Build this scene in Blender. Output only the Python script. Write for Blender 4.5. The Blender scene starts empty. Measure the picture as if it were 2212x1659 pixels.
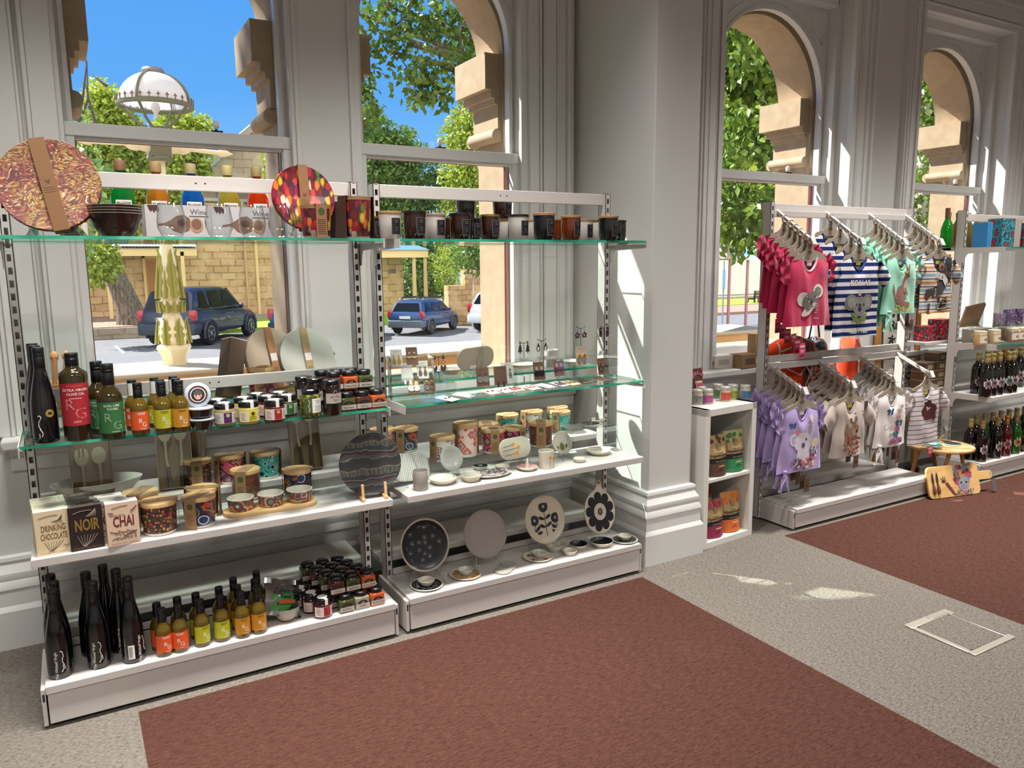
import bpy, math, random
from mathutils import Matrix, Vector

R = math.radians
PI = math.pi
SC = bpy.context.scene
COL = SC.collection
random.seed(7)

# ---------------------------------------------------------------- camera, sky, sun, room lamps, exposure
W, H, F = 2212, 1659, 1659.14
YAW, PITCH, ROLL = 0.523455, 0.156475, -0.008809
EYE = Vector((0, 0, 1.5))
CF = Vector((math.sin(YAW) * math.cos(PITCH), math.cos(YAW) * math.cos(PITCH), -math.sin(PITCH)))
CRR = Vector((math.cos(YAW), -math.sin(YAW), 0))
CUU = CRR.cross(CF)
CR = math.cos(ROLL) * CRR + math.sin(ROLL) * CUU
CU = -math.sin(ROLL) * CRR + math.cos(ROLL) * CUU
cd = bpy.data.cameras.new('camera')
cam = bpy.data.objects.new('camera', cd)
COL.objects.link(cam)
cam.matrix_world = Matrix(((CR.x, CU.x, -CF.x, EYE.x), (CR.y, CU.y, -CF.y, EYE.y), (CR.z, CU.z, -CF.z, EYE.z), (0, 0, 0, 1)))
cd.sensor_width = 36
cd.lens = F / W * 36
cd.clip_start = .05
cd.clip_end = 400
SC.camera = cam

SC.view_settings.view_transform = 'Standard'
SC.view_settings.look = 'None'
SC.view_settings.exposure = 0.0
SC.view_settings.gamma = 1.0
SC.view_settings.use_curve_mapping = False
try:
    SC.cycles.use_denoising = True
    SC.cycles.denoiser = 'OPENIMAGEDENOISE'
    SC.cycles.use_adaptive_sampling = True
    SC.cycles.adaptive_threshold = .02
    SC.cycles.max_bounces = 8
    SC.cycles.diffuse_bounces = 4
    SC.cycles.glossy_bounces = 3
    SC.cycles.transmission_bounces = 4
    SC.cycles.transparent_max_bounces = 24
    SC.cycles.caustics_reflective = False
    SC.cycles.caustics_refractive = False
    SC.cycles.sample_clamp_indirect = 6
except Exception:
    pass


def lin(c):
    """sRGB hex or 0..255 triple to linear"""
    if isinstance(c, str):
        c = [int(c[i:i + 2], 16) for i in (0, 2, 4)]
    return tuple((x / 255 / 12.92 if x / 255 <= .04045 else ((x / 255 + .055) / 1.055) ** 2.4) for x in c)


world = bpy.data.worlds.new('sky')
SC.world = world
world.use_nodes = True
wn = world.node_tree
wn.nodes.clear()
_o = wn.nodes.new('ShaderNodeOutputWorld')
_b = wn.nodes.new('ShaderNodeBackground')
_t = wn.nodes.new('ShaderNodeTexCoord')
_s = wn.nodes.new('ShaderNodeSeparateXYZ')
_m = wn.nodes.new('ShaderNodeValToRGB')
wn.links.new(_t.outputs['Generated'], _s.inputs[0])
wn.links.new(_s.outputs[2], _m.inputs[0])
_cl = wn.nodes.new('ShaderNodeMapRange')
_cl.inputs[1].default_value, _cl.inputs[2].default_value = .1, -.5
_mx = wn.nodes.new('ShaderNodeMix')
_mx.data_type = 'RGBA'
wn.links.new(_s.outputs[1], _cl.inputs[0])
wn.links.new(_cl.outputs[0], _mx.inputs[0])
wn.links.new(_m.outputs[0], _mx.inputs[6])
_mx.inputs[7].default_value = (2.3, 2.25, 2.15, 1)      # bright unseen half of the sky, added to lift the shaded facades
wn.links.new(_mx.outputs[2], _b.inputs[0])
wn.links.new(_b.outputs[0], _o.inputs[0])
_e = _m.color_ramp.elements
_e[0].position, _e[0].color = 0.0, (*lin('b4dcff'), 1)
_e[1].position, _e[1].color = 0.55, (*lin('3a84e4'), 1)
for _p, _c in ((.08, '86c4fc'), (.2, '62aaf6'), (.36, '509cf2')):
    _x = _e.new(_p)
    _x.color = (*lin(_c), 1)
_b.inputs[1].default_value = 1.15

SUN_DIR = Vector((.80, -1.0, -1.52)).normalized()
sd = bpy.data.lights.new('sun', 'SUN')
sd.energy = 14
sd.angle = R(.55)
sd.color = (1, .965, .9)
sun = bpy.data.objects.new('sun', sd)
COL.objects.link(sun)
sun.rotation_euler = SUN_DIR.to_track_quat('-Z', 'Y').to_euler()

for i, (x, y, sx, sy, e, sp) in enumerate(((.1, 2.3, .8, .25, 40, 72), (1.35, 2.3, .8, .25, 37, 72), (4.0, 2.3, .9, .25, 40, 72), (5.7, 2.3, .9, .25, 36, 72), (-.6, -1.8, 1.4, .8, 108, 150), (3.2, -1.8, 1.4, .8, 84, 150), (6.6, -1.2, 1.4, .8, 72, 150))):
    ld = bpy.data.lights.new('ceiling_lamp', 'AREA')
    ld.shape = 'RECTANGLE'
    ld.size, ld.size_y, ld.energy, ld.color, ld.spread = sx, sy, e, (1, .975, .935), R(sp)
    lo = bpy.data.objects.new('ceiling_lamp', ld)
    COL.objects.link(lo)
    lo.location = (x, y, 4.05)


# ---------------------------------------------------------------- pixel of the photograph to a point on a plane of the place
def ray(x, y):
    return CF + CR * ((x - W / 2) / F) - CU * ((y - H / 2) / F)


def on(x, y, z):
    d = ray(x, y)
    return EYE + d * ((z - EYE.z) / d.z)


def onY(x, y, Y):
    d = ray(x, y)
    return EYE + d * (Y / d.y)


def atd(x, y, d):
    return EYE + ray(x, y) * d


# ---------------------------------------------------------------- mesh builder
_txt = {}


def text_mesh(s, bold):
    k = (s, bold)
    if k not in _txt:
        cu = bpy.data.curves.new('t', 'FONT')
        cu.body = s
        cu.size = 1
        cu.resolution_u = 2
        cu.offset = bold
        cu.align_x = 'CENTER'
        ob = bpy.data.objects.new('t', cu)
        me = bpy.data.meshes.new_from_object(ob)
        _txt[k] = ([v.co.copy() for v in me.vertices], [tuple(p.vertices) for p in me.polygons])
        bpy.data.objects.remove(ob)
        bpy.data.meshes.remove(me)
        bpy.data.curves.remove(cu)
    return _txt[k]


def TR(x, y, z):
    return Matrix.Translation((x, y, z))


def RX(a):
    return Matrix.Rotation(R(a), 4, 'X')


def RY(a):
    return Matrix.Rotation(R(a), 4, 'Y')


def RZ(a):
    return Matrix.Rotation(R(a), 4, 'Z')


def circ(r, n=24, cx=0, cy=0, ry=None, a0=0, a1=2 * PI):
    return [(cx + r * math.cos(a0 + (a1 - a0) * i / n), cy + (ry or r) * math.sin(a0 + (a1 - a0) * i / n)) for i in range(n if abs(a1 - a0 - 2 * PI) < 1e-6 else n + 1)]


def rrect(w, h, r, n=5, cx=0, cy=0):
    p = []
    for sx, sy, a in ((1, 1, 0), (-1, 1, 90), (-1, -1, 180), (1, -1, 270)):
        for i in range(n + 1):
            t = R(a + 90 * i / n)
            p.append((cx + sx * (w / 2 - r) + r * math.cos(t), cy + sy * (h / 2 - r) + r * math.sin(t)))
    return p


class MB:
    def __init__(s):
        s.v, s.f, s.mi, s.T = [], [], [], Matrix.Identity(4)

    def at(s, *m):
        s.T = Matrix.Identity(4)
        for x in m:
            s.T = s.T @ x
        return s

    def add(s, vs, fs, m=0):
        o = len(s.v)
        T = s.T
        s.v += [tuple(T @ Vector(p)) for p in vs]
        s.f += [tuple(i + o for i in f) for f in fs]
        s.mi += [m] * len(fs)
        return s

    def box(s, x0, x1, y0, y1, z0, z1, m=0):
        return s.add([(x, y, z) for z in (z0, z1) for y in (y0, y1) for x in (x0, x1)],
                     [(0, 2, 3, 1), (4, 5, 7, 6), (0, 1, 5, 4), (2, 6, 7, 3), (0, 4, 6, 2), (1, 3, 7, 5)], m)

    def prism(s, pts, z0, z1, m=0, bev=0, mt=None):
        """closed outline in the local xy plane, raised from z0 to z1; bev rounds the rim"""
        n = len(pts)
        if bev:
            cx = sum(p[0] for p in pts) / n
            cy = sum(p[1] for p in pts) / n

            def sh(d):
                o = []
                for x, y in pts:
                    L = math.hypot(x - cx, y - cy) or 1
                    o.append((x - (x - cx) / L * d, y - (y - cy) / L * d))
                return o
            rings = [(sh(bev), z0), (sh(bev * .3), z0 + bev * .3), (pts, z0 + bev), (pts, z1 - bev), (sh(bev * .3), z1 - bev * .3), (sh(bev), z1)]
        else:
            rings = [(pts, z0), (pts, z1)]
        vs = [(x, y, z) for p, z in rings for x, y in p]
        fs = []
        for k in range(len(rings) - 1):
            for i in range(n):
                j = (i + 1) % n
                fs.append((k * n + i, k * n + j, (k + 1) * n + j, (k + 1) * n + i))
        s.add(vs, fs, m)
        o = (len(rings) - 1) * n
        s.add(vs, [tuple(range(n - 1, -1, -1))], m)
        s.add(vs, [tuple(range(o, o + n))], m if mt is None else mt)
        return s

    def lathe(s, prof, n=28, m=0, sx=1, sy=1, close=True):
        """prof: (r, z) or (r, z, material of the segment that starts here)"""
        k = len(prof)
        vs = []
        for p in prof:
            for i in range(n):
                a = 2 * PI * i / n
                vs.append((p[0] * math.cos(a) * sx, p[0] * math.sin(a) * sy, p[1]))
        for q in range(k - 1):
            mm = prof[q][2] if len(prof[q]) > 2 else m
            fs = [(q * n + i, q * n + (i + 1) % n, (q + 1) * n + (i + 1) % n, (q + 1) * n + i) for i in range(n)]
            o = len(s.v)
            if q == 0:
                base = o
                s.add(vs, [], mm)
            s.f += [tuple(i + base for i in f) for f in fs]
            s.mi += [mm] * n
        if close:
            for q, rev in ((0, True), (k - 1, False)):
                if prof[q][0] > 1e-6:
                    fc = [q * n + i for i in range(n)]
                    if rev:
                        fc.reverse()
                    s.f.append(tuple(i + base for i in fc))
                    s.mi.append(prof[min(q, k - 2)][2] if len(prof[min(q, k - 2)]) > 2 else m)
        return s

    def tube(s, pts, r, n=8, m=0, close=False):
        pts = [Vector(p) for p in pts]
        k = len(pts)
        rs = r if isinstance(r, (list, tuple)) else [r] * k
        vs, up = [], None
        for i, p in enumerate(pts):
            a, b = pts[(i - 1) % k if close else max(i - 1, 0)], pts[(i + 1) % k if close else min(i + 1, k - 1)]
            t = (b - a).normalized()
            if up is None:
                up = t.orthogonal().normalized()
            up = (up - t * up.dot(t))
            up = up.normalized() if up.length > 1e-6 else t.orthogonal().normalized()
            w = t.cross(up)
            for j in range(n):
                q = 2 * PI * j / n
                vs.append(p + (up * math.cos(q) + w * math.sin(q)) * rs[i])
        fs = []
        for i in range(k if close else k - 1):
            for j in range(n):
                a, b = i * n, ((i + 1) % k) * n
                fs.append((a + j, a + (j + 1) % n, b + (j + 1) % n, b + j))
        if not close:
            fs += [tuple(range(n - 1, -1, -1)), tuple(range((k - 1) * n, k * n))]
        return s.add(vs, fs, m)

    def ball(s, c, r, n=14, m=0, sx=1, sy=1, sz=1):
        T = s.T
        s.T = T @ TR(*c) @ Matrix.Diagonal((sx, sy, sz, 1))
        k = max(6, n // 2)
        s.lathe([(max(r * math.sin(PI * i / k), 1e-5), -r * math.cos(PI * i / k)) for i in range(k + 1)], n, m)
        s.T = T
        return s

    def poly(s, pts, m=0, z=None):
        return s.add([(p[0], p[1], z) for p in pts] if z is not None else pts, [tuple(range(len(pts)))], m)

    def grid(s, nu, nv, fn, m=0, cu=False):
        """fn(i/nu, j/nv) -> point"""
        vs = [fn(i / nu, j / nv) for j in range(nv + 1) for i in range(nu + (0 if cu else 1))]
        w = nu if cu else nu + 1
        fs = [(j * w + i, j * w + (i + 1) % w, (j + 1) * w + (i + 1) % w, (j + 1) * w + i) for j in range(nv) for i in range(nu)]
        return s.add(vs, fs, m)

    def band(s, r, z0, z1, a0, a1, m=0, n=10, r1=None):
        """patch of a label round a bottle; angle 0 faces -y, degrees grow to +x"""
        r1 = r if r1 is None else r1

        def fn(u, v):
            a = R(a0 + (a1 - a0) * u)
            q = r + (r1 - r) * v
            return (q * math.sin(a), -q * math.cos(a), z0 + (z1 - z0) * v)
        return s.grid(n, 1, fn, m)

    def text(s, t, size, M, m=0, bold=0, sx=1):
        vs, fs = text_mesh(t, bold)
        T = s.T
        s.T = T @ M
        s.add([(v.x * size * sx, v.y * size, 0) for v in vs], fs, m)
        s.T = T
        return s

    def wrap(s, t, size, r, z, ang=0, m=0, bold=0, sx=1, rot=0):
        vs, fs = text_mesh(t, bold)
        o = []
        for v in vs:
            x, y = v.x * size * sx, v.y * size
            if rot:
                x, y = -y, x
            a = x / r + R(ang)
            o.append((r * math.sin(a), -r * math.cos(a), z + y))
        return s.add(o, fs, m)

    def wshape(s, r, ang, z, pts, m=0, lift=.0004):
        """a filled shape laid round a bottle, centred at this angle and height"""
        n = len(pts)
        cx, cy = sum(p[0] for p in pts) / n, sum(p[1] for p in pts) / n
        q = [(cx, cy)] + [(cx + (x - cx) * h, cy + (y - cy) * h) for h in (.34, .67, 1) for x, y in pts]
        r += lift
        vs = [(r * math.sin(x / r + R(ang)), -r * math.cos(x / r + R(ang)), z + y) for x, y in q]
        fs = [(0, 1 + i, 1 + (i + 1) % n) for i in range(n)]
        for k in range(2):
            o = 1 + k * n
            fs += [(o + i, o + n + i, o + n + (i + 1) % n, o + (i + 1) % n) for i in range(n)]
        return s.add(vs, fs, m)

    def build(s, name, mats, parent=None, sharp=38, bevel=0, **k):
        me = bpy.data.meshes.new(name)
        me.from_pydata(s.v, [], s.f)
        if not isinstance(mats, (list, tuple)):
            mats = [mats]
        for m in mats:
            me.materials.append(m)
        me.polygons.foreach_set('material_index', s.mi)
        me.polygons.foreach_set('use_smooth', [True] * len(s.f))
        me.update()
        me.set_sharp_from_angle(angle=R(sharp))
        o = bpy.data.objects.new(name, me)
        COL.objects.link(o)
        if parent is not None:
            o.parent = parent
        if bevel:
            b = o.modifiers.new('edge', 'BEVEL')
            b.width, b.segments, b.limit_method, b.angle_limit = bevel, 2, 'ANGLE', R(50)
        for a, b in k.items():
            o[a] = b
        return o


def facing(x=0, y=0, z=0, rz=0):
    """a plane that stands upright and faces -y"""
    return TR(x, y, z) @ RZ(rz) @ RX(90)


# ---------------------------------------------------------------- things
def tag(o, label, cat, group=None, kind=None):
    o['label'] = label
    o['category'] = cat
    if group:
        o['group'] = group
    if kind:
        o['kind'] = kind
    return o


def thing(name, label, cat, loc=(0, 0, 0), rz=0, group=None, rot=None):
    o = bpy.data.objects.new(name, None)
    o.empty_display_size = .05
    COL.objects.link(o)
    o.location = loc
    o.rotation_euler = rot or (0, 0, R(rz))
    return tag(o, label, cat, group)


def struct(o):
    o['kind'] = 'structure'
    return o


def dup(root, loc, rz=None, label=None, group=None, scale=None):
    r = root.copy()
    COL.objects.link(r)
    r.location = loc
    if rz is not None:
        r.rotation_euler = (root.rotation_euler.x, root.rotation_euler.y, R(rz))
    if scale:
        r.scale = (scale,) * 3 if not isinstance(scale, (tuple, list)) else scale
    if label:
        r['label'] = label
    if group:
        r['group'] = group
    for ch in list(root.children):
        c = ch.copy()
        COL.objects.link(c)
        c.parent = r
        for g in ch.children:
            d = g.copy()
            COL.objects.link(d)
            d.parent = c
    return r


class Kind:
    """the first place takes the built thing itself, later ones copies of it and its parts"""

    def __init__(s, root):
        s.root, s.used = root, False

    def put(s, loc, rz=0, label=None, group=None, scale=None):
        loc = tuple(loc)
        if s.used:
            return dup(s.root, loc, rz, label, group, scale)
        s.used = True
        o = s.root
        o.location = loc
        o.rotation_euler.z = R(rz)
        if scale:
            o.scale = (scale,) * 3 if not isinstance(scale, (tuple, list)) else scale
        if label:
            o['label'] = label
        if group:
            o['group'] = group
        return o


def stand(px, py, z, r=0):
    """where a thing of radius r stands whose nearest bottom edge is at this pixel of the shelf at height z"""
    p = on(px, py, z)
    d = Vector((p.x, p.y, 0)).normalized()
    return Vector((p.x + d.x * r, p.y + d.y * r, z))


# ---------------------------------------------------------------- materials
class NT:
    """a material whose nodes are written down one by one"""

    def __init__(s, name, rough=.5, metal=0, spec=.5, coat=0, **k):
        s.m = bpy.data.materials.new(name)
        s.m.use_nodes = True
        s.t = s.m.node_tree
        s.b = s.t.nodes['Principled BSDF']
        s.set(s.b, Roughness=rough, Metallic=metal)
        s.b.inputs['Specular IOR Level'].default_value = spec
        s.b.inputs['Coat Weight'].default_value = coat
        s.out = s.t.nodes['Material Output']

    def set(s, n, **k):
        for a, v in k.items():
            s.inp(n, a, v)

    def inp(s, n, a, v):
        q = n.inputs[a]
        if isinstance(v, bpy.types.NodeSocket):
            s.t.links.new(v, q)
        elif isinstance(v, str):
            q.default_value = (*lin(v), 1)
        else:
            try:
                q.default_value = v
            except Exception:
                q.default_value = (*v, 1)

    def n(s, typ, ins=None, out=0, **attr):
        n = s.t.nodes.new('ShaderNode' + typ)
        for a, v in attr.items():
            setattr(n, a, v)
        for a, v in (ins or {}).items():
            s.inp(n, a, v)
        return n.outputs[out]

    def obj(s):
        return s.n('TexCoord', out=3)

    def map(s, v, sc=(1, 1, 1), loc=(0, 0, 0), rot=(0, 0, 0)):
        return s.n('Mapping', {'Vector': v, 'Scale': sc, 'Location': loc, 'Rotation': rot})

    def math(s, op, a, b=0.0, c=0.0):
        return s.n('Math', {0: a, 1: b, 2: c}, operation=op)

    def sep(s, v):
        n = s.t.nodes.new('ShaderNodeSeparateXYZ')
        s.inp(n, 0, v)
        return n.outputs

    def comb(s, x, y, z=0.0):
        return s.n('CombineXYZ', {0: x, 1: y, 2: z})

    def noise(s, v, sc, det=3, rough=.5, dist=0.0, out=0):
        return s.n('TexNoise', {'Vector': v, 'Scale': sc, 'Detail': det, 'Roughness': rough, 'Distortion': dist}, out)

    def vor(s, v, sc, out=0, rnd=1.0, **a):
        return s.n('TexVoronoi', {'Vector': v, 'Scale': sc, 'Randomness': rnd}, out, **a)

    def ramp(s, fac, stops, mode='LINEAR'):
        n = s.t.nodes.new('ShaderNodeValToRGB')
        e = n.color_ramp.elements
        n.color_ramp.interpolation = mode
        while len(e) < len(stops):
            e.new(.5)
        for x, (p, c) in zip(e, stops):
            x.position = p
        for x, (p, c) in zip(e, stops):
            x.color = (*lin(c), 1) if isinstance(c, (str,)) else (c, c, c, 1)
        s.inp(n, 0, fac)
        return n.outputs[0]

    def mix(s, f, a, b, blend='MIX'):
        n = s.t.nodes.new('ShaderNodeMix')
        n.data_type = 'RGBA'
        n.blend_type = blend
        s.inp(n, 0, f)
        s.inp(n, 6, a)
        s.inp(n, 7, b)
        return n.outputs[2]

    def cyl(s, r=.045):
        o = s.sep(s.obj())
        a = s.math('ARCTAN2', o[0], s.math('MULTIPLY', o[1], -1.0))
        return s.comb(s.math('MULTIPLY', a, r), o[2], 0.0)

    def warp(s, v, sc, amt):
        nz = s.noise(v, sc, 2, out=1)
        return s.n('VectorMath', {0: v, 1: s.n('VectorMath', {0: s.n('VectorMath', {0: nz, 1: (.5, .5, .5)}, operation='SUBTRACT'), 'Scale': amt}, operation='SCALE')}, operation='ADD')

    def bump(s, h, dist=.002, st=.5):
        s.t.links.new(s.n('Bump', {'Height': h, 'Distance': dist, 'Strength': st}), s.b.inputs['Normal'])

    def col(s, c):
        s.inp(s.b, 'Base Color', c)
        return s.m


_mc = {}


def liquid(name, c, thick=.5):
    """coloured drink in a clear bottle: partly see-through, partly glowing with the daylight behind it"""
    q = NT(name)
    a = q.n('BsdfTransparent', {'Color': c})
    b = q.n('BsdfTranslucent', {'Color': c})
    d = q.n('BsdfDiffuse', {'Color': c})
    g = q.n('BsdfGlossy', {'Color': (1, 1, 1, 1), 'Roughness': .03})
    x = q.n('MixShader', {0: .75, 1: d, 2: b})
    x = q.n('MixShader', {0: thick, 1: a, 2: x})
    fc = q.n('LayerWeight', {'Blend': .5}, 1)
    x = q.n('MixShader', {0: q.math('MULTIPLY_ADD', q.math('POWER', fc, 5.0), .8, .04), 1: x, 2: g})
    q.t.links.new(x, q.out.inputs[0])
    return q.m


def mat(c, rough=.5, metal=0, spec=.5, coat=0, name=None):
    k = (c, rough, metal, spec, coat)
    if k not in _mc:
        _mc[k] = NT(name or 'plain_' + c, rough, metal, spec, coat).col(c)
    return _mc[k]


def clear(name, tint='ffffff', refl=1.0, edge=1.0, rough=.02, edge_tint=None):
    """thin clear sheet: light goes straight through, tinted, and the surface mirrors by Fresnel"""
    q = NT(name)
    t = q.t
    fc = q.n('LayerWeight', {'Blend': .5}, 1)
    fr = q.math('MULTIPLY_ADD', q.math('POWER', fc, 5.0), .96 * refl, .04 * refl)
    tint_in = tint
    if edge_tint:
        lw = q.n('LayerWeight', {'Blend': .35}, 1)
        tint_in = q.mix(q.math('POWER', lw, edge), tint, edge_tint)
    tb = q.n('BsdfTransparent', {'Color': tint_in})
    gb = q.n('BsdfGlossy', {'Color': (1, 1, 1, 1), 'Roughness': rough})
    mx = q.n('MixShader', {0: fr, 1: tb, 2: gb})
    t.links.new(mx, q.out.inputs[0])
    return q.m


def wood(name, a, b, sc=1.0, axis=0, rough=.45):
    q = NT(name, rough)
    s3 = [60, 60, 60]
    s3[axis] = 4
    v = q.map(q.obj(), [x * sc for x in s3])
    f = q.noise(v, 1.0, 3, .55, .4)
    return q.col(q.ramp(f, [(.3, a), (.7, b)]))
# ---------------------------------------------------------------- shared materials
WHITE = mat('c6c0bb', .45, name='white_shelf_paint')
TRIMW = mat('d6d5d2', .4, name='white_trim_paint')
BLACK = mat('0c0c0e', .4, name='black_plastic')
KRAFT = mat('a07c58', .8, name='kraft_paper')
CREAM = mat('e6e0d2', .5, name='cream')
STEEL = mat('b8b8b8', .3, 1, name='steel')
PAPERW = mat('ece8e0', .7, name='white_paper')
BAMBOO = wood('bamboo', 'c89a62', 'ddb680', 1.0, 0)
CLEAR = clear('clear_acrylic', 'fafcfc', 1.2, edge_tint='e2e8e8')
PANE = clear('window_glass', 'fafcfb', .5)
SHELFGLASS = clear('shelf_glass', 'f3faf7', .8)


def wall_mat(name, c):
    q = NT(name, .75)
    f = q.noise(q.obj(), 3.0, 3)
    return q.col(q.mix(q.math('MULTIPLY', f, .12), c, 'bab8b2'))


WALL = wall_mat('painted_plaster', 'cecdca')


def carpet(name, a, b, c, sx, sy):
    q = NT(name, .95, spec=.1)
    o = q.obj()
    f1 = q.noise(q.map(o, (90, 420, 1)), 1.0, 3, .6)
    f2 = q.noise(q.map(o, (sx, sy, 1)), 1.0, 4, .65, .3)
    f = q.math('ADD', q.math('MULTIPLY', f1, .5), q.math('MULTIPLY', f2, .5))
    q.bump(f1, .004, .6)
    return q.col(q.ramp(f, [(.36, a), (.5, b), (.64, c)]))


GREYC = carpet('grey_loop_carpet', '4a453e', '766f67', '8e877e', 55, 160)
REDC = carpet('red_loop_carpet', '35221d', '51342c', '624137', 30, 140)

# ---------------------------------------------------------------- floor and ceiling
m = MB()
X0, X1, Y0, Y1 = -3.2, 9.0, -4.0, 3.6
RED = ((.095, 2.29, -4.0, 2.73), (3.32, 9.0, -4.0, 2.765))
for x0, x1, y0, y1, k in ((X0, .095, Y0, Y1, 0), (.095, 2.29, Y0, 2.73, 1), (.095, 2.29, 2.73, Y1, 0), (2.29, 3.32, Y0, Y1, 0), (3.32, X1, Y0, 2.765, 1), (3.32, X1, 2.765, Y1, 0)):
    m.poly([(x0, y0, 0), (x1, y0, 0), (x1, y1, 0), (x0, y1, 0)], k)
struct(m.build('floor', [GREYC, REDC]))
struct(MB().box(X0, X1, Y0, Y1, 4.2, 4.3).build('ceiling', WALL))
struct(MB().box(X0 - .1, X0, Y0, 3.95, 0, 4.2).build('wall_left', WALL))
struct(MB().box(X1, X1 + .1, Y0, 3.95, 0, 4.2).build('wall_right', WALL))
struct(MB().box(X0, X1, Y0 - .1, Y0, 0, 4.2).build('wall_back', WALL))

# ---------------------------------------------------------------- window wall: plaster inside, masonry arches outside
GL = ((.085, .895), (1.28, 2.075), (3.49, 4.485), (5.36, 6.355))      # panes, left to right
ZS, ZM, ZSPR, ZSPS = .955, 2.03, 2.60, (2.60, 2.60, 2.555, 2.555)                                       # sill, meeting rail, springing of the arches


def arch_pts(x0, x1, zs, n=24):
    c, r = (x0 + x1) / 2, (x1 - x0) / 2
    return [(c - r * math.cos(PI * i / n), zs + r * math.sin(PI * i / n)) for i in range(n + 1)]


def arch_wall(mb, x0, x1, z0, z1, ax0, ax1, az0, zs, y0, y1, m=0, n=24):
    """upright slab from y0 to y1 with an arched opening"""
    A = arch_pts(ax0, ax1, zs, n)
    if ax0 > x0:
        mb.box(x0, ax0, y0, y1, z0, z1, m)
    if x1 > ax1:
        mb.box(ax1, x1, y0, y1, z0, z1, m)
    if az0 > z0:
        mb.box(ax0, ax1, y0, y1, z0, az0, m)
    for y in (y0, y1):
        for i in range(n):
            (a, b), (c, d) = A[i], A[i + 1]
            mb.poly([(a, y, b), (c, y, d), (c, y, z1), (a, y, z1)], m)
    mb.add([(x, y, z) for x, z in A for y in (y0, y1)], [(2 * i, 2 * i + 1, 2 * i + 3, 2 * i + 2) for i in range(n)], m)
    mb.poly([(ax0, y0, z1), (ax1, y0, z1), (ax1, y1, z1), (ax0, y1, z1)], m)


q = NT('sandstone', .85)
_o = q.obj()
STONE = q.col(q.mix(q.noise(_o, 2.5, 5, .6), q.ramp(q.noise(_o, 14, 4), [(.35, 'ae9678'), (.65, 'c2ac90')]), 'b49c80'))
m = MB()
BAYS = ((-3.3, 1.075), (1.075, 2.9), (2.9, 5.02), (5.02, 9.1))
for (x0, x1), (g0, g1), zs_ in zip(BAYS, GL, ZSPS):
    arch_wall(m, x0, x1, -1.5, 6.2, g0 - .01, g1 + .01, ZS - .03, zs_ - .02, 3.68, 3.97)
ow = struct(m.build('wall_outside', STONE))
mouldings = []
for (g0, g1) in GL:
    for x, s in ((g0, 1), (g1, -1)):
        m = MB()
        # capital block, fascia below it and the round astragal, wrapped round the jamb
        for d, z0, z1 in ((.085, 2.40, 2.58), (.05, 2.36, 2.40), (.03, 2.33, 2.36), (.012, 2.20, 2.33)):
            xa, xb = sorted((x - s * .01, x + s * d))
            m.box(xa, xb, 3.70, 3.97 + d, z0, z1)
            xa, xb = sorted((x - s * .35, x - s * .005))
            m.box(xa, xb, 3.97, 3.97 + d, z0, z1)
        m.at(TR(x + s * .012, 3.70, 2.17) @ RX(-90)).lathe([(.036, 0), (.036, .29)], 12)
        m.at(TR(x + s * .012, 3.99, 2.17) @ RY(-90 * s)).lathe([(.036, -.02), (.036, .3)], 12)
        m.at()
        struct(m.build('trim_1', STONE))

# inner wall: left bay set back at y 3.52, right bay at y 3.42
ARCHX = ((.03, 2.15), (3.40, 4.555), (5.27, 6.425))     # rectangular openings in the plaster (the first holds a pair)
m = MB()
m.box(-3.3, .03, 3.52, 3.66, 0, 4.2)
m.box(2.15, 2.71, 3.52, 3.66, 0, 4.2)
m.box(.03, 2.15, 3.52, 3.66, 0, .81)
m.box(.03, 2.15, 3.52, 3.66, 3.16, 4.2)
m.box(2.71, 3.40, 3.42, 3.66, 0, 4.2)
m.box(4.555, 5.27, 3.42, 3.66, 0, 4.2)
m.box(6.425, 9.1, 3.42, 3.66, 0, 4.2)
for x0, x1 in ARCHX[1:]:
    m.box(x0, x1, 3.42, 3.66, 0, .81)
    m.box(x0, x1, 3.42, 3.66, 3.19, 4.2)
struct(m.build('wall_front', WALL))
struct(MB().box(2.43, 2.71, 2.865, 3.60, 0, 4.2).build('wall_pier', WALL, bevel=.006))


def jambs(name, parts, mats=TRIMW, bevel=.004):
    b = MB()
    for p in parts:
        b.box(*p)
    return struct(b.build(name, mats, bevel=bevel))


def moulded(mb, x0, x1, y, z0, z1, side):
    """upright architrave: stepped boards and round beads between x0 and x1, the tall outer bead at the side given"""
    w = x1 - x0
    S = [(0, .22, .016), (.22, .26, .03), (.30, .33, .026), (.33, .62, .022), (.62, .66, .034), (.66, .84, .028), (.84, .92, .05), (.92, 1, .04)]
    for a, b, d in S:
        a, b = (a, b) if side > 0 else (1 - b, 1 - a)
        mb.box(x0 + a * w, x0 + b * w, y - d, y + .02, z0, z1)


m = MB()
moulded(m, 2.145, 2.40, 3.52, .85, 3.4, 1)
moulded(m, -.36, .034, 3.52, .85, 3.4, -1)
struct(m.build('trim_2', TRIMW, bevel=.004))
m = MB()
for x0, x1 in ARCHX[1:]:
    moulded(m, x1 - .004, x1 + .19, 3.42, .85, 3.36, 1)
    moulded(m, x0 - .19, x0 + .004, 3.42, .85, 3.36, -1)
    for a, b, d in ((0, .04, .016), (.04, .05, .03), (.062, .12, .022), (.12, .13, .034), (.13, .165, .028), (.165, .18, .05), (.18, .19, .04)):
        m.box(x0 - a, x1 + a, 3.42 - d, 3.44, 3.186 + a, 3.19 + b)
struct(m.build('trim_3', TRIMW, bevel=.004))
# the flat panel between the pair of windows
m = MB()
m.box(.945, 1.215, 3.535, 3.66, .85, 3.2)
for x in (.945, 1.195):
    m.box(x, x + .02, 3.52, 3.54, .85, 3.2)
struct(m.build('trim_4', TRIMW, bevel=.004))
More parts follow.
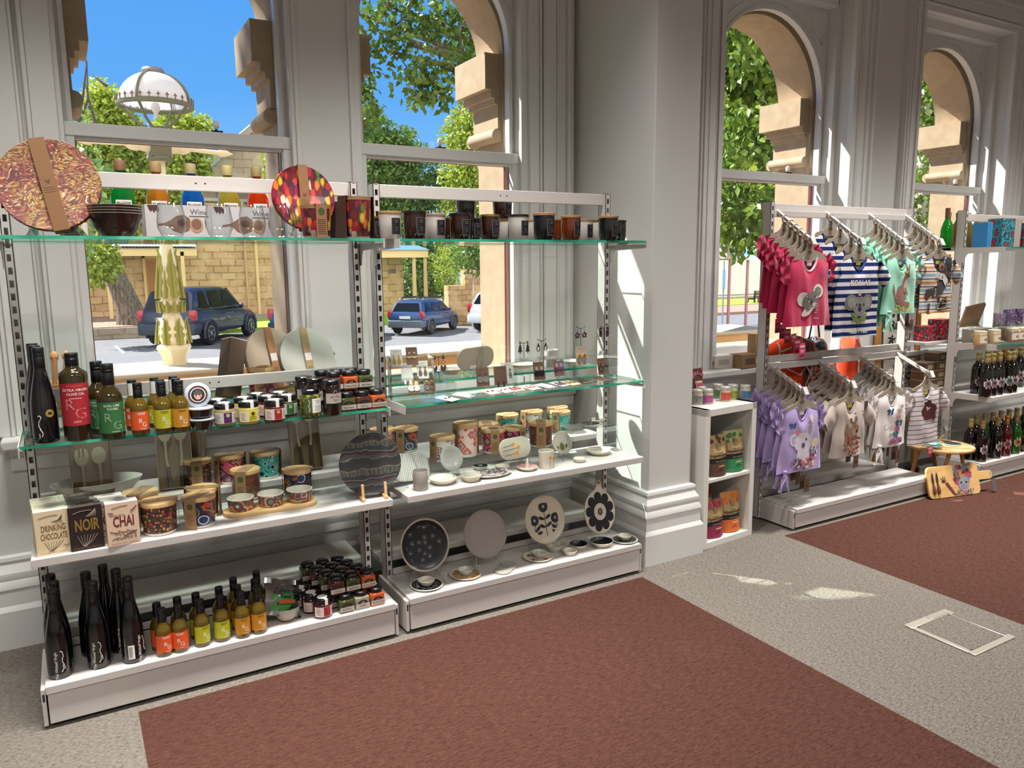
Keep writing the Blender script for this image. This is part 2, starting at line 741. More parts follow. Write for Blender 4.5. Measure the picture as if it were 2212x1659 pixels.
# stools (inner sills) and aprons
m = MB()
m.box(-.26, 2.42, 3.41, 3.66, .81, .85)
m.box(-.24, 2.42, 3.47, 3.53, .775, .81)
m.box(-.24, 2.42, 3.495, 3.53, .71, .775)
m.box(2.75, 9.0, 3.31, 3.66, .81, .85)
m.box(2.75, 9.0, 3.38, 3.43, .72, .81)
struct(m.build('trim_5', TRIMW, bevel=.008))

# sashes: one window each with frame, lower sash, arched upper sash, panes and catch
PORCELAIN = mat('f2f0ea', .15, coat=.5, name='porcelain')
BRASS = mat('3a3020', .4, .8, name='aged_brass')
RAIL = TRIMW
for i, (g0, g1) in enumerate(GL):
    ZSPR = ZSPS[i]
    ra = (g1 - g0) / 2
    x0, x1 = g0 - .045, g1 + .045
    fr = MB()
    fr.box(x0 - .035, x0 + .012, 3.53, 3.67, ZS - .13, 3.2)
    fr.box(x1 - .012, x1 + .035, 3.53, 3.67, ZS - .13, 3.2)
    fr.box(x0, x1, 3.53, 3.67, ZS - .13, ZS - .06)
    fr.box(x0, x1, 3.53, 3.67, 3.13, 3.2)
    win = struct(fr.build('window_%d' % (i + 1), TRIMW, bevel=.003))
    lo = MB()
    lo.box(x0 + .01, g0, 3.565, 3.605, ZS - .07, ZM + .03)
    lo.box(g1, x1 - .01, 3.565, 3.605, ZS - .07, ZM + .03)
    lo.box(g0, g1, 3.565, 3.605, ZS - .07, ZS)
    lo.box(x0 + .01, x1 - .01, 3.562, 3.605, ZM - .022, ZM + .03)
    lo.box(g0, g1, 3.575, 3.605, ZM - .034, ZM - .02)
    lo.box(g0, g0 + .005, 3.645, 3.66, ZS, ZM, 1).box(g1 - .005, g1, 3.645, 3.66, ZS, ZM, 1).box(g0, g1, 3.645, 3.66, ZM - .03, ZM - .02, 1)
    lower = lo.build('lower_sash', [TRIMW, mat('7c2436', .4, name='burgundy_outdoor_paint')], win, bevel=.003)
    MB().box(g0 - .005, g1 + .005, 3.588, 3.592, ZS - .01, ZM - .02).build('pane', PANE, lower)
    up = MB()
    arch_wall(up, x0 + .012, x1 - .012, ZM, 3.14, g0, g1, ZM + .028, ZSPR, 3.61, 3.645)
    for d0, yy in ((.0, 3.60), (.05, 3.603)):
        A = arch_pts(g0 - d0 - .018, g1 + d0 + .018, ZSPR, 24)
        B = arch_pts(g0 - d0, g1 + d0, ZSPR, 24)
        if d0 == 0:
            A = [(A[0][0], ZM + .03)] + A + [(A[-1][0], ZM + .03)]
            B = [(B[0][0], ZM + .03)] + B + [(B[-1][0], ZM + .03)]
        n = len(A)
        up.add([(p[0], y, p[1]) for P_ in (A, B) for p in P_ for y in (yy, 3.6099)],
               [f for k in range(n - 1) for f in ((2 * k, 2 * k + 2, 2 * n + 2 * k + 2, 2 * n + 2 * k), (2 * k, 2 * k + 1, 2 * k + 3, 2 * k + 2), (2 * n + 2 * k, 2 * n + 2 * k + 2, 2 * n + 2 * k + 3, 2 * n + 2 * k + 1))])
    # raised spandrel panels
    for s in (-1, 1):
        c = (g0 + g1) / 2
        P_ = [(c + s * (ra - .10 + .09 * t), ZSPR + math.sqrt(max(.0, (ra + .09) ** 2 - (ra - .10 + .09 * t) ** 2)) + .015) for t in (0, .33, .66, 1)]
        up.tube([(p[0], 3.608, p[1]) for p in P_] + [(c + s * (ra - .01), 3.608, 3.10), (c + s * (ra - .14), 3.608, 3.10)], .006, 6, close=True)
    upper = up.build('upper_sash', TRIMW, win)
    pn = arch_pts(g0 - .004, g1 + .004, ZSPR, 20)
    pn = [(g0 - .004, ZM + .02)] + pn + [(g1 + .004, ZM + .02)]
    MB().at(TR(0, 3.63, 0) @ RX(90)).prism([(p[0], p[1]) for p in pn], -.002, .002).build('pane', PANE, upper)
    ca = MB()
    cx = {0: .62, 1: 1.67, 2: 4.17, 3: 6.06}[i]
    ca.box(cx - .02, cx + .025, 3.572, 3.60, ZM + .03, ZM + .038, 1)
    ca.at(TR(cx, 3.585, ZM + .036)).lathe([(.004, 0, 1), (.006, .008), (.013, .018), (.015, .028), (.011, .04), (.002, .045)], 12)
    ca.build('catch', [PORCELAIN, BRASS], win)

# ---------------------------------------------------------------- tall moulded baseboards
BB = [(.075, 0), (.075, .155), (.068, .165), (.058, .175), (.055, .235), (.062, .243), (.06, .255), (.045, .275), (.05, .29), (.048, .305), (.03, .325), (.022, .34), (.03, .352), (.026, .366), (.0, .372)]


def board(name, path, wall):
    """path: corner points on the wall line, the room on the left of travel"""
    m = MB()
    P_ = [Vector((*p, 0)) for p in path]
    n = len(P_)
    dirs = []
    for i in range(n):
        def nrm(a, b):
            t = (b - a).normalized()
            return Vector((t.y, -t.x, 0))
        if i == 0:
            d = nrm(P_[0], P_[1])
        elif i == n - 1:
            d = nrm(P_[-2], P_[-1])
        else:
            a, b = nrm(P_[i - 1], P_[i]), nrm(P_[i], P_[i + 1])
            d = (a + b) / (1 + a.dot(b))
        dirs.append(d)
    k = len(BB)
    vs = [P_[i] + dirs[i] * o * .7 + Vector((0, 0, z)) for i in range(n) for o, z in BB]
    fs = [(i * k + j, (i + 1) * k + j, (i + 1) * k + j + 1, i * k + j + 1) for i in range(n - 1) for j in range(k - 1)]
    m.add(vs, fs)
    return struct(m.build(name, TRIMW, sharp=25))


board('baseboard_front', [(-3.2, 3.52), (2.43, 3.52), (2.43, 2.865), (2.71, 2.865), (2.71, 3.42), (9.0, 3.42)], 0)

# ---------------------------------------------------------------- outlet box let into the carpet
t = thing('floor_outlet_box', 'metal floor outlet box with carpet inlay let into the grey carpet', 'floor box', (3.032, 1.632, 0))
m = MB()
m.box(-.143, .143, -.146, -.118, .0005, .006).box(-.143, .143, .108, .146, .0005, .006).box(-.143, -.118, -.118, .108, .0005, .006).box(.112, .143, -.118, .108, .0005, .006)
m.build('frame', mat('d9d2c4', .3, .6), t, bevel=.002)
MB().at(TR(-.003, -.005, 0)).prism(rrect(.225, .222, .02), .0005, .0045).build('carpet_inlay', GREYC, t)
MB().box(.0, .125, .112, .14, .006, .0085).build('flap', mat('b9b4a8', .35, .5), t, bevel=.001)
MB().box(.118, .14, -.115, .1, .006, .0075).build('rubber_strip', mat('6b655c', .6), t)

p_ = onY(714, 762, 3.53)
t = thing('cord_hook', 'small brass cord hook screwed to the white panel between the two left windows', 'hook', (p_.x, 3.534, p_.z))
MB().at(RX(90)).prism(rrect(.016, .04, .007), 0, .003).build('back_plate', mat('8a6a4a', .35, .8), t)
MB().tube([(0, -.003, .006), (.004, -.014, .004), (.012, -.018, .0), (.014, -.014, -.008)], .004, 8).ball((.0, -.006, -.010), .006, 10).build('hook', mat('9a7a5a', .3, .8), t)
# ================================================================ outside: square below the windows, street level 1.4 m under the floor
GZ = -1.4


def gp(px, py, z=GZ):
    p = on(px, py, z)
    return p.x, p.y


ASPH = NT('asphalt', .9)
_o = ASPH.obj()
ASPH = ASPH.col(ASPH.mix(ASPH.noise(_o, 1.2, 5, .65), '5a595f', '77767a'))
PAVE = NT('concrete', .9)
PAVE = PAVE.col(PAVE.mix(PAVE.noise(PAVE.obj(), 3, 4), '8c8276', 'a49a8c'))
GRASS = NT('lawn', .9)
GRASS = GRASS.col(GRASS.mix(GRASS.noise(GRASS.obj(), 2, 5, .7), '5f8a20', '9cc238'))
MULCH = NT('bark_mulch', .95)
MULCH = MULCH.col(MULCH.ramp(MULCH.noise(MULCH.obj(), 9, 5, .7), [(.35, '6b4f40'), (.65, 'b59480')]))


def stone_blocks(name, sx, sz, a, b, c, mortar='8f7654', plane='xz'):
    q = NT(name, .9)
    o = q.obj()
    s = q.sep(o)
    v = q.comb(q.math('ADD', s[0], s[1]), s[2])
    n = q.t.nodes.new('ShaderNodeTexBrick')
    q.inp(n, 'Vector', q.warp(v, 1.5, .12))
    for k, w in (('Color1', a), ('Color2', b), ('Mortar', mortar)):
        q.inp(n, k, w)
    for k, w in (('Scale', 1.0), ('Mortar Size', .028), ('Brick Width', sx), ('Row Height', sz), ('Bias', .0)):
        n.inputs[k].default_value = w
    n.offset_frequency = 2
    col = q.mix(q.ramp(q.noise(o, 1.3, 3), [(.45, 0.0), (.6, .7)]), n.outputs[0], c)
    col = q.mix(q.math('MULTIPLY', q.noise(o, 9, 5, .7), .35), col, '7c6448')
    return q.col(col)


BLOCK = stone_blocks('honey_stone_blocks', .75, .36, 'dcb88c', 'c8a078', 'e4c498')
BLOCKG = stone_blocks('grey_stone_blocks', .95, .42, '9c9082', 'b0a292', 'c2b29c')
RUBBLE = stone_blocks('rubble_stone', .42, .25, 'd0a878', 'b08458', 'e0c090')
OCHRE = mat('e2c490', .6, name='cream_render')

struct(MB().box(-90, 160, 4.0, 130, GZ - .3, GZ - .02).build('ground', ASPH))
struct(MB().box(-90, 160, 4.0, 8.2, GZ - .02, GZ + .1).build('footpath', PAVE))
# kerb bed with mulch and lawn behind the parked cars
bx0, by0 = gp(150, 738)
bx1, by1 = gp(306, 742)
struct(MB().box(bx0 - 14, bx1 + .9, by0 + .4, by0 + 8.5, GZ - .02, GZ + .42).build('kerb', BLOCKG))
struct(MB().box(bx0 - 14, bx1 + .7, by0 + .6, by0 + 8.3, GZ + .4, GZ + .46).build('ground', MULCH))
struct(MB().box(-50, 90, 35.2, 41.0, GZ - .02, GZ + .16).build('lawn', GRASS))
struct(MB().box(-50, 90, 41.0, 60, GZ - .02, GZ + .3).build('footpath', PAVE))
# painted bay lines on the asphalt
for px, py, qx, qy in ((250, 748, 268, 762),):
    a, b = gp(px, py), gp(qx, qy)
    struct(MB().tube([(a[0], a[1], GZ - .02), (b[0], b[1], GZ - .02)], .05, 4).build('road_marking_lines', mat('e8e6e0', .8)))

# ---------------------------------------------------------------- parapet with the cast lamp standard
pz = .52
struct(MB().box(-8, 9, 7.85, 8.25, GZ, pz - .05).build('wall_parapet', NT('parapet_stone', .9).col('c89c6c')))
struct(MB().box(-8, 9, 7.80, 8.75, pz - .05, pz).build('trim_6', mat('b8ac98', .8), bevel=.02))


def leaf_ring(mb, n, r0, r1, z0, z1, w, m, curl=.05, a0=0):
    """acanthus leaves that hug a bulb and curl out at the tip"""
    for k in range(n):
        a = 360 * k / n + a0
        T = mb.T
        mb.T = T @ RZ(a)

        def fn(u, v):
            r = r0 + (r1 - r0) * v + .02 + (curl * max(0, v - .8) / .2)
            ww = w * math.sin(PI * min(1, .18 + v * .82)) * (1 + .14 * math.sin(v * 24))
            x = (u - .5) * 2 * ww
            return (x, -r - .018 * (1 - (2 * u - 1) ** 2), z0 + (z1 - z0) * v - (.5 * curl if v > .97 else 0))
        mb.grid(6, 30, fn, m)
        mb.tube([(0, -(r0 + (r1 - r0) * t + .05), z0 + (z1 - z0) * t) for t in (0, .3, .6, .85)], [.016, .014, .01, .006], 6, m)
        mb.T = T


LX, LY = onY(378, 775, 8.35).x, 8.35
u_ = .0049
t = thing('lamp_standard', 'cream and green cast iron lamp standard with acanthus leaves and a white dome', 'street lamp', (LX, LY, pz), 12)
CREAMP = mat('efe0bc', .5, name='cream_enamel')
LEAFP = mat('9a9440', .5, name='olive_green_enamel')
VERD = mat('6f6e58', .6, name='verdigris')
m = MB()
m.lathe([(.125, 0), (.118, .05), (.135, .11), (.172, .165), (.16, .20), (.13, .205)], 6)
m.build('pedestal', CREAMP, t, sharp=25)
m = MB()
m.lathe([(.115, .20), (.132, .26), (.134, .33), (.11, .43), (.075, .51), (.08, .56), (.10, .60), (.098, .64), (.083, .65), (.095, .70), (.102, .78), (.095, .88), (.078, 1.0), (.064, 1.12), (.056, 1.2), (.052, 1.5), (.048, 2.06)], 20)
m.build('column', CREAMP, t)
m = MB()
leaf_ring(m, 6, .112, .085, .21, .48, .052, 0, .035, 10)
m.build('lower_leaves', LEAFP, t)
m = MB()
leaf_ring(m, 10, .068, .085, .52, .645, .03, 0, .018)
m.build('collar_leaves', LEAFP, t)
m = MB()
leaf_ring(m, 4, .088, .035, .66, 1.16, .052, 0, .035, 5)
leaf_ring(m, 4, .088, .04, .66, .98, .026, 0, .01, 50)
m.build('upper_leaves', LEAFP, t)
m = MB()
m.box(-.09, .09, -.09, .09, 2.02, 2.2).lathe([(.11, 1.98), (.12, 2.0), (.11, 2.02)], 16).lathe([(.11, 2.2), (.09, 2.24), (.06, 2.3)], 16)
m.build('cross_block', VERD, t)
for s in (-1, 1):
    m = MB().at(RZ(2))
    m.tube([(s * .09, 0, 2.1), (s * .30, 0, 2.12)], [.05, .03], 10).tube([(s * .28, 0, 2.12), (s * .58, 0, 2.11)], .022, 8)
    m.ball((s * .22, 0, 2.11), .05, 10, sx=1.8)
    m.tube([(s * .58, 0, 2.11), (s * .62, 0, 2.11), (s * .67, 0, 2.11), (s * .74, 0, 2.11)], [.022, .04, .03, .004], 8)
    m.build('ladder_bar', CREAMP, t)
m = MB()
for k in range(4):
    a = PI / 4 + k * PI / 2
    c, q_ = math.cos(a), math.sin(a)
    m.tube([(.06 * c, .06 * q_, 2.26), (.2 * c, .2 * q_, 2.36), (.30 * c, .30 * q_, 2.48)], .014, 6)
m.lathe([(.325, 2.47), (.345, 2.48), (.345, 2.51), (.325, 2.52), (.31, 2.50), (.325, 2.47)], 40, close=False)
for k in range(4):
    a = PI / 4 + k * PI / 2
    m.tube([(.335 * math.cos(b) * math.cos(a), .335 * math.cos(b) * math.sin(a), 2.5 + .30 * math.sin(b)) for b in [i * PI / 2 / 9 for i in range(10)]], .015, 6)
m.build('lantern_frame', VERD, t)
m = MB()
for k in range(28):
    m.at(RZ(k * 360 / 28))
    m.box(-.004, .004, -.347, -.339, 2.51, 2.565).box(-.016, .016, -.347, -.339, 2.54, 2.55)
m.build('cresting', mat('7b5a50', .6), t)
q = NT('opal_glass', .25)
_a = q.n('BsdfTranslucent', {'Color': 'ffffff'})
_c = q.n('MixShader', {0: .45, 1: q.b.outputs[0], 2: _a})
q.t.links.new(_c, q.out.inputs[0])
OPAL = q.col('d8d2d8')
MB().lathe([(.322 * math.cos(i * PI / 2 / 12), 2.51 + .29 * math.sin(i * PI / 2 / 12)) for i in range(12)], 40, close=False).build('glass_dome', OPAL, t)
MB().lathe([(.10, 2.785), (.105, 2.81), (.09, 2.835), (.02, 2.84)], 20).build('dome_cap', mat('7d7c78', .6), t)
MB().lathe([(.02, 2.38), (.02, 2.43), (.035, 2.45), (.045, 2.48), (.03, 2.52), (.005, 2.53)], 14).build('bulb', OPAL, t)


# ---------------------------------------------------------------- trees
def leafmat(name, a, b, c):
    q = NT(name, .45)
    f = q.noise(q.obj(), 1.6, 3, .6)
    g = q.n('NewGeometry', out=8)
    base = q.ramp(f, [(.3, a), (.5, b), (.72, c)])
    base = q.mix(q.math('MULTIPLY', g, .5), base, c)
    q.inp(q.b, 'Base Color', base)
    tr = q.n('BsdfTranslucent', {'Color': base})
    q.t.links.new(q.n('MixShader', {0: .3, 1: q.b.outputs[0], 2: tr}), q.out.inputs[0])
    return q.m


q = NT('rough_bark', .95)
_f = q.noise(q.map(q.obj(), (14, 14, 2.2)), 1.0, 5, .65, .8)
q.bump(_f, .08, 1)
BARK = q.col(q.ramp(_f, [(.35, '3f362f'), (.62, '9a8a7a')]))
q = NT('pale_bark', .9)
PALEBARK = q.col(q.ramp(q.noise(q.map(q.obj(), (6, 6, 2)), 1.0, 4), [(.4, '8a8078'), (.6, 'd6cec4')]))
TWIG = mat('4f3f44', .9, name='twig')
LG = leafmat('green_leaf', '2e4e1a', '4d7226', '869e46')
LY_ = leafmat('yellow_green_leaf', '5c7a24', '8aa030', 'bcc254')
LD = leafmat('dark_leaf', '22441a', '3f6c22', '6f9c34')
LB = leafmat('blue_green_leaf', '3d6a35', '6b9450', 'a8c07c')


def leaf(vs, fs, p, d, up, L, w):
    """one pointed leaf folded along its midrib"""
    s = d.cross(up)
    s = s.normalized() if s.length > 1e-5 else Vector((1, 0, 0))
    nrm = s.cross(d)
    o = len(vs)
    vs += [p, p + d * L * .4 + s * w - nrm * w * .3, p + d * L - nrm * L * .12, p + d * L * .4 - s * w - nrm * w * .3, p + d * L * .45]
    fs += [(o, o + 1, o + 4), (o + 1, o + 2, o + 4), (o + 2, o + 3, o + 4), (o + 3, o, o + 4)]


def rvec(rng):
    while True:
        v = Vector((rng.uniform(-1, 1), rng.uniform(-1, 1), rng.uniform(-1, 1)))
        if .05 < v.length < 1:
            return v


def crown(blobs, n, L, rng, m, parent, name='foliage', hang=.4):
    vs, fs = [], []
    tot = sum(b[3] ** 2 for b in blobs)
    for b in blobs:
        c, rr = Vector(b[:3]), b[3]
        sz = b[4] if len(b) > 4 else 1
        k = int(n * rr ** 2 / tot)
        # leaves sit in sprays, so sky shows between them
        ns = max(6, k // 9)
        for _ in range(ns):
            v = rvec(rng)
            v = v.normalized() * (v.length ** .45)
            sp = c + Vector((v.x * rr, v.y * rr, v.z * rr * sz))
            for _ in range(9):
                p = sp + rvec(rng) * L * 1.7
                d = (rvec(rng) + v * .5 + Vector((0, 0, -hang))).normalized()
                leaf(vs, fs, p, d, rvec(rng), L * rng.uniform(.7, 1.15), L * rng.uniform(.26, .36))
    mb = MB()
    mb.add(vs, fs)
    return mb.build(name, m, parent)


def tree(label, base, trunk, r, blobs, n, L, lm, bark=None, seed=1, limbs=(), group='trees in the square'):
    """trunk: points relative to the base; blobs: world centres with radius"""
    if base is None:                                          # stands under the middle of its crown
        base = (sum(c[0] for c in blobs) / len(blobs), sum(c[1] for c in blobs) / len(blobs), GZ)
    rng = random.Random(seed)
    t = thing('tree', label, 'tree', base, 0, group)
    b = Vector(base)
    k = len(trunk)
    m = MB()
    m.tube(trunk, [r * (1.25 - .75 * i / max(1, k - 1)) if i else r * 1.5 for i in range(k)], 12)
    for c in blobs[:8]:
        e = Vector(c[:3]) - b
        s = Vector(trunk[-1])
        m.tube([s, s.lerp(e, .5) + Vector((0, 0, .1 * c[3])), e], [r * .4, r * .25, r * .06], 6)
    for l in limbs:
        m.tube([Vector(p) - b for p in l[0]], [l[1] * (1 - .8 * i / (len(l[0]) - 1)) for i in range(len(l[0]))], 6)
    m.build('trunk', bark or BARK, t)
    crown([(c[0] - b.x, c[1] - b.y, c[2] - b.z, *c[3:]) for c in blobs], n, L, rng, lm, t)
    return t


def bl(px, py, d, r, sz=1):
    p = atd(px, py, d)
    return (p.x, p.y, p.z, r, sz)


def foot(px, py, z=GZ):
    p = on(px, py, z)
    return (p.x, p.y, p.z)


f0 = foot(285, 702, GZ + .42)
d0 = 29.5
tree('old street tree with leaning dark trunk behind the lamp standard', f0, [(.1, 0, 0), (-.05, 0, .7), (-.35, 0, 1.7), (-.75, 0, 3.0), (-1.1, 0, 4.2)], .5,
     [bl(235, 250, d0, .9), bl(215, 330, d0, 1.0), bl(260, 300, d0, .8), bl(300, 350, d0, .9), bl(385, 290, d0, .8), bl(400, 360, d0, .75), bl(330, 420, d0, 1.0), bl(210, 420, d0, .9), bl(195, 560, d0 - 1.5, .8), bl(380, 440, d0, .8), bl(165, 380, d0, .9), bl(420, 325, d0, .45), bl(270, 450, d0, .9), bl(215, 200, d0, .35), bl(430, 270, d0, .35)], 26000, .21, LY_, seed=3)
# bare saplings at the left of the first window
b0 = atd(170, 270, 16)
t = thing('bare_sapling', 'leafless twigs rising against the sky at the left edge of the first window', 'sapling', (b0.x, b0.y, GZ), 0)
m = MB()
for pts in (((168, 280), (180, 200), (187, 140), (178, 95)), ((165, 275), (190, 215), (188, 130)), ((208, 272), (195, 225), (184, 180)), ((163, 260), (165, 205)), ((230, 185), (200, 163))):
    m.tube([atd(x, y, 16) - b0 + Vector((0, 0, b0.z - GZ)) for x, y in pts], [.035 - .03 * i / (len(pts) - 1) for i in range(len(pts))], 6)

m.tube([(-.75, 0, 0), (-.6, 0, (b0.z - GZ) * .6), (0, 0, b0.z - GZ)], [.07, .06, .035], 8)
m.build('stems', TWIG, t)
crown([(-.1, 0, b0.z - GZ - .2, .45), (.2, .1, b0.z - GZ - 1.2, .6), (-.2, 0, b0.z - GZ - 1.8, .6)], 500, .22, random.Random(5), LB, t)
tree('small yellow green tree beside the stone jamb of the first window', None, [(0, 0, 0), (0, 0, 3)], .1, [bl(598, 385, 39, 0.70), bl(575, 415, 39, 0.49), bl(608, 345, 39, 0.56), bl(600, 440, 39, 0.70), bl(585, 350, 39, 0.26)], 1500, .26, LY_, seed=8)
tree('broad dense green tree low in the second window', None, [(0, 0, 0), (0, 0, 6)], .4,
     [bl(790, 310, 46, 1.99), bl(830, 370, 46, 2.29), bl(900, 390, 46, 1.99), bl(780, 400, 46, 2.14), bl(860, 330, 46, 1.38), bl(940, 410, 46, 1.07), bl(850, 440, 46, 1.99), bl(770, 250, 46, 1.38)], 17000, .26, LG, seed=11)
tree('bright yellow green tree right in the second window', None, [(0, 0, 0), (0, 0, 3)], .15,
     [bl(1035, 260, 44, 1.27), bl(1020, 300, 44, 1.66), bl(1040, 350, 44, 1.91), bl(1010, 390, 44, 1.53), bl(1045, 430, 44, 1.78), bl(1000, 440, 44, 1.15), bl(1020, 330, 44, 1.27)], 10000, .29, LY_, seed=12)
tree('far green trees beyond the grounds seen under the upper shelf', None, [(0, 0, 0), (0, 0, 3)], .3,
     [bl(900, 560, 60, 3.0), bl(930, 590, 60, 2.2), bl(880, 610, 60, 2.0), bl(940, 535, 60, 2.0), bl(905, 520, 60, 2), bl(920, 625, 60, 1.6)], 6000, .36, LG, seed=13)
tree('round olive yellow bush in front of the rubble wall', None, [(0, 0, 0), (0, 0, 1.5)], .12, [bl(978, 575, 41, 1.20), bl(965, 600, 41, 0.72), bl(990, 555, 41, 0.84), bl(980, 540, 41, 0.72)], 3000, .13, LY_, seed=14)
tree('slim young tree with a pale stem by the bench', None, [(0, 0, 0), (0, 0, 1.8)], .05, [bl(1015, 545, 34, 0.69), bl(1035, 560, 34, 0.62), bl(995, 540, 34, 0.50), bl(1040, 535, 34, 0.62)], 1100, .2, LG, PALEBARK, seed=15)
# the near tree whose boughs hang into the top of the second window
k_ = 8.5
spr = [bl(x, y, k_, r) for x, y, r in ((775, 30, .2), (800, 60, .15), (840, 12, .2), (905, 30, .18), (960, 25, .2), (1000, 20, .16), (880, 95, .15), (835, 110, .14), (900, 130, .15), (945, 55, .12), (770, 100, .12), (775, 150, .1), (768, 190, .1), (885, 165, .12), (930, 170, .13), (960, 150, .12), (900, 195, .1), (985, 190, .13), (1000, 100, .12), (1020, 60, .14), (1035, 20, .15), (1005, 130, .1), (795, 165, .06), (770, 225, .09), (790, 215, .06), (1030, 110, .1), (950, 195, .08), (860, 70, .1), (1025, 160, .1), (915, 205, .07), (990, 45, .12), (870, 40, .12), (770, 60, .16), (775, 265, .16), (790, 285, .1))]
tree('near tree whose leafy boughs hang across the top of the second window', (9.0, 12.0, GZ), [(0, 0, 0), (-.3, -.3, 3.0), (-1.0, -.8, 5.6)], .25, spr, 1500, .10, LG, seed=21,
     limbs=[([atd(x, y, k_) for x, y in ((850, -60), (842, 0), (815, 50), (780, 80))], .035), ([atd(x, y, k_) for x, y in ((1010, -40), (1000, 30), (993, 70), (1000, 130), (985, 180))], .02), ([atd(x, y, k_) for x, y in ((900, -40), (880, 30), (850, 60))], .03), ([atd(x, y, k_) for x, y in ((950, 140), (975, 150), (985, 165), (1010, 170))], .008), ([atd(x, y, k_) for x, y in ((997, 210), (995, 230), (990, 250), (980, 270))], .005)])
# plane tree outside the third and fourth windows
tree('tall street tree left of the windows whose crown dapples the sun', (-7.9, 10.6, GZ), [(0, 0, 0), (.1, 0, 4), (.2, 0, 8)], .35, [(-6.5, 10.6, 12.6, 1.6), (-6.4, 10.6, 10.4, 1.4), (-6.3, 10.6, 14.6, 1.4), (-5.5, 10.6, 11.4, .7), (-5.5, 10.6, 13, .7), (-5.15, 10.6, 12.3, .4)], 9000, .17, LG, seed=41)
k_ = 9.6
rg = random.Random(31)
spr = [bl(rg.uniform(1545, 1700), rg.uniform(20, 470), k_ + rg.uniform(-1, 2.2), rg.uniform(.22, .42)) for _ in range(46)] + [bl(rg.uniform(1545, 1660), rg.uniform(470, 520), k_ - .5, .16) for _ in range(6)]
spr += [bl(rg.uniform(1960, 2050), rg.uniform(110, 500), k_ + 1.5 + rg.uniform(0, 2), rg.uniform(.4, .6)) for _ in range(20)]
tree('large leafy tree with pale limbs filling the third and fourth windows', (13.5, 11.5, GZ), [(0, 0, 0), (.1, 0, 2.2), (0, 0, 3.0)], .42, spr, 21000, .125, leafmat('plane_leaf', '2a4a18', '567c26', '9ab046'), PALEBARK, seed=22,
     limbs=[([atd(x, y, k_ + 1.2) for x, y in ((1690, 620), (1672, 470), (1655, 300), (1640, 150), (1625, 30), (1620, -60))], .22), ([atd(x, y, k_ + 1.4) for x, y in ((1570, 560), (1572, 300), (1580, 150), (1575, -30))], .12), ([atd(x, y, 11.4) for x, y in ((1985, 520), (1990, 330), (2005, 130), (2010, 20))], .14)])

# ---------------------------------------------------------------- sandstone courthouse
t = thing('stone_courthouse', 'honey coloured stone courthouse with gable and verandah across the street', 'building', (0, 43, GZ))


def W2(px, py, Y):
    p = onY(px, py, Y)
    return p.x, p.z - GZ


def part(name, mat_, fn, parent=None):
    b = MB()
    fn(b)
    return b.build(name, mat_, parent or t)


xl, _z = W2(430, 600, 43)
xr, _z = W2(640, 600, 43)
xg0 = W2(500, 500, 43)[0]
ez = W2(500, 398, 43)[1]
pk = W2(560, 262, 43)
xg1 = 2 * pk[0] - W2(415, 350, 43)[0]
xg0 = W2(415, 350, 43)[0]
part('gable_wall', BLOCKG, lambda b: b.at(TR(0, .3, 0) @ RX(90)).prism([(xg0, 0), (xg1, 0), (xg1, ez), (pk[0], pk[1] - .25), (xg0, ez)], -.3, .0))
part('lower_wall', BLOCK, lambda b: b.box(xg0 - 9, xg1, -.08, .05, 0, ez - 1.0))
part('cornice', mat('a49c94', .8), lambda b: b.box(xg0 - .2, xg1, -.35, .0, ez - .25, ez).box(xg0 - .2, xg1, -.2, .0, ez - .9, ez - .75))


def rake(b):
    for s, x in ((1, xg0 - .3), (-1, xg1 + .3)):
        b.tube([(x, -.1, ez + .05), (pk[0], -.1, pk[1])], .22, 4)
    b.add([(xg0 - .3, -.1, ez), (pk[0], -.1, pk[1]), (pk[0], 14, pk[1]), (xg0 - .3, 14, ez)], [(0, 1, 2, 3)]).add([(xg1 + .3, -.1, ez), (pk[0], -.1, pk[1]), (pk[0], 14, pk[1]), (xg1 + .3, 14, ez)], [(0, 1, 2, 3)])


part('roof', mat('8e8880', .8), rake)
pa, pb = W2(497, 0, 43)[0], W2(513, 0, 43)[0]
part('quoin_strip', OCHRE, lambda b: b.box(W2(516, 0, 43)[0], W2(522, 0, 43)[0], -.25, .0, 0, ez - .9))
part('downpipe', mat('c8a888', .6), lambda b: b.tube([(W2(495, 0, 43)[0], -.2, 0), (W2(494, 0, 43)[0], -.2, ez - .9)], .06, 8))
wx0, wx1 = W2(575, 0, 43)[0], W2(612, 0, 43)[0]
wz0, wz1 = W2(590, 622, 43)[1], W2(590, 515, 43)[1]
part('window_surround', OCHRE, lambda b: b.box(wx0 - .35, wx0, -.2, .0, wz0 - .1, wz1 + 1).box(wx0 - .35, wx1 + .35, -.25, .0, wz0 - .3, wz0))
wf = part('tall_window', mat('2a2a30', .2), lambda b: b.box(wx0, wx1, -.12, .0, wz0, wz1 + 1))
part('window_bars', mat('6d6258', .5), lambda b: [b.box(x, x + .05, -.16, -.12, wz0, wz1 + 1) for x in [wx0 + (wx1 - wx0) * i / 5 for i in range(6)]] + [b.box(wx0, wx1, -.16, -.12, z, z + .06) for z in [wz0 + (wz1 - wz0) * i / 4 for i in range(1, 5)]], wf)
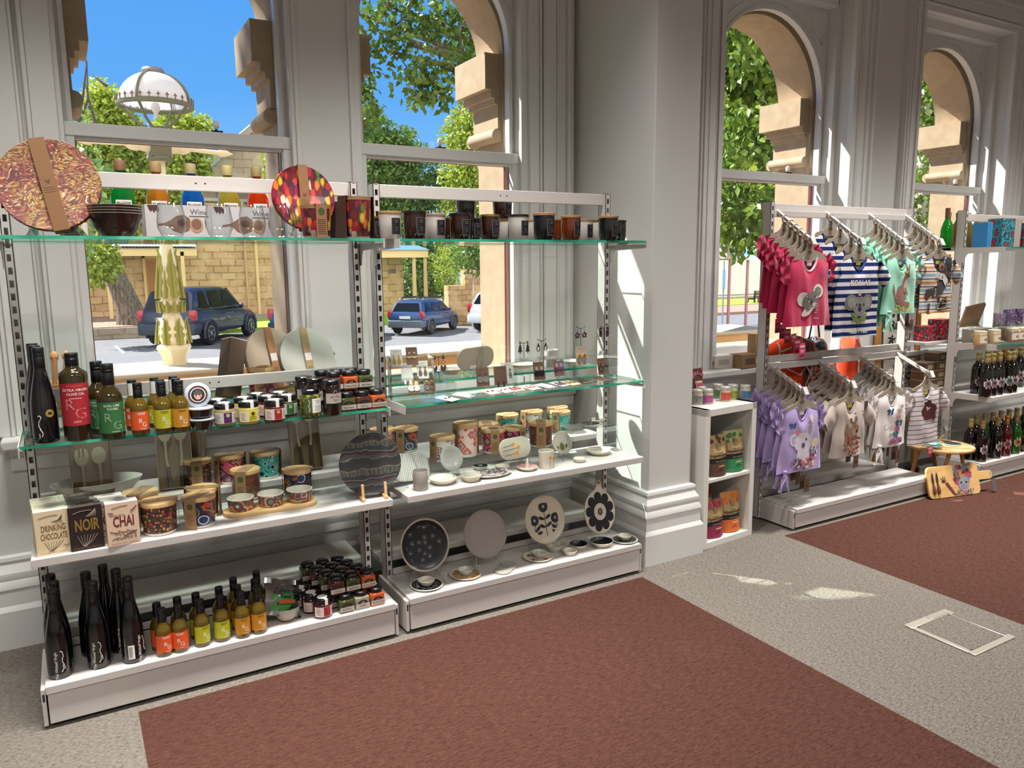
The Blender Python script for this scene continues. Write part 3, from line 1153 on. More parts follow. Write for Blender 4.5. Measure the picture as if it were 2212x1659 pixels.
# side wing with verandah and door
vx0, vx1 = W2(150, 0, 43)[0], W2(400, 0, 43)[0]
vz = W2(300, 532, 43)[1]
q = NT('corrugated_roof', .4, .2)
CORR = q.col(q.ramp(q.n('TexWave', {'Vector': q.obj(), 'Scale': 2.2}), [(.3, '8c98a8'), (.7, 'dfe6ea')]))
part('verandah_roof', CORR, lambda b: b.add([(vx0 - 4, -2.2, vz - .05), (vx1 - .6, -2.2, vz - .05), (vx1 - .6, 0, vz + .5), (vx0 - 4, 0, vz + .5)], [(0, 1, 2, 3)]).add([(vx0 - 4, -2.2, vz - .15), (vx1 - .6, -2.2, vz - .15), (vx1 - .6, 0, vz + .4), (vx0 - 4, 0, vz + .4)], [(0, 1, 2, 3)]))
part('verandah_beam', OCHRE, lambda b: b.box(vx0 - 4, vx1 - .6, -2.15, -1.95, vz - .5, vz - .15))
for px in (180, 352):
    part('verandah_post', OCHRE, lambda b: b.box(W2(px, 0, 40.9)[0] - .08, W2(px, 0, 40.9)[0] + .08, -2.15, -1.99, 0, vz - .3))
dx0, dx1 = W2(266, 0, 43)[0], W2(306, 0, 43)[0]
dz = W2(285, 558, 43)[1]
dr = part('front_door', mat('c08a58', .5), lambda b: b.box(dx0, dx1, -.16, -.05, .1, dz))
part('door_panels', mat('a87448', .5), lambda b: [b.box(dx0 + x, dx0 + x + .36, -.18, -.15, z0, z1) for x in (.1, .56) for z0, z1 in ((.3, 1.0), (1.15, dz - .15))], dr)
part('door_frame', OCHRE, lambda b: b.box(dx0 - .12, dx0, -.2, 0, 0, dz + .15).box(dx1, dx1 + .12, -.2, 0, 0, dz + .15).box(dx0 - .12, dx1 + .12, -.2, 0, dz, dz + .15))

# small stone porch seen left in the second window
Yp = 40
t = thing('stone_porch', 'small stone porch with posts and a blue awning left in the second window', 'porch', (0, Yp, GZ))
a0, a1 = W2(760, 0, Yp)[0], W2(853, 0, Yp)[0]
zt = W2(830, 545, Yp)[1]
part('wall', BLOCK, lambda b: b.box(a0, a1, 0, 6, 0, zt))
part('awning_roof', mat('5f84b0', .4), lambda b: b.add([(a0, -1.6, zt + .1), (W2(888, 0, Yp)[0], -1.6, zt + .1), (W2(888, 0, Yp)[0], 3, zt + .9), (a0, 3, zt + .9)], [(0, 1, 2, 3)]))
part('beam', OCHRE, lambda b: b.box(a0, W2(886, 0, Yp)[0], -1.5, -1.2, zt - .3, zt + .1))
for px in (857, 882):
    part('post', mat('d8b890', .6), lambda b: b.tube([(W2(px, 0, Yp)[0], -1.3, 0), (W2(px, 0, Yp)[0], -1.3, zt - .2)], [.14, .1], 8))
part('plaque', mat('6e6660', .5), lambda b: b.box(W2(821, 0, Yp)[0], W2(836, 0, Yp)[0], -.05, 0, W2(830, 590, Yp)[1], W2(830, 581, Yp)[1]))
px_, py_ = gp(938, 645)
t = thing('timber_pole', 'thin pale timber pole between the far trees in the second window', 'pole', (px_, 36, GZ))
MB().tube([(0, 0, 0), (0, 0, 5.2)], .12, 8).build('shaft', mat('cdb596', .8), t)
MB().tube([(0, 0, 5.2), (0, 0, 5.28)], [.14, .1], 8).build('cap', mat('b09a80', .8), t)
Yq = 33
rx0, rx1 = W2(955, 0, Yq)[0], W2(1075, 0, Yq)[0]
zt = onY(1000, 575, Yq).z
struct(MB().box(W2(994, 0, Yq)[0], rx1 + 8, Yq, Yq + .5, GZ, zt).box(rx0, W2(994, 0, Yq)[0], Yq, Yq + .5, GZ, zt - .9).build('wall_rubble', RUBBLE))


def bench(px, py, label, rz, w=1.7, c='5a4438'):
    b = foot(px, py)
    t = thing('park_bench', label, 'bench', b, rz, 'park benches')
    wd = mat(c, .7)
    for k in range(4):
        MB().box(-w / 2, w / 2, -.22 + .12 * k, -.13 + .12 * k, .42, .46).build('seat_slat', wd, t)
    for k in range(4):
        MB().box(-w / 2, w / 2, .26 + .02 * k, .29 + .02 * k, .52 + .11 * k, .60 + .11 * k).build('back_slat', wd, t)
    for s in (-1, 1):
        MB().box(s * w * .42 - .03, s * w * .42 + .03, -.22, -.16, 0, .42).box(s * w * .42 - .03, s * w * .42 + .03, .24, .34, 0, .95).box(s * w * .42 - .03, s * w * .42 + .03, -.22, .3, .36, .42).build('bench_end', mat('2e2a28', .5, .5), t)
    return t


bench(992, 678, 'brown slatted park bench beyond the blue wagon', 160, 2.0)
bench(1045, 640, 'pale pink slatted bench in front of the rubble stone wall', 180, 2.0, 'b08a78')


# ---------------------------------------------------------------- parked cars
def loft(sections, mb, m=0, capm=None):
    """sections along x: (x, z0, z1, w0, w1, round)"""
    n = 14
    rings = []
    for x, z0, z1, w0, w1, r in sections:
        P_ = []
        for i in range(n):
            a = 2 * PI * (i + .5) / n
            cx, sx_ = math.cos(a), math.sin(a)
            e = r
            u = math.copysign(abs(cx) ** e, cx)
            v = math.copysign(abs(sx_) ** e, sx_)
            zz = (z0 + z1) / 2 + v * (z1 - z0) / 2
            ww = w0 + (w1 - w0) * (v + 1) / 2
            P_.append((x, u * ww, zz))
        rings.append(P_)
    vs = [p for q_ in rings for p in q_]
    fs = [(k * n + i, k * n + (i + 1) % n, (k + 1) * n + (i + 1) % n, (k + 1) * n + i) for k in range(len(rings) - 1) for i in range(n)]
    fs += [tuple(range(n - 1, -1, -1)), tuple(range((len(rings) - 1) * n, len(rings) * n))]
    return mb.add(vs, fs, m)


CARGLASS = mat('080c0e', .1, spec=.35, coat=0, name='tinted_car_glass')
TYRE = mat('16161a', .8, name='tyre_rubber')
ALLOY = mat('a8acb4', .3, .9, name='alloy')
TAIL = mat('b01c22', .2, coat=.5, name='tail_lamp')
CHROME = mat('c8ccd2', .2, 1, name='chrome')


def car(label, loc, rz, paint, lower, rack=False, suv=True, light=TAIL):
    t = thing('parked_car', label, 'car', loc, rz, 'cars parked along the street')
    P_ = mat(paint, .3, .35, coat=.45)
    B = mat(lower, .6)
    hw = .9
    m = MB()
    loft([(-2.25, .45, .98, .72, .74, .5), (-2.2, .36, 1.05, .84, .84, .4), (-1.6, .30, 1.08, hw, .88, .35), (-.6, .28, 1.04, hw, .89, .35), (.9, .28, 1.0, hw, .87, .35), (1.7, .32, .92, .88, .80, .4), (2.15, .38, .80, .80, .70, .5), (2.28, .44, .70, .66, .6, .6)], m)
    m.build('body', P_, t)
    zr = 1.70 if suv else 1.55
    m = MB()
    loft([(-2.16, .96, 1.0, .76, .74, .4), (-1.88, .96, zr - .06, .80, .62, .35), (-1.5, .96, zr, .82, .64, .35), (.0, .96, zr, .82, .64, .35), (.45, .96, zr - .08, .82, .62, .35), (1.15, .92, .98, .80, .74, .4)], m)
    m.build('roof_and_pillars', P_, t)
    m = MB()
    m.add([(-2.13, y, z) if z < 1.1 else (-1.90, y, z) for y, z in ((-.66, 1.06), (.66, 1.06), (.52, zr - .13), (-.52, zr - .13))], [(0, 1, 2, 3)])
    b = m.v
    m.v = [(x - .02, y, z) for x, y, z in b]
    m.build('rear_window', CARGLASS, t)
    for s in (-1, 1):
        for x0, x1, x2, x3 in ((-1.72, -1.25, -1.32, -1.58), (-1.1, -.35, -.4, -1.05), (-.25, .72, .2, -.25)):
            m = MB()
            dz = 1.07
            m.add([(x0, s * .835, dz), (x1, s * .835, dz), (x2, s * .665, zr - .12), (x3, s * .665, zr - .12)], [(0, 1, 2, 3) if s < 0 else (3, 2, 1, 0)])
            m.build('side_window', CARGLASS, t)
    m = MB()
    m.add([(1.12, -.68, 1.02), (1.12, .68, 1.02), (.5, .54, zr - .1), (.5, -.54, zr - .1)], [(0, 1, 2, 3)])
    m.v = [(x + .03, y, z + .01) for x, y, z in m.v]
    m.build('windscreen', CARGLASS, t)
    for x in (-1.38, 1.36):
        for s in (-1, 1):
            w = MB()
            w.at(TR(x, s * .80, .34) @ RX(-90 * s)).lathe([(.20, -.1), (.33, -.1), (.345, -.06), (.345, .06), (.33, .1), (.22, .105)], 24)
            wo = w.build('wheel', TYRE, t)
            h = MB()
            h.at(TR(x, s * .80, .34) @ RX(-90 * s))
            h.lathe([(.215, .06), (.22, .11), (.20, .112), (.19, .07)], 24, close=False).lathe([(.05, .06), (.05, .108), (.0001, .108)], 10)
            for k in range(6):
                h.at(TR(x, s * .80, .34) @ RX(-90 * s) @ RZ(60 * k)).box(-.03, .03, .03, .205, .07, .105)
            h.build('rim', ALLOY, wo)
            a = MB()
            a.tube([(x + .40 * math.cos(q_), s * .895, .34 + .40 * math.sin(q_)) for q_ in [PI * i / 10 for i in range(-1, 12)]], .035, 6)
            a.build('wheel_arch', B if lower != paint else P_, t)
    MB().prism(rrect(.5, 1.74, .12), .30, .62, bev=.05).build('rear_bumper', B, t).location = (-2.08, 0, .05)
    MB().prism(rrect(.3, 1.5, .1), .34, .58, bev=.05).build('front_bumper', B, t).location = (2.12, 0, 0)
    for s in (-1, 1):
        MB().prism(rrect(.16, .2, .04), .76, 1.06, bev=.02).build('tail_lamp', light, t).location = (-2.16, s * .78, 0)
    MB().box(-2.31, -2.28, -.26, .26, .74, .86).build('number_plate', mat('e6e6e2', .5), t)
    MB().box(-2.30, -2.26, -.5, .5, .62, .66).build('trim_strip', CHROME, t)
    for s in (-1, 1):
        MB().ball((.55, s * .98, 1.06), .09, 10, sx=.7, sz=.75).build('mirror', P_, t)
        for x in (-.45, .35):
            MB().box(x, x + .16, s * .90 - .015, s * .90 + .015, .86, .89).build('door_handle', P_, t)
    MB().tube([(-2.33, 0, .36), (-2.42, 0, .36), (-2.42, 0, .44)], .025, 8).build('tow_ball', CHROME, t)
    if rack:
        for s in (-1, 1):
            MB().tube([(-1.6, s * .56, zr - .02), (-1.5, s * .56, zr + .07), (.1, s * .56, zr + .07), (.25, s * .56, zr - .04)], .02, 6).build('roof_rail', mat('26282c', .4), t)
        for x in (-1.2, -.2):
            MB().box(x - .03, x + .03, -.62, .62, zr + .08, zr + .11).build('cross_bar', mat('26282c', .4), t)
    return t


CLEARLAMP = mat('d8c8c8', .2, coat=.5)


def park(label, rear, front, paint, lower, rack, suv, k=1.0):
    """rear and front: where the two near side tyres touch the road"""
    a, b = on(*rear, GZ), on(*front, GZ)
    d = b - a
    L = d.length / 2.74
    s_ = min(1.25, max(.85, L)) * k
    an = math.atan2(d.y, d.x)
    c = a + Vector((math.cos(an) * 1.38 - math.sin(an) * .86, math.sin(an) * 1.38 + math.cos(an) * .86, 0)) * s_
    t = car(label, (c.x, c.y, GZ), math.degrees(an), paint, lower, rack, suv)
    t.scale = (s_, s_, s_)
    return t


park('dark blue four wheel drive wagon parked behind the lamp standard', (456, 744), (556, 722), '1c2742', '2e3848', False, True)
park('blue car mostly hidden by the stone jamb of the first window', (728, 742), (826, 720), '1f4c8c', '1a2c4a', False, True)
park('blue station wagon with roof racks seen through the second window', (932, 722), (981, 711), '27497c', '59626a', True, False)
park('white car cut off by the stone jamb of the second window', (1120, 716), (1180, 704), 'e4e6ea', 'c8ccd2', False, False)

# ---------------------------------------------------------------- what the third window shows of the street
Ys = 24
t = thing('bus_shelter', 'street shelter with a blue roof and pink posts under the tree in the third window', 'shelter', (0, Ys, GZ))
s0, s1 = W2(1520, 0, Ys)[0], W2(1612, 0, Ys)[0]
zt = W2(1580, 552, Ys)[1]
zt2 = W2(1560, 526, Ys)[1]
part('roof', mat('5f90cc', .5), lambda b: b.add([(s0 - 3, -1.5, zt), (s1 + .4, -1.5, zt), (s1 - 1.2, 1.5, zt2 + .2), (s0 - 3, 1.5, zt2 + .2)], [(0, 1, 2, 3)]))
part('fascia', mat('cdd6da', .6), lambda b: b.box(s0 - 3, s1 + .4, -1.55, -1.45, zt - .2, zt))
for px in (1580, 1618, 1540):
    part('post', mat('b47c80', .6), lambda b: b.tube([(W2(px, 0, Ys)[0], -1.4, 0), (W2(px, 0, Ys)[0], -1.4, zt - .1)], .06, 8))
Yw = 44
struct(MB().box(W2(1500, 0, Yw)[0] - 4, W2(1800, 0, Yw)[0] + 30, Yw, Yw + 5, GZ, W2(1560, 548, Yw)[1] + GZ).build('wall_street', mat('efe6d2', .8)))
t = thing('street_house', 'far house with a grey tin roof behind the shelter', 'house', (0, 60, GZ))
h0, h1 = W2(1570, 0, 60)[0], W2(1660, 0, 60)[0]
hz = W2(1600, 548, 60)[1]
part('walls', mat('d8cdb8', .8), lambda b: b.box(h0, h1 + 6, 0, 8, 0, hz + .3))
part('roof', mat('b8c0c4', .4), lambda b: b.add([(h0 - .5, -.5, hz), (h1 + 6, -.5, hz), (h1 + 3, 4, hz + 3), (h0 + 2.5, 4, hz + 3)], [(0, 1, 2, 3)]).add([(h0 - .5, -.5, hz), (h0 + 2.5, 4, hz + 3), (h0 - .5, 8.5, hz)], [(0, 1, 2)]))
bk = foot(1560, 680)
struct(MB().box(bk[0] - 6, bk[0] + 14, bk[1], bk[1] + 6, GZ - .02, GZ + .12).build('footpath', NT('brick_paving', .9).col('9a7468')))
bench(1632, 658, 'dark bench under the street shelter in the third window', 190, 1.4, '3a3230')
t = thing('street_sign', 'slim blue and white street sign on a pole seen in the third window', 'sign', (*gp(1560, 700), GZ))
MB().tube([(0, 0, 0), (0, 0, 2.9)], .035, 8).build('pole', mat('8090a0', .5), t)
MB().box(-.12, .12, -.02, .02, 1.6, 2.5).build('panel', mat('a8c0dc', .5), t)
# ================================================================ shop fittings
_q = NT('green_glass_edge', .12, coat=.4)
_n = _q.noise(_q.map(_q.obj(), (7, 7, 7)), 1.0, 2)
GEDGE = _q.col(_q.ramp(_n, [(.35, '0f7a60'), (.6, '35b08e'), (.75, '7fdcc0')]))
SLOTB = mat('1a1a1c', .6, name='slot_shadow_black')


def post(x, y, z0, z1, parent, w=.028, d=.06, slots=True):
    """slotted upright: square tube whose front face is pierced by a column of slots"""
    m = MB()
    x0, x1, y0, y1 = x - w / 2, x + w / 2, y - d / 2, y + d / 2
    m.box(x0, x0 + .0025, y0, y1, z0, z1).box(x1 - .0025, x1, y0, y1, z0, z1).box(x0, x1, y1 - .0025, y1, z0, z1)
    m.box(x0, x1, y0, y1, z1 - .002, z1)
    sw, sh, pt = .006, .023, .0425
    m.box(x0, x - sw, y0, y0 + .0025, z0, z1).box(x + sw, x1, y0, y0 + .0025, z0, z1)
    z = z0
    k = 0
    while z < z1 - .001:
        zt = min(z + pt - sh, z1)
        m.box(x - sw, x + sw, y0, y0 + .0025, z, zt)
        z += pt
    return m.build('post', WHITE, parent, sharp=30)


def bracket(x, z, yb, yf, parent, side, h=.10):
    m = MB().at(TR(x, 0, 0) @ Matrix(((0, 0, 1, 0), (1, 0, 0, 0), (0, 1, 0, 0), (0, 0, 0, 1))))
    P_ = [(yf, z), (yb, z), (yb, z - h), (yb - .018, z - h)] + [(yb - .018 - .03 * (1 - math.cos(R(a))), z - h + .01 + (h - .05) * math.sin(R(a))) for a in (20, 45, 70, 90)] + [(yf, z - .034)]
    m.prism(P_, -.0015, .0015)
    m.at().box(x - .001 if side > 0 else x - .009, x + .009 if side > 0 else x + .001, yf + .01, yb, z - .016, z - .011)
    return m.build('bracket', WHITE, parent)


def glass_shelf(x0, x1, y0, y1, z, parent):
    m = MB()
    m.box(x0, x1, y0, y1, z - .010, z, 0)
    m.mi = [0, 0, 1, 1, 1, 1]
    return m.build('glass_shelf', [SHELFGLASS, GEDGE], parent)


def bars(x0, x1, parent, zs=((1.768, 1.82), (1.042, 1.085), (.545, .585))):
    for z0, z1 in zs:
        m = MB().box(x0, x1, 3.045, 3.068, z0, z1)
        c = (x0 + x1) / 2
        for d in (-.016, .016):
            m.at(TR(c + d + .02, 3.0449, (z0 + z1) / 2) @ RX(90)).poly(circ(.0035, 8), 1, 0)
        m.build('crossbar', [WHITE, SLOTB], parent, bevel=.002)


def base(x0, x1, yf, zt, parent, yb=3.03):
    MB().box(x0 + .004, x1 - .004, yf + .008, yf + .026, .018, zt - .03).build('kick_panel', WHITE, parent, bevel=.0015)
    MB().box(x0, x1, yf, yb, zt - .027, zt).build('base_shelf', WHITE, parent, bevel=.002)
    m = MB().box(x0 + .03, x1 - .03, yf + .05, yb + .02, .0, .02)  # black slab stands in for the shade under the kick panel
    m.build('floor_gap_shade', SLOTB, parent)
    for x, s in ((x0, -1), (x1, 1)):
        m = MB()
        xa, xb = sorted((x + s * .001, x + s * .014))
        m.box(xa, xb, yf + .012, 3.09, .012, zt - .012)
        m.box(xa + .003, xb - .003, yf + .0115, yf + .014, zt - .055, zt - .028, 1)
        m.build('base_leg', [WHITE, SLOTB], parent, bevel=.001)


def gondola(name, label, x0, x1, px0, px1, zt=.152, shelves=True):
    t = thing(name, label, 'shelving unit', (0, 0, 0), 0, 'white shop shelving units')
    for x in (px0, px1):
        post(x, 3.055, .012, 1.822, t)
    return t


G = 'white slotted shop shelving unit '
G1 = gondola('shelving_unit', G + 'below the two left windows, stocked with bottles and boxes', -.165, 1.045, -.148, 1.028)
bars(-.134, 1.014, G1)
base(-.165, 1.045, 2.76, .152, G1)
G2 = gondola('shelving_unit', G + 'beside the plastered pier, stocked with candles and ceramics', 1.107, 2.305, 1.122, 2.285)
bars(1.136, 2.271, G2, ((1.768, 1.82), (.545, .585)))
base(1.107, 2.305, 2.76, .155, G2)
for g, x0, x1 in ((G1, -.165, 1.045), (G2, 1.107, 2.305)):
    for z, zb in ((.953, .985), (1.594, 1.594)):
        s = glass_shelf(x0 + .004, x1 - .004, 2.757, 3.02, z, g)
        bracket(x0, z, 3.03, 2.752, s, 1)
        bracket(x1, z, 3.03, 2.752, s, -1)
        s = glass_shelf(x0 + .004, x1 - .004, 3.10, 3.37, zb, g)
    MB().box(x0, x1, 2.752, 3.025, .56, .588).build('timber_shelf', WHITE, g, bevel=.002)
    MB().box(x0, x1, 3.10, 3.39, .612, .638).build('timber_shelf', WHITE, g, bevel=.002)
    MB().box(x0, x1, 3.10, 3.40, .19, .215).build('back_base_shelf', WHITE, g, bevel=.002)
    MB().box(x0 + .02, x1 - .02, 3.03, 3.05, .155, .178).build('back_rail', WHITE, g, bevel=.002)
    m = MB().box(x0 + .02, x1 - .02, 3.032, 3.09, .02, .15)  # solid black fill painted in for the shade between front and rear base
    m.build('base_gap_shade', SLOTB, g)

# garment unit: sloping hanger rails above and below, plain base
G3X = (3.43, 4.70)
G3 = gondola('garment_rack', 'white slotted garment rack with sloping hanger rails beyond the cube shelf', *G3X, 3.415, 4.705)
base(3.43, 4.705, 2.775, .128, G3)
for z in (1.765, .905):
    MB().box(3.40, 4.72, 3.068, 3.09, z + .01, z + .05).build('crossbar', WHITE, G3, bevel=.002)
    MB().box(3.43, 4.69, 3.035, 3.06, z - .025, z + .01).build('crossbar', WHITE, G3, bevel=.002)
RAILX = (3.47, 3.88, 4.27, 4.635)
for x in RAILX:
    for (za, zb) in ((1.775, 1.595), (.905, .785)):
        m = MB()
        m.tube([(x, 3.05, za), (x, 2.79, zb)], .0125, 4)
        m.at(TR(x, 2.79, zb) @ RX(-28)).box(-.016, .016, -.006, .004, -.016, .03)
        m.build('hanger_rail', WHITE, G3, bevel=.001)
MB().box(3.43, 4.70, 3.10, 3.35, .60, .63).build('back_shelf', WHITE, G3, bevel=.002)
MB().box(3.43, 4.70, 3.10, 3.35, .10, .13).build('back_base_shelf', WHITE, G3, bevel=.002)

# wine unit at the right edge
G4 = gondola('shelving_unit', G + 'at the right edge, stocked with rows of wine bottles', 5.27, 6.5, 5.285, 6.49)
bars(5.30, 6.47, G4, ((1.75, 1.80),))
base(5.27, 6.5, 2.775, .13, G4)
for z in (1.575, .935):
    s = glass_shelf(5.275, 6.495, 2.76, 3.02, z, G4)
    bracket(5.27, z, 3.03, 2.755, s, 1)
for z in (.588,):
    MB().box(5.27, 6.5, 2.755, 3.025, z - .028, z).build('timber_shelf', WHITE, G4, bevel=.002)
bracket(5.27, .588, 3.03, 2.755, G4, 1)
for zb in (1.575, .935, .60):
    MB().box(5.06, 6.5, 3.11, 3.27, zb - .02, zb).build('back_shelf', WHITE, G4, bevel=.002)

# two-compartment cube shelf beside the pier
t = thing('cube_shelf', 'small white two compartment cube shelf standing against the pier', 'shelf', (2.778, 2.832, 0), 5.2)
for n_, b_ in (('side_panel', (0, .034, 0, .37, 0, .748)), ('side_panel', (.371, .405, 0, .37, 0, .748)), ('top_panel', (.0, .405, 0, .37, .712, .748)), ('bottom_panel', (.034, .371, 0, .37, 0, .034)), ('middle_shelf', (.034, .371, .002, .37, .356, .374)), ('back_panel', (.034, .371, .35, .366, .034, .712))):
    MB().box(*b_).build(n_, mat('dcd9d2', .4), t, bevel=.0015)
CUBE = t
# ================================================================ pattern materials for the wares
def rings(name, metric, sc, stops, warp=0.0, rnd=1.0, flat=False, rough=.35, str_=(1, 1, 1), cell=None):
    q = NT(name, rough, coat=.2)
    v = q.obj() if flat else q.cyl()
    v = q.map(v, str_)
    if warp:
        v = q.warp(v, sc * .5, warp)
    d = q.vor(v, sc, rnd=rnd, distance=metric)
    c = q.ramp(d, stops, 'CONSTANT')
    if cell:
        k = q.sep(q.vor(v, sc, 1, rnd=rnd, distance=metric))
        c = q.mix(q.math('GREATER_THAN', k[0], .55), c, q.ramp(d, cell, 'CONSTANT'))
    return q.col(c)


P_DIAM = rings('diamond_pattern', 'MANHATTAN', 26, [(0, 'b0343e'), (.14, '3a1c2c'), (.26, 'e8ddd4'), (.34, '45283e'), (.46, 'd8a8a4'), (.54, '7c2440'), (.66, '2a2440'), (.8, 'd0566a')], .006, .8)
P_PINKD = rings('pink_diamond_pattern', 'MANHATTAN', 30, [(0, 'e0526a'), (.14, '5a2a4a'), (.24, 'f4ece6'), (.34, '4a5a8a'), (.44, 'f2c8c0'), (.54, 'c23a58'), (.68, 'e88a5a'), (.8, 'f4dcd4')], .006, .8)
P_TEAL = rings('teal_spot_pattern', 'EUCLIDEAN', 46, [(0, '10282e'), (.3, '1e3c4c'), (.36, 'd8ece4'), (.44, '3a9a94'), (.62, '5cc0a8'), (.8, '2a7a8a')], .003, .8, cell=[(0, '14303a'), (.34, '206a72'), (.44, '4cb0a0'), (.7, '2c8088')])
P_STAR = rings('rust_star_pattern', 'EUCLIDEAN', 24, [(0, '5a7a80'), (.12, '2a3438'), (.2, '8a6a5a'), (.32, '6e4a3a'), (.5, '7a4634'), (.7, '5a3a30')], .008, 1.0)
P_RING = rings('navy_ring_pattern', 'EUCLIDEAN', 20, [(0, 'c8902a'), (.1, '2a4a3a'), (.18, 'e8e0d0'), (.24, '233a66'), (.36, 'd8d8d0'), (.41, '1c2c50'), (.55, '6e1e2e'), (.66, '2c5a4a'), (.74, 'd07a2a'), (.8, '20304a')], .012, 1.0, cell=[(0, '7c1a2a'), (.2, 'e8c83a'), (.26, '8a2030'), (.42, '3a8a6a'), (.5, '2a2c4a'), (.7, 'c04a2a')])
P_SPOT = rings('seed_spot_pattern', 'EUCLIDEAN', 110, [(0, 'e0c84a'), (.25, '8a2a4a'), (.45, '4a2a3a'), (.7, '3a3a2a')], .003, 1.0, cell=[(0, 'b8c85a'), (.3, 'a83a4a'), (.5, '4a5a34'), (.75, '2c3424')])
P_BOWL = rings('desert_ring_pattern', 'EUCLIDEAN', 26, [(0, '6a5a40'), (.14, '8a2432'), (.24, 'eee4d8'), (.3, '5a5458'), (.42, '86242c'), (.56, 'd0a050'), (.64, '4a7a84'), (.72, '7c1e28'), (.85, 'c86a3a')], .012, 1.0, cell=[(0, '8a2432'), (.25, '4a8a8a'), (.4, '6a1e2a'), (.55, 'd8c090'), (.64, '8a8a92'), (.75, '93403a')])
P_WAVE = rings('rainbow_wave_pattern', 'CHEBYCHEV', 24, [(0, 'f0e0d0'), (.15, 'd84a5a'), (.25, 'f0d8b0'), (.34, '4a7ab0'), (.44, 'f4ece0'), (.52, 'e08a4a'), (.62, '7a3a6a'), (.74, 'f0c8c0')], .02, 1.0)

q = NT('tulip_pattern', .3, coat=.3)
_v = q.map(q.obj(), (1, 1, .5))
_c = q.vor(_v, 62, 1)
_h = q.sep(_c)
_d = q.vor(_v, 62)
_k = q.ramp(_h[0], [(0, '6a1a20'), (.16, 'b8342a'), (.32, '7a1a3a'), (.46, 'd8702a'), (.58, '3a2440'), (.68, 'c8a838'), (.78, 'a02a34'), (.88, '5a7030'), (.96, 'e0b8a8')], 'CONSTANT')
TULIP = q.col(q.mix(q.ramp(_d, [(.46, 0.0), (.72, .85)]), _k, '3a1418'))
q = NT('feather_pattern', .55)
_v = q.warp(q.obj(), 9, .14)
_m = q.map(_v, (120, 1, 330), rot=(0, .35, 0))
_s = q.vor(_m, 1.0)
_c = q.sep(q.vor(_m, 1.0, 1))
_n = q.noise(q.obj(), 13, 2)
_k = q.mix(q.ramp(_n, [(.42, 0.0), (.56, 1.0)]), q.ramp(_c[0], [(0, '703030'), (.3, '904a3e'), (.5, '884850'), (.7, 'ac5830'), (.85, 'c4a880')], 'CONSTANT'), q.ramp(_c[0], [(0, 'a8823c'), (.35, '925c30'), (.55, 'b89e6a'), (.75, '783632'), (.9, 'bcae98')], 'CONSTANT'))
FEATHER = q.col(q.mix(q.ramp(_s, [(.46, 0.0), (.66, .9)]), _k, '54282a'))
q = NT('dark_wave_pattern', .4, coat=.2)
_v = q.map(q.warp(q.warp(q.obj(), 14, .05), 40, .012), (1, 1, 1))
_z = q.sep(_v)[2]
_w = q.math('FRACT', q.math('MULTIPLY', _z, 9.5))
_k = q.ramp(_w, [(0, '2c2c2e'), (.22, '7a7468'), (.25, '47444a'), (.40, '3c2426'), (.52, '8a8478'), (.55, '2a323c'), (.68, '5c564c'), (.86, '807868'), (.89, '343234')], 'CONSTANT')
_x = q.math('FRACT', q.math('MULTIPLY', q.sep(_v)[0], 60.0))
_l = q.math('MULTIPLY', q.math('GREATER_THAN', _w, .70), q.math('MULTIPLY', q.math('LESS_THAN', _w, .85), q.math('LESS_THAN', _x, .18)))
DARKWAVE = q.col(q.mix(_l, _k, '1e1c1c'))

# ---------------------------------------------------------------- bottles
DARKG = mat('0d0d10', .1, coat=.6, name='black_glass')
OLIVEG = mat('2b220b', .08, coat=.6, name='olive_glass')
DRESSG = mat('55430f', .1, coat=.5, name='amber_dressing')
CAPB = mat('101014', .35, coat=.2, name='black_screw_cap')
INKW = mat('e8e4da', .6, name='white_ink')


def cap(r, z0, z1, ribs=True):
    h = z1 - z0
    return [(r * .97, z0), (r, z0 + .001), (r, z0 + h * .55), (r * .96, z0 + h * .57), (r * .96, z0 + h * .6), (r, z0 + h * .62), (r, z0 + h * .7), (r * .97, z0 + h * .71), (r, z0 + h * .73), (r, z1 - .002), (r * .93, z1), (.0001, z1)]


def bottle(name, label, cat, group, prof, glass, capr, z0, z1, capm=CAPB, labels=()):
    t = thing(name, label, cat, (0, 0, -5), 0, group)
    MB().lathe(prof, 28).build('glass_body', glass, t)
    MB().lathe(cap(capr, z0, z1), 24).build('cap', capm, t)
    for nm, mats, fn in labels:
        b = MB()
        fn(b)
        b.build(nm, mats, t)
    return t


def rg(b, r, z, s, m, a=8):
    b.wrap('R', s, r, z, a - 11, m)
    b.wrap('G', s, r, z - s * .62, a + 13, m)


def lines(b, r, z, a, n, w, m, dz=.005, h=.0016):
    for i in range(n):
        b.band(r, z - i * dz, z - i * dz + h, a - w * (1 - .15 * (i % 3)), a + w * (1 - .1 * ((i + 1) % 3)), m, 4)


def flute_label(b):
    b.wrap('The Wicked Virgin', .0125, .0378, .05, -2, 0, .01, rot=1)
    for pts in ([(14, .098), (22, .096), (25, .088), (27, .078), (22, .074), (20, .062), (26, .052), (31, .042), (29, .034)], [(22, .05), (24, .04), (21, .032), (14, .026)]):
        b.tube([(.0376 * math.sin(R(a)), -.0376 * math.cos(R(a)), z) for a, z in pts], .0011, 5, 0)


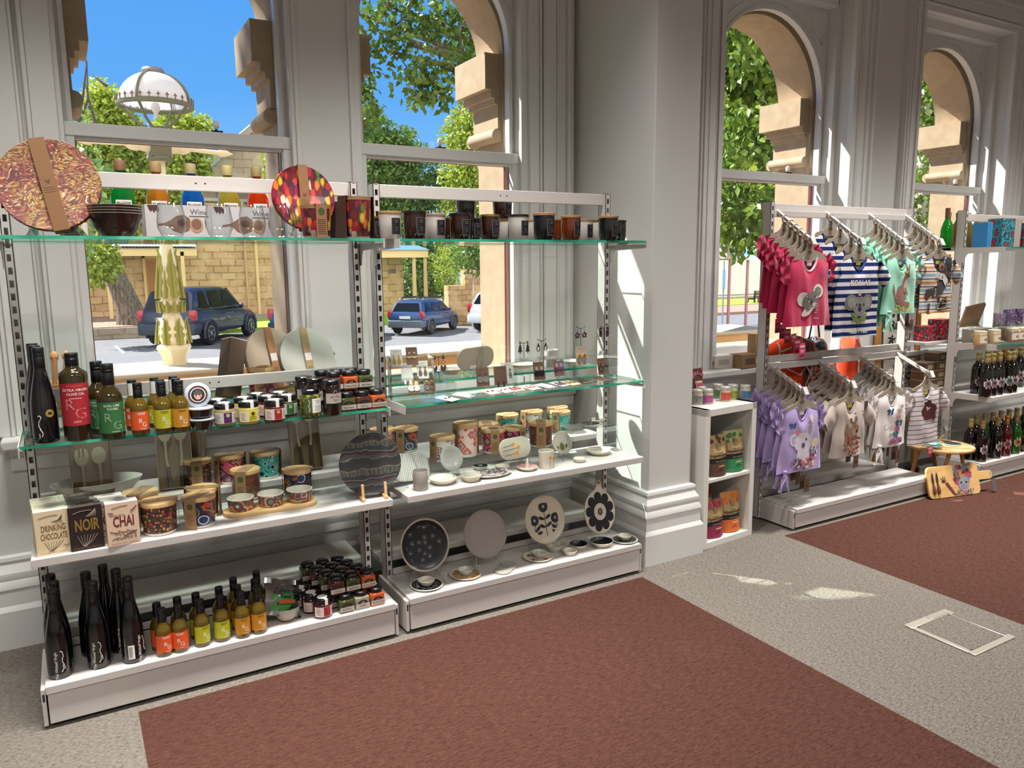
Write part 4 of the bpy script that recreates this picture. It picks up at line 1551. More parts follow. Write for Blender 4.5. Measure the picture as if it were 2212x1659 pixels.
FL_PROF = [(.0001, 0), (.033, 0), (.0365, .005), (.037, .02), (.037, .10), (.0355, .13), (.031, .16), (.025, .19), (.0195, .215), (.0162, .235), (.0155, .25), (.0155, .29)]
flute = bottle('wine_bottle', 'x', 'bottle', 'slim dark wine bottles on the lowest shelf', FL_PROF, DARKG, .0168, .235, .30, labels=(('label', [INKW], flute_label),))
flute_b = Kind(bottle('wine_bottle', 'x', 'bottle', 'slim dark wine bottles on the lowest shelf', FL_PROF, DARKG, .0168, .235, .30, labels=(
    ('label', [INKW], lambda b: (b.wrap('The Wicked Virgin', .0125, .0378, .05, 35, 0, .01, rot=1), b.tube([(.0376 * math.sin(R(a)), -.0376 * math.cos(R(a)), z) for a, z in ((50, .09), (60, .07), (56, .05), (66, .035))], .0011, 5, 0))),
    ('barcode', [PAPERW, BLACK], lambda b: (b.band(.0374, .018, .068, -28, 4, 0), [b.band(.0377, .024, .062, -24 + i * 1.6, -24 + i * 1.6 + (.5 + .5 * (i % 3 == 0)), 1, 1) for i in range(11)])))))
fl = Kind(flute)
S0 = .152
for k, (px, py, rz, lb) in enumerate(((133, 1468, -6, 'slim black wine bottle nearest the left post of the lowest shelf, front of its file'), (None, (-.117, 2.905), 20, 'slim black wine bottle second in the file nearest the left post, lowest shelf'), (None, (-.128, 2.98), 40, 'slim black wine bottle rearmost of the file nearest the left post, lowest shelf'),
                                      (217, 1446, -14, 'slim black wine bottle with a white cat outline, front of the second file'), (None, (-.022, 2.94), -4, 'slim black wine bottle at the back of the second file on the lowest shelf'))):
    fl.put((*py, S0) if px is None else stand(px, py, S0, .037), rz, lb)
flute_b.put(stand(291, 1434, S0, .037), 0, 'slim black wine bottle with a barcode sticker on the lowest shelf')
fl.put(stand(266, 1412, S0, .037), -4, 'slim black wine bottle behind the one with the barcode, lowest shelf')
fl.put((.032, 2.98, S0), 60, 'slim black wine bottle rearmost behind the one with the barcode')

# slim dark wine bottle pair on the glass shelf above
fm = bottle('wine_bottle', 'x', 'bottle', 'slim dark wine bottles on the glass shelf', FL_PROF, DARKG, .0168, .235, .30, labels=(
    ('label', [INKW, mat('b89a4a', .4, .4), BLACK], lambda b: (
        [b.tube([(.0376 * math.sin(R(a)), -.0376 * math.cos(R(a)), z) for a, z in pts], .0011, 5, 0) for pts in ([(-28, .088), (-20, .09), (-14, .082), (-24, .072), (-28, .058), (-20, .044), (-12, .034), (-16, .022)], [(-28, .032), (-26, .022), (-30, .016)])],
        b.wshape(.0372, 25, .095, circ(.0125, 20), 1, .0004),
        b.wshape(.0372, 25, .095, [(-.006, .0), (-.004, .004), (.0, .003), (.002, .005), (.006, .001), (.004, -.004), (-.002, -.002), (-.005, -.004)], 2, .0008))),))
f2 = Kind(fm)
S1 = .953
f2.put((-.088, 2.80, S1), 0, 'slim black wine bottle with a gold map seal on the glass shelf')
f2.put((-.10, 2.875, S1), 40, 'slim black wine bottle second behind the gold seal one on the glass shelf')
f2.put((-.108, 2.955, S1), 60, 'slim black wine bottle rearmost behind the gold seal one on the glass shelf')

REDL, GRNL = mat('a8202e', .6), mat('2f6a38', .6)
oil = bottle('olive_oil_bottle', 'tall dark olive oil bottle with a large red label on the glass shelf', 'bottle', None,
             [(.0001, 0), (.038, 0), (.041, .004), (.041, .205), (.039, .215), (.03, .223), (.021, .23), (.0185, .238), (.0185, .27)], OLIVEG, .0195, .238, .278, labels=(
                 ('label', [REDL, INKW, mat('c86a6c', .6)], lambda b: (b.band(.0414, .05, .185, -74, 66, 0, 18), b.wrap('EXTRA VIRGIN', .0115, .0418, .160, 2, 1, .01, 1.05), b.wrap('OLIVE OIL', .0115, .0418, .147, 2, 1, .01, 1.05), b.wrap('R', .052, .0418, .100, -24, 2), b.wrap('G', .052, .0418, .072, 18, 2), lines(b, .0418, .136, 2, 1, 26, 1), lines(b, .0418, .176, 2, 1, 34, 2), lines(b, .0418, .060, 2, 2, 16, 1, -.004, .001))),))
oil.location = (0, 2.79, S1)
GP = [(.0001, 0), (.036, 0), (.038, .005), (.038, .125), (.036, .14), (.028, .155), (.0195, .165), (.0175, .172), (.0175, .23)]
gb = Kind(bottle('dressing_bottle', 'x', 'bottle', 'green labelled bottles on the glass shelf', GP, OLIVEG, .0185, .172, .239, labels=(
    ('label', [GRNL, mat('cfd8c4', .6), mat('7fa07c', .6)], lambda b: (b.band(.0384, .018, .118, -80, 72, 0, 18), b.wrap('BASIL LIME', .0105, .0387, .104, -4, 1, .01), b.wrap('THYME', .0105, .0387, .093, -2, 1, .01), b.wrap('R', .04, .0387, .056, -26, 2), b.wrap('G', .04, .0387, .030, 16, 2), lines(b, .0387, .022, 6, 1, 18, 1))),)))
gb.put(stand(245, 948, S1, .038), 8, 'bottle with a large green herb label, front of the pair')
gb.put((.068, 2.86, S1), -12, 'bottle with a green label and a small red tag, behind its twin')
MB().at(TR(.088, 2.815, S1 + .165) @ RY(25)).box(-.004, .004, -.004, .0, -.03, .0).build('hang_tag', mat('a03a34', .5)).name = 'hang_tag'
tag(bpy.data.objects['hang_tag'], 'narrow red tag hung on the neck of the rear green labelled bottle', 'tag')

DP = [(.0001, 0), (.0255, 0), (.0275, .004), (.0275, .085), (.026, .096), (.0205, .108), (.0142, .118), (.0128, .124), (.0128, .165)]
ORL, LML, AML = mat('dd5620', .6), mat('b4b41e', .6), mat('c4861e', .6)
KD = {}
for nm, c in (('orange', ORL), ('lime', LML), ('amber', AML)):
    for where in ('glass shelf', 'lowest shelf'):
        KD[nm, where] = Kind(bottle('dressing_bottle', 'x', 'bottle', 'small dressing bottles on the ' + where, DP, DRESSG, .0142, .122, .17, labels=(
            ('label', [c, INKW, mat('6a4a20', .6)], lambda b, nm=nm: (b.band(.0278, .016, .078, -88, 88, 0, 20), rg(b, .0281, .040, .021, 1, 4), lines(b, .0281, .072, 2, 2, 28, 1 if nm == 'orange' else 2, .0045, .0018), lines(b, .0281, .0195, 10, 1, 18, 1))),)))
for nm, px, py, rz, lb in (('orange', 305, 940, 8, 'front'), ('orange', (.168, 2.85), 0, -30, 'rear'), ('lime', 356, 936, 6, 'front'), ('lime', (.250, 2.80), 0, -6, 'second'), ('lime', (.238, 2.86), 0, -40, 'rear'), ('amber', 394, 933, 2, 'front'), ('amber', (.300, 2.805), 0, 0, 'second'), ('amber', (.298, 2.865), 0, -20, 'rear')):
    KD[nm, 'glass shelf'].put(stand(px, py, S1, .0275) if not isinstance(px, tuple) else (*px, S1), rz, 'small dressing bottle with %s label on the glass shelf, %s of its file' % (nm, lb))
# white barcode strips on the necks of the rear ones are their own stickers
for (x, y) in ((.168, 2.85), (.238, 2.86), (.298, 2.865)):
    b = MB().at(TR(x, y, S1))
    b.band(.0146, .118, .160, -60, 70, 0)
    for i in range(7):
        b.band(.0148, .124, .154, 5 + i * 6, 8 + i * 6, 1, 1)
    tag(b.build('barcode_sticker', [PAPERW, BLACK]), 'white barcode sticker round the neck of the rear %s dressing bottle' % {.168: 'orange', .238: 'lime', .298: 'amber'}[x], 'sticker')
for nm, px, py, rz, lb in (('orange', 357, 1420, 14, 'left orange one, front'), ('orange', (.186, 2.855), 0, 10, 'left orange one, behind'), ('orange', 392, 1411, -8, 'right orange one, front'), ('orange', (.255, 2.868), 0, 0, 'right orange one, behind'),
                           ('lime', 439, 1399, 20, 'left lime one, front'), ('lime', (.318, 2.873), 0, 0, 'left lime one, behind'), ('lime', 482, 1388, 8, 'right lime one, front'), ('lime', (.400, 2.885), 0, 0, 'right lime one, behind'),
                           ('amber', 526, 1380, 4, 'left amber one, front'), ('amber', (.462, 2.865), 0, 0, 'left amber one, second'), ('amber', (.462, 2.945), 0, 0, 'left amber one, rearmost'), ('amber', 561, 1371, 6, 'right amber one, front'), ('amber', (.530, 2.89), 0, 0, 'right amber one, second'), ('amber', (.552, 2.965), 0, 0, 'right amber one, rearmost')):
    a, b_ = lb.split(', ')
    KD[nm, 'lowest shelf'].put(stand(px, py, S0, .0275) if not isinstance(px, tuple) else (*px, S0), rz, 'small dressing bottle, %s %s file on the lowest shelf, %s' % (nm, a.split()[0], {'front': 'at the front', 'behind': 'at the back', 'second': 'in the middle', 'rearmost': 'at the back'}[b_]))

# ---------------------------------------------------------------- jars, tubs
JGL = clear('jar_glass', 'eef2ee', .9, edge_tint='b8beb8')
LIDB = mat('0c0c10', .25, coat=.3, name='black_metal_lid')


def jar(name, label, group, fill, lab, ink=None, word=None, seal=True, r=.036, h=.077):
    t = thing(name, label, 'jar', (0, 0, -5), 0, group)
    MB().lathe([(.0001, 0), (r * .93, 0), (r, .004), (r, h * .66), (r * .94, h * .74), (r * .86, h * .77), (r * .86, h * .8)], 28).build('glass_body', fill, t)
    MB().lathe([(r * .92, h * .76), (r * .95, h * .77), (r * .95, h * .97), (r * .9, h), (.0001, h)], 28).build('lid', LIDB, t)
    b = MB()
    b.band(r + .0003, h * .12, h * .62, -80, 80, 0, 18)
    b.band(r + .0006, h * .14, h * .60, -20, 24, 1, 8)
    for s in (-1, 1):
        for i in range(6):
            b.band(r + .0006, h * (.2 + .06 * i), h * (.2 + .06 * i) + .0012, s * 50 - 17, s * 50 + 14 - (i % 3) * 4, 3, 4)
    if word:
        for i, w_ in enumerate(word.split('|')):
            b.wrap(w_, .0075, r + .001, h * (.30 - .1 * i), 2, 2, .01)
    b.wshape(r, 2, h * .48, circ(.0065, 14), 2, .0009)
    b.build('label', [mat(lab[0], .6), mat(lab[1], .6), mat(lab[2], .6), mat(lab[3], .7)], t)
    if seal:
        b = MB()
        b.poly(circ(r * .55, 20), 0, h + .0004)
        b.add([(-.006, -r * .5, h + .0005), (.006, -r * .5, h + .0005), (.006, -r * .955, h + .0004), (-.006, -r * .955, h + .0004), (-.006, -r * .965, h * .60), (.006, -r * .965, h * .60)], [(0, 3, 2, 1), (3, 4, 5, 2)])
        b.build('seal', PAPERW, t)
    return Kind(t)


JG = 'round preserve jars on the glass shelf'
jp = jar('preserve_jar', 'x', JG, mat('8a7c4e', .15, coat=.5), ('cfc6bc', '4a1e5a', 'c8b070', '6a5a7a'))
jp.put(stand(487, 921, S1, .036), 6, 'round jar with a purple label and black lid, front one on the glass shelf')
jp.put((.437, 2.86, S1), 0, 'round jar with a purple label behind its front twin on the glass shelf')
jy = jar('preserve_jar', 'x', JG, mat('a8984a', .15, coat=.5), ('ddd2b0', 'd8c81e', '3a3418', '8a8060'), word='LEMON|BUTTER')
jy.put(stand(539, 917, S1, .036), 10, 'round jar of lemon butter with a yellow label, front one on the glass shelf')
jy.put((.525, 2.855, S1), 0, 'round jar with a yellow label behind the front lemon butter')
jr = jar('preserve_jar', 'x', JG, mat('4a0e14', .15, coat=.5), ('d8c8c0', 'a01c28', 'c89a5a', '8a5a60'))
jr.put(stand(594, 913, S1, .036), 8, 'round jar with a red label and black lid, front one on the glass shelf')
jr.put((.607, 2.84, S1), 0, 'round jar with a red label behind the front red one on the glass shelf')
jr.put((.585, 2.915, S1), 0, 'round red labelled jar rearmost in its file on the glass shelf')
jg = jar('preserve_jar', 'x', JG, mat('2e3420', .15, coat=.5), ('c4c8bc', '1c5a2c', '8aa87a', '5a6a58'))
jg.put((.672, 2.82, S1), 4, 'round jar with a green label on the glass shelf, front one')
jg.put((.662, 2.90, S1), 0, 'round jar with a green label behind its twin on the glass shelf')
jb = jar('preserve_jar', 'x', 'red labelled jars on the lowest shelf', mat('3c0c10', .15, coat=.5), ('d8c8c0', 'a01c28', 'b0303a', '8a5a60'))
for k, (px, py) in enumerate(((698, 1338), (677, 1322), (658, 1304), (645, 1290))):
    p_ = stand(px, py, S0, .036)
    if k:
        p_ = Vector((.762 - .026 * k, 2.806 + .068 * k, S0))
    jb.put(p_, 12, 'black lidded jar with a red label on the lowest shelf, %s in its slanting file' % ('first', 'second', 'third', 'last')[k])

# tall jars
t = thing('olive_jar', 'jar of green olives with a white label on the glass shelf', 'jar', stand(672, 902, S1, .037))
q = NT('olives', .2, coat=.5)
OLV = q.col(q.ramp(q.vor(q.obj(), 70), [(.2, '8a8a3a'), (.6, '3a3c14')]))
MB().lathe([(.0001, 0), (.034, 0), (.037, .005), (.037, .075), (.033, .083), (.030, .086)], 28).build('glass_body', OLV, t)
MB().lathe([(.032, .084), (.034, .086), (.034, .098), (.031, .101), (.0001, .101)], 28).build('lid', LIDB, t)
b = MB()
b.band(.0374, .016, .068, -50, -5, 0).band(.0374, .016, .068, -5, 70, 1)
b.wrap('Paragon', .007, .0378, .058, 30, 2).wrap('Olives', .007, .0378, .050, 30, 2)
lines(b, .0378, .04, 30, 5, 22, 2, .0045, .001)
b.tube([(.0376 * math.sin(R(a)), -.0376 * math.cos(R(a)), z) for a, z in ((-24, .064), (-18, .052), (-26, .040), (-18, .028), (-24, .02))], .001, 5, 1)
b.build('label', [mat('4a5c2a', .6), PAPERW, BLACK], t)
kt = thing('paste_jar', 'x', 'jar', (0, 0, -5), 0, 'tall dark paste jars on the glass shelf')
PASTE = mat('1c0e0c', .15, coat=.5)
MB().lathe([(.0001, 0), (.030, 0), (.033, .004), (.033, .105), (.030, .113), (.0275, .116)], 28).build('glass_body', PASTE, kt)
MB().lathe([(.029, .113), (.0315, .115), (.0315, .126), (.029, .129), (.0001, .129)], 28).build('lid', LIDB, kt)


def arch_label(b, r, z0, z1, w, words_):
    b.band(r, z0, z1, -w, w, 0, 14)
    b.wshape(r, 0, z1, circ(.38 * r, 14, ry=.014, a0=0, a1=PI), 1, .0004)
    b.tube([((r + .0005) * math.sin(R(x)), -(r + .0005) * math.cos(R(x)), z1 + y) for x, y in circ(11, 8, ry=.010, a0=0, a1=PI)], .0012, 4, 0)
    for i, w_ in enumerate(words_):
        b.wrap(w_, .008, r + .0005, z0 + (z1 - z0) * (.6 - .32 * i), 0, 1, .01)


b = MB()
arch_label(b, .0333, .045, .082, 62, ('Black Olive', 'Paste'))
b.build('label', [mat('b5aa9e', .7), mat('2a1410', .6)], kt)
kt = Kind(kt)
kt.put(stand(719, 898, S1, .033), 6, 'tall jar of black olive paste with an arched label, front one on the glass shelf')
kt.put((.782, 2.83, S1), 0, 'tall dark paste jar second behind the black olive paste')
kt.put((.757, 2.90, S1), 0, 'tall dark paste jar rearmost by the stacked square jars')

# square spice jars
KS = []
for k, (c, wd) in enumerate((('3e4420', 'Basil Pesto'), ('8a8470', 'Dukkah'), ('a84c22', 'Tomato Relish'), ('46201a', 'Chilli Jam'))):
    t = thing('relish_jar', 'x', 'jar', (0, 0, -5), 0, 'square relish jars')
    MB().prism(rrect(.058, .058, .008, 3), 0, .05, bev=.004).lathe([(.027, .05), (.024, .054), (.0235, .058)], 24).build('glass_body', mat(c, .12, coat=.6), t)
    MB().lathe([(.0245, .055), (.027, .056), (.027, .066), (.025, .070), (.022, .072), (.0001, .0715)], 26).build('lid', LIDB, t)
    b = MB().at(facing(0, -.0294, 0))
    b.poly([(-.0285, .008), (.0285, .008), (.0285, .026), (-.0285, .026)], 0, 0)
    b.poly([(.020 * math.cos(PI * i / 12), .026 + .014 * math.sin(PI * i / 12)) for i in range(13)], 1, .0001)
    b.poly([(-.005 + .003 * math.cos(PI * i / 6), .026 + .009 * math.sin(PI * i / 6)) for i in range(7)], 2, .0003)
    b.poly([(.003 + .004 * math.cos(PI * i / 6), .026 + .011 * math.sin(PI * i / 6)) for i in range(7)], 2, .0003)
    b.text(wd, .0085, TR(0, .0135, .0003), 1, .01)
    b.build('label', [mat('b5aa9e', .7), mat('1c1210', .6), mat(c, .5)], t)
    KS.append(Kind(t))
row = ('nearest the room', 'second row back', 'third row back', 'rearmost row')
colm = ('left', 'middle', 'right')
for L_ in range(2):
    for r_ in range(4):
        for c_ in range(3):
            x, y = .845 + .063 * c_ + (.006 if L_ == 0 else -.022) - .022 * r_ * .9, 2.805 + .063 * r_ + .02 * L_
            if L_ == 1 and r_ == 0:
                pass
            KS[(0, 1, 2)[c_] if (r_ + L_) % 2 == 0 else (3, 0, 2)[c_]].put((x, y, S0 + .0725 * L_), 0, 'square relish jar in the lowest shelf stack, %s layer, %s, %s column' % (('bottom', 'top')[L_], row[r_], colm[c_]))
for L_ in range(2):
    for r_ in range(2 + (L_ == 0)):
        for c_ in range(3):
            x, y = .887 + .060 * c_ - .028 * r_ - (.03 if L_ else 0), 2.79 + .063 * r_ + (.055 if L_ else 0)
            KS[(0, 3, 2)[c_] if L_ == 0 else (3, 2, 0)[c_]].put((x, y, S1 + .0725 * L_), 0, 'square relish jar in the glass shelf stack, %s layer, %s, %s column' % (('bottom', 'top')[L_], row[r_], colm[c_]))

# clear tubs of dark sauce
TUBG = clear('tub_plastic', 'dfe4ea', 1.0, edge_tint='9aa2aa')
kt = thing('sauce_tub', 'x', 'tub', (0, 0, -5), 0, 'clear tubs of dark sauce')
MB().lathe([(.0001, 0), (.031, 0), (.033, .003), (.039, .030), (.0001, .0301)], 28).build('sauce', mat('140c0c', .1, coat=.6), kt)
MB().lathe([(.039, .030), (.0415, .031), (.042, .034), (.040, .037), (.030, .0365), (.0001, .0362)], 28).build('lid', mat('aab0b6', .25), kt)
kt = Kind(kt)
p_ = stand(437, 930, S1, .042)
kt.put(p_, 0, 'clear lidded tub of dark sauce, lower of the two on the glass shelf')
kt.put(p_ + Vector((0, 0, .0375)), 0, 'clear lidded tub of dark sauce, upper of the two on the glass shelf')
t = thing('sauce_tub', 'clear tub stood on edge to show the girl with a fringe on its round label', 'tub', p_ + Vector((-.006, 0, .0745)), 0, 'clear tubs of dark sauce')
t.rotation_euler = (R(-4), 0, 0)
b = MB().at(TR(0, .004, .041) @ RX(90))
b.lathe([(.0001, -.028), (.03, -.028), (.038, .0), (.042, .001), (.042, .006), (.037, .008), (.0001, .007)], 32)
b.build('tub', mat('c6ccd8', .25), t)
b = MB().at(facing(0, -.0045, .041))
b.poly(circ(.031, 28), 0, 0).poly(circ(.025, 28), 1, .0004).poly(circ(.0215, 28), 2, .0008)
b.poly(circ(.0125, 20, 0, -.002, .0135), 3, .0012).poly([(.0155 * math.cos(PI * i / 14), .001 + .0165 * math.sin(PI * i / 14)) for i in range(15)], 4, .0014)
for s in (-1, 1):
    b.poly(circ(.0028, 8, s * .0055, -.001, .0016), 2, .0018).poly(circ(.0022, 8, s * .008, -.007), 5, .0018)
b.poly(circ(.0022, 8, 0, -.009, .0013), 5, .002)
b.build('label', [mat('4a2e2e', .6), mat('e8e0dc', .6), mat('2a1818', .6), mat('e8c0a8', .6), mat('5a5454', .6), mat('c8404a', .6)], t)

# ---------------------------------------------------------------- cartons of drinking chocolate and chai
S2 = .588


def carton(words_, face, top, ink, topink, word_top):
    w, d, h = .11, .044, .146
    t = thing('drink_carton', 'x', 'carton', (0, 0, -5), 0, 'cartons on the white shelf')
    MB().box(-w / 2, w / 2, -d / 2, d / 2, 0, h).build('box', mat(face, .6), t, bevel=.001)
    b = MB().at(TR(0, 0, h + .0003))
    b.poly([(-w / 2, -d / 2), (w / 2, -d / 2), (w / 2, d / 2), (-w / 2, d / 2)], 0, 0).text(word_top, .017, TR(.008, -.006, .0003), 1, .01, 1.1)
    b.build('top_flap', [mat(top, .6), mat(topink, .6)], t)
    b = MB().at(facing(0, -d / 2 - .0004, 0))
    for s, size, x, y, bold, sx in words_:
        b.text(s, size, TR(x, y, 0), 0, bold, sx)
    return t, b, ink


def sketch(b, pts, r=.0006, m=1):
    b.tube([(x, y, 0) for x, y in pts], r, 4, m)


def pod(b, x0, y0, s, m=1):
    for i in range(-4, 5):
        sketch(b, [(x0 + s * .028 * math.sin(a) * i / 4, y0 - s * .04 * math.cos(a)) for a in [.2 + 1.3 * k / 6 for k in range(7)]], .0006, m)


def finish(t, b, ink, ink2):
    b.build('print', [mat(ink, .6), mat(ink2, .6)], t)
    return Kind(t)


t, b, i_ = carton((('DRINKING', .029, .003, .079, .02, .56), ('CHOCOLATE', .029, .003, .052, .02, .48), ('GLUTEN FREE   VEGAN   AUSTRALIAN', .0052, 0, .006, 0, 1)), 'd8c4a0', 'ece6cc', '7a5a2a', 'b0a890', 'CHOCOLATE')
for k in range(7):
    sketch(b, [(.035 - .006 * k, .098 + .002 * k), (.03 - .002 * k, .112), (.034, .128)])
sketch(b, [(-.04, .125), (-.02, .129), (.0, .131), (.02, .13)])
for k in range(7):
    sketch(b, [(-.028 + .010 * k, .045), (-.02 + .006 * k, .028), (-.012 + .001 * k, .012)])
sketch(b, [(.044, .032), (.04, .02), (.034, .012)]), sketch(b, [(.03, .03), (.042, .024), (.05, .028)])
kd = finish(t, b, i_, '5a4a3a')
t, b, i_ = carton((('NOIR', .054, .003, .066, .025, .60), ('GLUTEN FREE   VEGAN   AUSTRALIAN', .0052, 0, .006, 0, 1)), '241012', '4a403c', '8a6c24', 'a8945a', 'NOIR')
for k in range(6):
    sketch(b, [(.002 + .006 * k, .110), (.02 + .003 * k, .122), (.034, .134)], .0008)
sketch(b, [(-.04, .125), (-.02, .13), (.0, .132), (.022, .131)], .0008)
for k in range(7):
    sketch(b, [(-.03 + .011 * k, .05), (-.022 + .007 * k, .030), (-.012 + .001 * k, .012)], .0008)
kn = finish(t, b, i_, 'b0a090')
t, b, i_ = carton((('CHAI', .050, .003, .065, .025, .62), ('SEVEN SPICE', .010, -.018, .100, 0, .9), ('GLUTEN FREE   VEGAN   AUSTRALIAN', .0052, 0, .006, 0, 1)), 'd8bca4', 'e6dcd4', '6a1e20', '9a8a84', 'CHAI')
for k in range(6):
    sketch(b, [(-.045 + .014 * k, .052 - .006 * (k % 2)), (-.03 + .013 * k, .046), (-.02 + .012 * k, .038 - .004 * (k % 3))], .0009)
    sketch(b, [(-.04 + .015 * k, .022 + .004 * (k % 2)), (-.028 + .014 * k, .028), (-.02 + .012 * k, .02)], .0009)
sketch(b, [(.028, .112), (.045, .125), (.05, .13)], .0015), sketch(b, [(-.046, .116), (-.03, .112)], .0012), sketch(b, [(.0, .03), (.045, .045)], .0016)
sketch(b, [(-.035, .128), (-.015, .132), (.0, .134), (.02, .134)])
kc = finish(t, b, i_, '4a1a1c')
for kk, ((px, py), n, dx, nm) in ((kd, ((118, 1198), 4, -.004, 'cream drinking chocolate')), (kn, ((190, 1187), 4, -.008, 'dark brown noir chocolate')), (kc, ((269, 1177), 3, -.012, 'pink chai'))):
    p_ = on(px, py, S2)
    for k in range(n):
        kk.put((p_.x + dx * k - (.016 if kk is kc and k else 0), p_.y + .022 + .0455 * k, S2), 3, '%s carton on the white shelf, %s' % (nm, ('front of its file', 'second in its file', 'third in its file', 'fourth in its file')[k]), None, (.88, 1, 1))

# ---------------------------------------------------------------- canisters with bamboo lids and kraft sleeves
STICK = mat('4a5a2a', .6)


def canister(pat, r=.057, h=.110):
    t = thing('canister', 'x', 'canister', (0, 0, -5), 0, 'patterned bamboo lidded canisters')
    hb = h - .013
    b = MB()
    b.lathe([(.0001, 0), (r * .80, 0, 1), (r * .86, .003, 1), (r * .88, .010, 0), (r * .93, hb * .6), (r * .955, hb - .001, 1), (r * .955, hb)], 32)
    b.build('pot', [pat, CREAM], t)
    MB().lathe([(r * .96, hb + .0005), (r, hb + .001), (r, h - .002), (r * .985, h), (.0001, h)], 36).build('bamboo_lid', BAMBOO, t)
    b = MB()
    w = .021
    b.box(-r - .0025, -r - .0015, -w, w, .001, h + .0015).box(r + .0015, r + .0025, -w, w, .001, h + .0015).box(-r - .0025, r + .0025, -w, w, h + .0008, h + .0016)
    b.at(TR(-r - .0028, 0, 0) @ Matrix(((0, 0, -1, 0), (-1, 0, 0, 0), (0, 1, 0, 0), (0, 0, 0, 1))))
    b.poly(circ(.011, 18, 0, h * .76), 1, 0)
    for i in range(7):
        b.poly([(-.015, h * .5 - .006 * i), (.013 - .004 * (i % 3), h * .5 - .006 * i), (.013 - .004 * (i % 3), h * .5 - .006 * i + .0015), (-.015, h * .5 - .006 * i + .0015)], 2, 0)
    b.at()
    b.poly(circ(.005, 10), 2, h + .002)
    b.build('kraft_sleeve', [KRAFT, STICK, mat('5a3e28', .7)], t)
    return Kind(t)


CN = {k: canister(p) for k, p in dict(diam=P_DIAM, teal=P_TEAL, star=P_STAR, ring=P_RING, spot=P_SPOT, pink=P_PINKD, wave=P_WAVE).items()}
S2B = .638
for pat, p, rz, sc, lb in (
        ('spot', stand(348, 1160, S2, .057), 175, 1.05, 'canister with a seed spotted fruit pattern, nearest beside the pink cartons'),
        ('diam', stand(309, 1138, S2, .057), 62, 1.06, 'canister with a dark diamond pattern behind the pink cartons'),
        ('ring', stand(434, 1144, S2, .057), 52, 1.0, 'canister with navy and red rings and its paper sleeve facing the room'),
        ('star', (.375, 2.93, S2), 160, 1.0, 'canister half hidden behind the ringed one on the white shelf'),
        ('star', stand(534, 1085, S2, .057), 60, (1, 1, 1.1), 'rust coloured canister with starry dots behind the bowl tray'),
        ('ring', (.742, 3.005, S2), 165, 1.0, 'canister with blue circles and a red band beside the dark plate'),
        ('diam', (.517, 3.171, S2B), 20, (1, 1, 1.05), 'tall canister with white edged diamonds on the rear board'),
        ('teal', (.656, 3.170, S2B), 10, 1.0, 'canister with teal spots and white rings on the rear board, left unit'),
        ('spot', (.396, 3.19, S2B), 80, .95, 'canister with a white paper band at the back beside the salad server box')):
    CN[pat].put(p, rz, lb, None, sc)

# three nibble bowls on a bamboo tray
p_ = on(588, 1128, S2)
TRX, TRY, TRA = .607, 2.885, -1.5
t = thing('bamboo_tray', 'oval bamboo tray carrying three small patterned bowls', 'tray', (TRX, TRY, S2), TRA)
MB().prism([(x, y) for x, y in rrect(.345, .115, .056, 8)], 0, .016, bev=.004).build('board', BAMBOO, t)
kt = thing('nibble_bowl', 'x', 'bowl', (0, 0, -5), 0, 'small patterned bowls on the bamboo tray')
MB().lathe([(.0001, 0), (.040, 0, 0), (.043, .003), (.048, .044, 1), (.0485, .047, 1), (.0455, .047, 1), (.042, .010, 1), (.0001, .008)], 36).build('bowl', [P_BOWL, CREAM], kt)
kt = Kind(kt)
for k, (dx, rz) in enumerate(((-.108, 10), (.0, 100), (.108, 200))):
    kt.put((TRX + dx, TRY + dx * math.tan(R(TRA)), S2 + .016), rz, '%s small bowl on the bamboo tray, dotted with concentric rings' % ('left', 'middle', 'right')[k])

# dark plates on a wooden easel
t = thing('display_plate', 'round charcoal plate with wavy line artwork on a small wooden easel', 'plate', (.985, 2.84, S2 + .128), 0, rot=(R(-14), 0, R(-6)))
b = MB().at(RX(90))
b.lathe([(.0001, -.004), (.10, -.004), (.118, .0), (.121, .004), (.119, .007), (.10, .003), (.0001, .002)], 48)
b.build('plate', DARKWAVE, t)
t2 = thing('display_plate', 'second charcoal plate stacked directly behind the wavy artwork plate', 'plate', (.998, 2.856, S2 + .13), 0, rot=(R(-14), 0, R(-6)))
b = MB().at(RX(90))
b.lathe([(.0001, -.004), (.10, -.004), (.118, .0), (.121, .004), (.119, .007), (.10, .003), (.0001, .002)], 48)
b.build('plate', DARKWAVE, t2)


def wood_easel(name, label, loc, rz, w=.09, h=.16, m=BAMBOO):
    t = thing(name, label, 'easel', loc, rz)
    for s in (-1, 1):
        x = s * w / 2
        b = MB()
        b.box(x - .006, x + .006, -.065, .075, 0, .014)
        b.at(TR(x, -.052, .012) @ RX(-8)).box(-.005, .005, -.005, .005, 0, .055)
        b.at(TR(x, .045, .012) @ RX(-14)).box(-.005, .005, -.005, .005, 0, h)
        b.build('side_rail', m, t, bevel=.001)
    MB().box(-w / 2, w / 2, .055, .065, .002, .012).build('cross_rail', m, t)
    return t


wood_easel('plate_easel', 'small wooden easel under the charcoal plates', (.985, 2.83, S2), -6)

# salad server sets in kraft cartons with clear lids
SRV = mat('e2dccc', .4, name='pale_server')
SLEEVE = mat('a8927c', .8, name='brown_carton')
CELLO = clear('cellophane', 'f0eee8', 1.2)


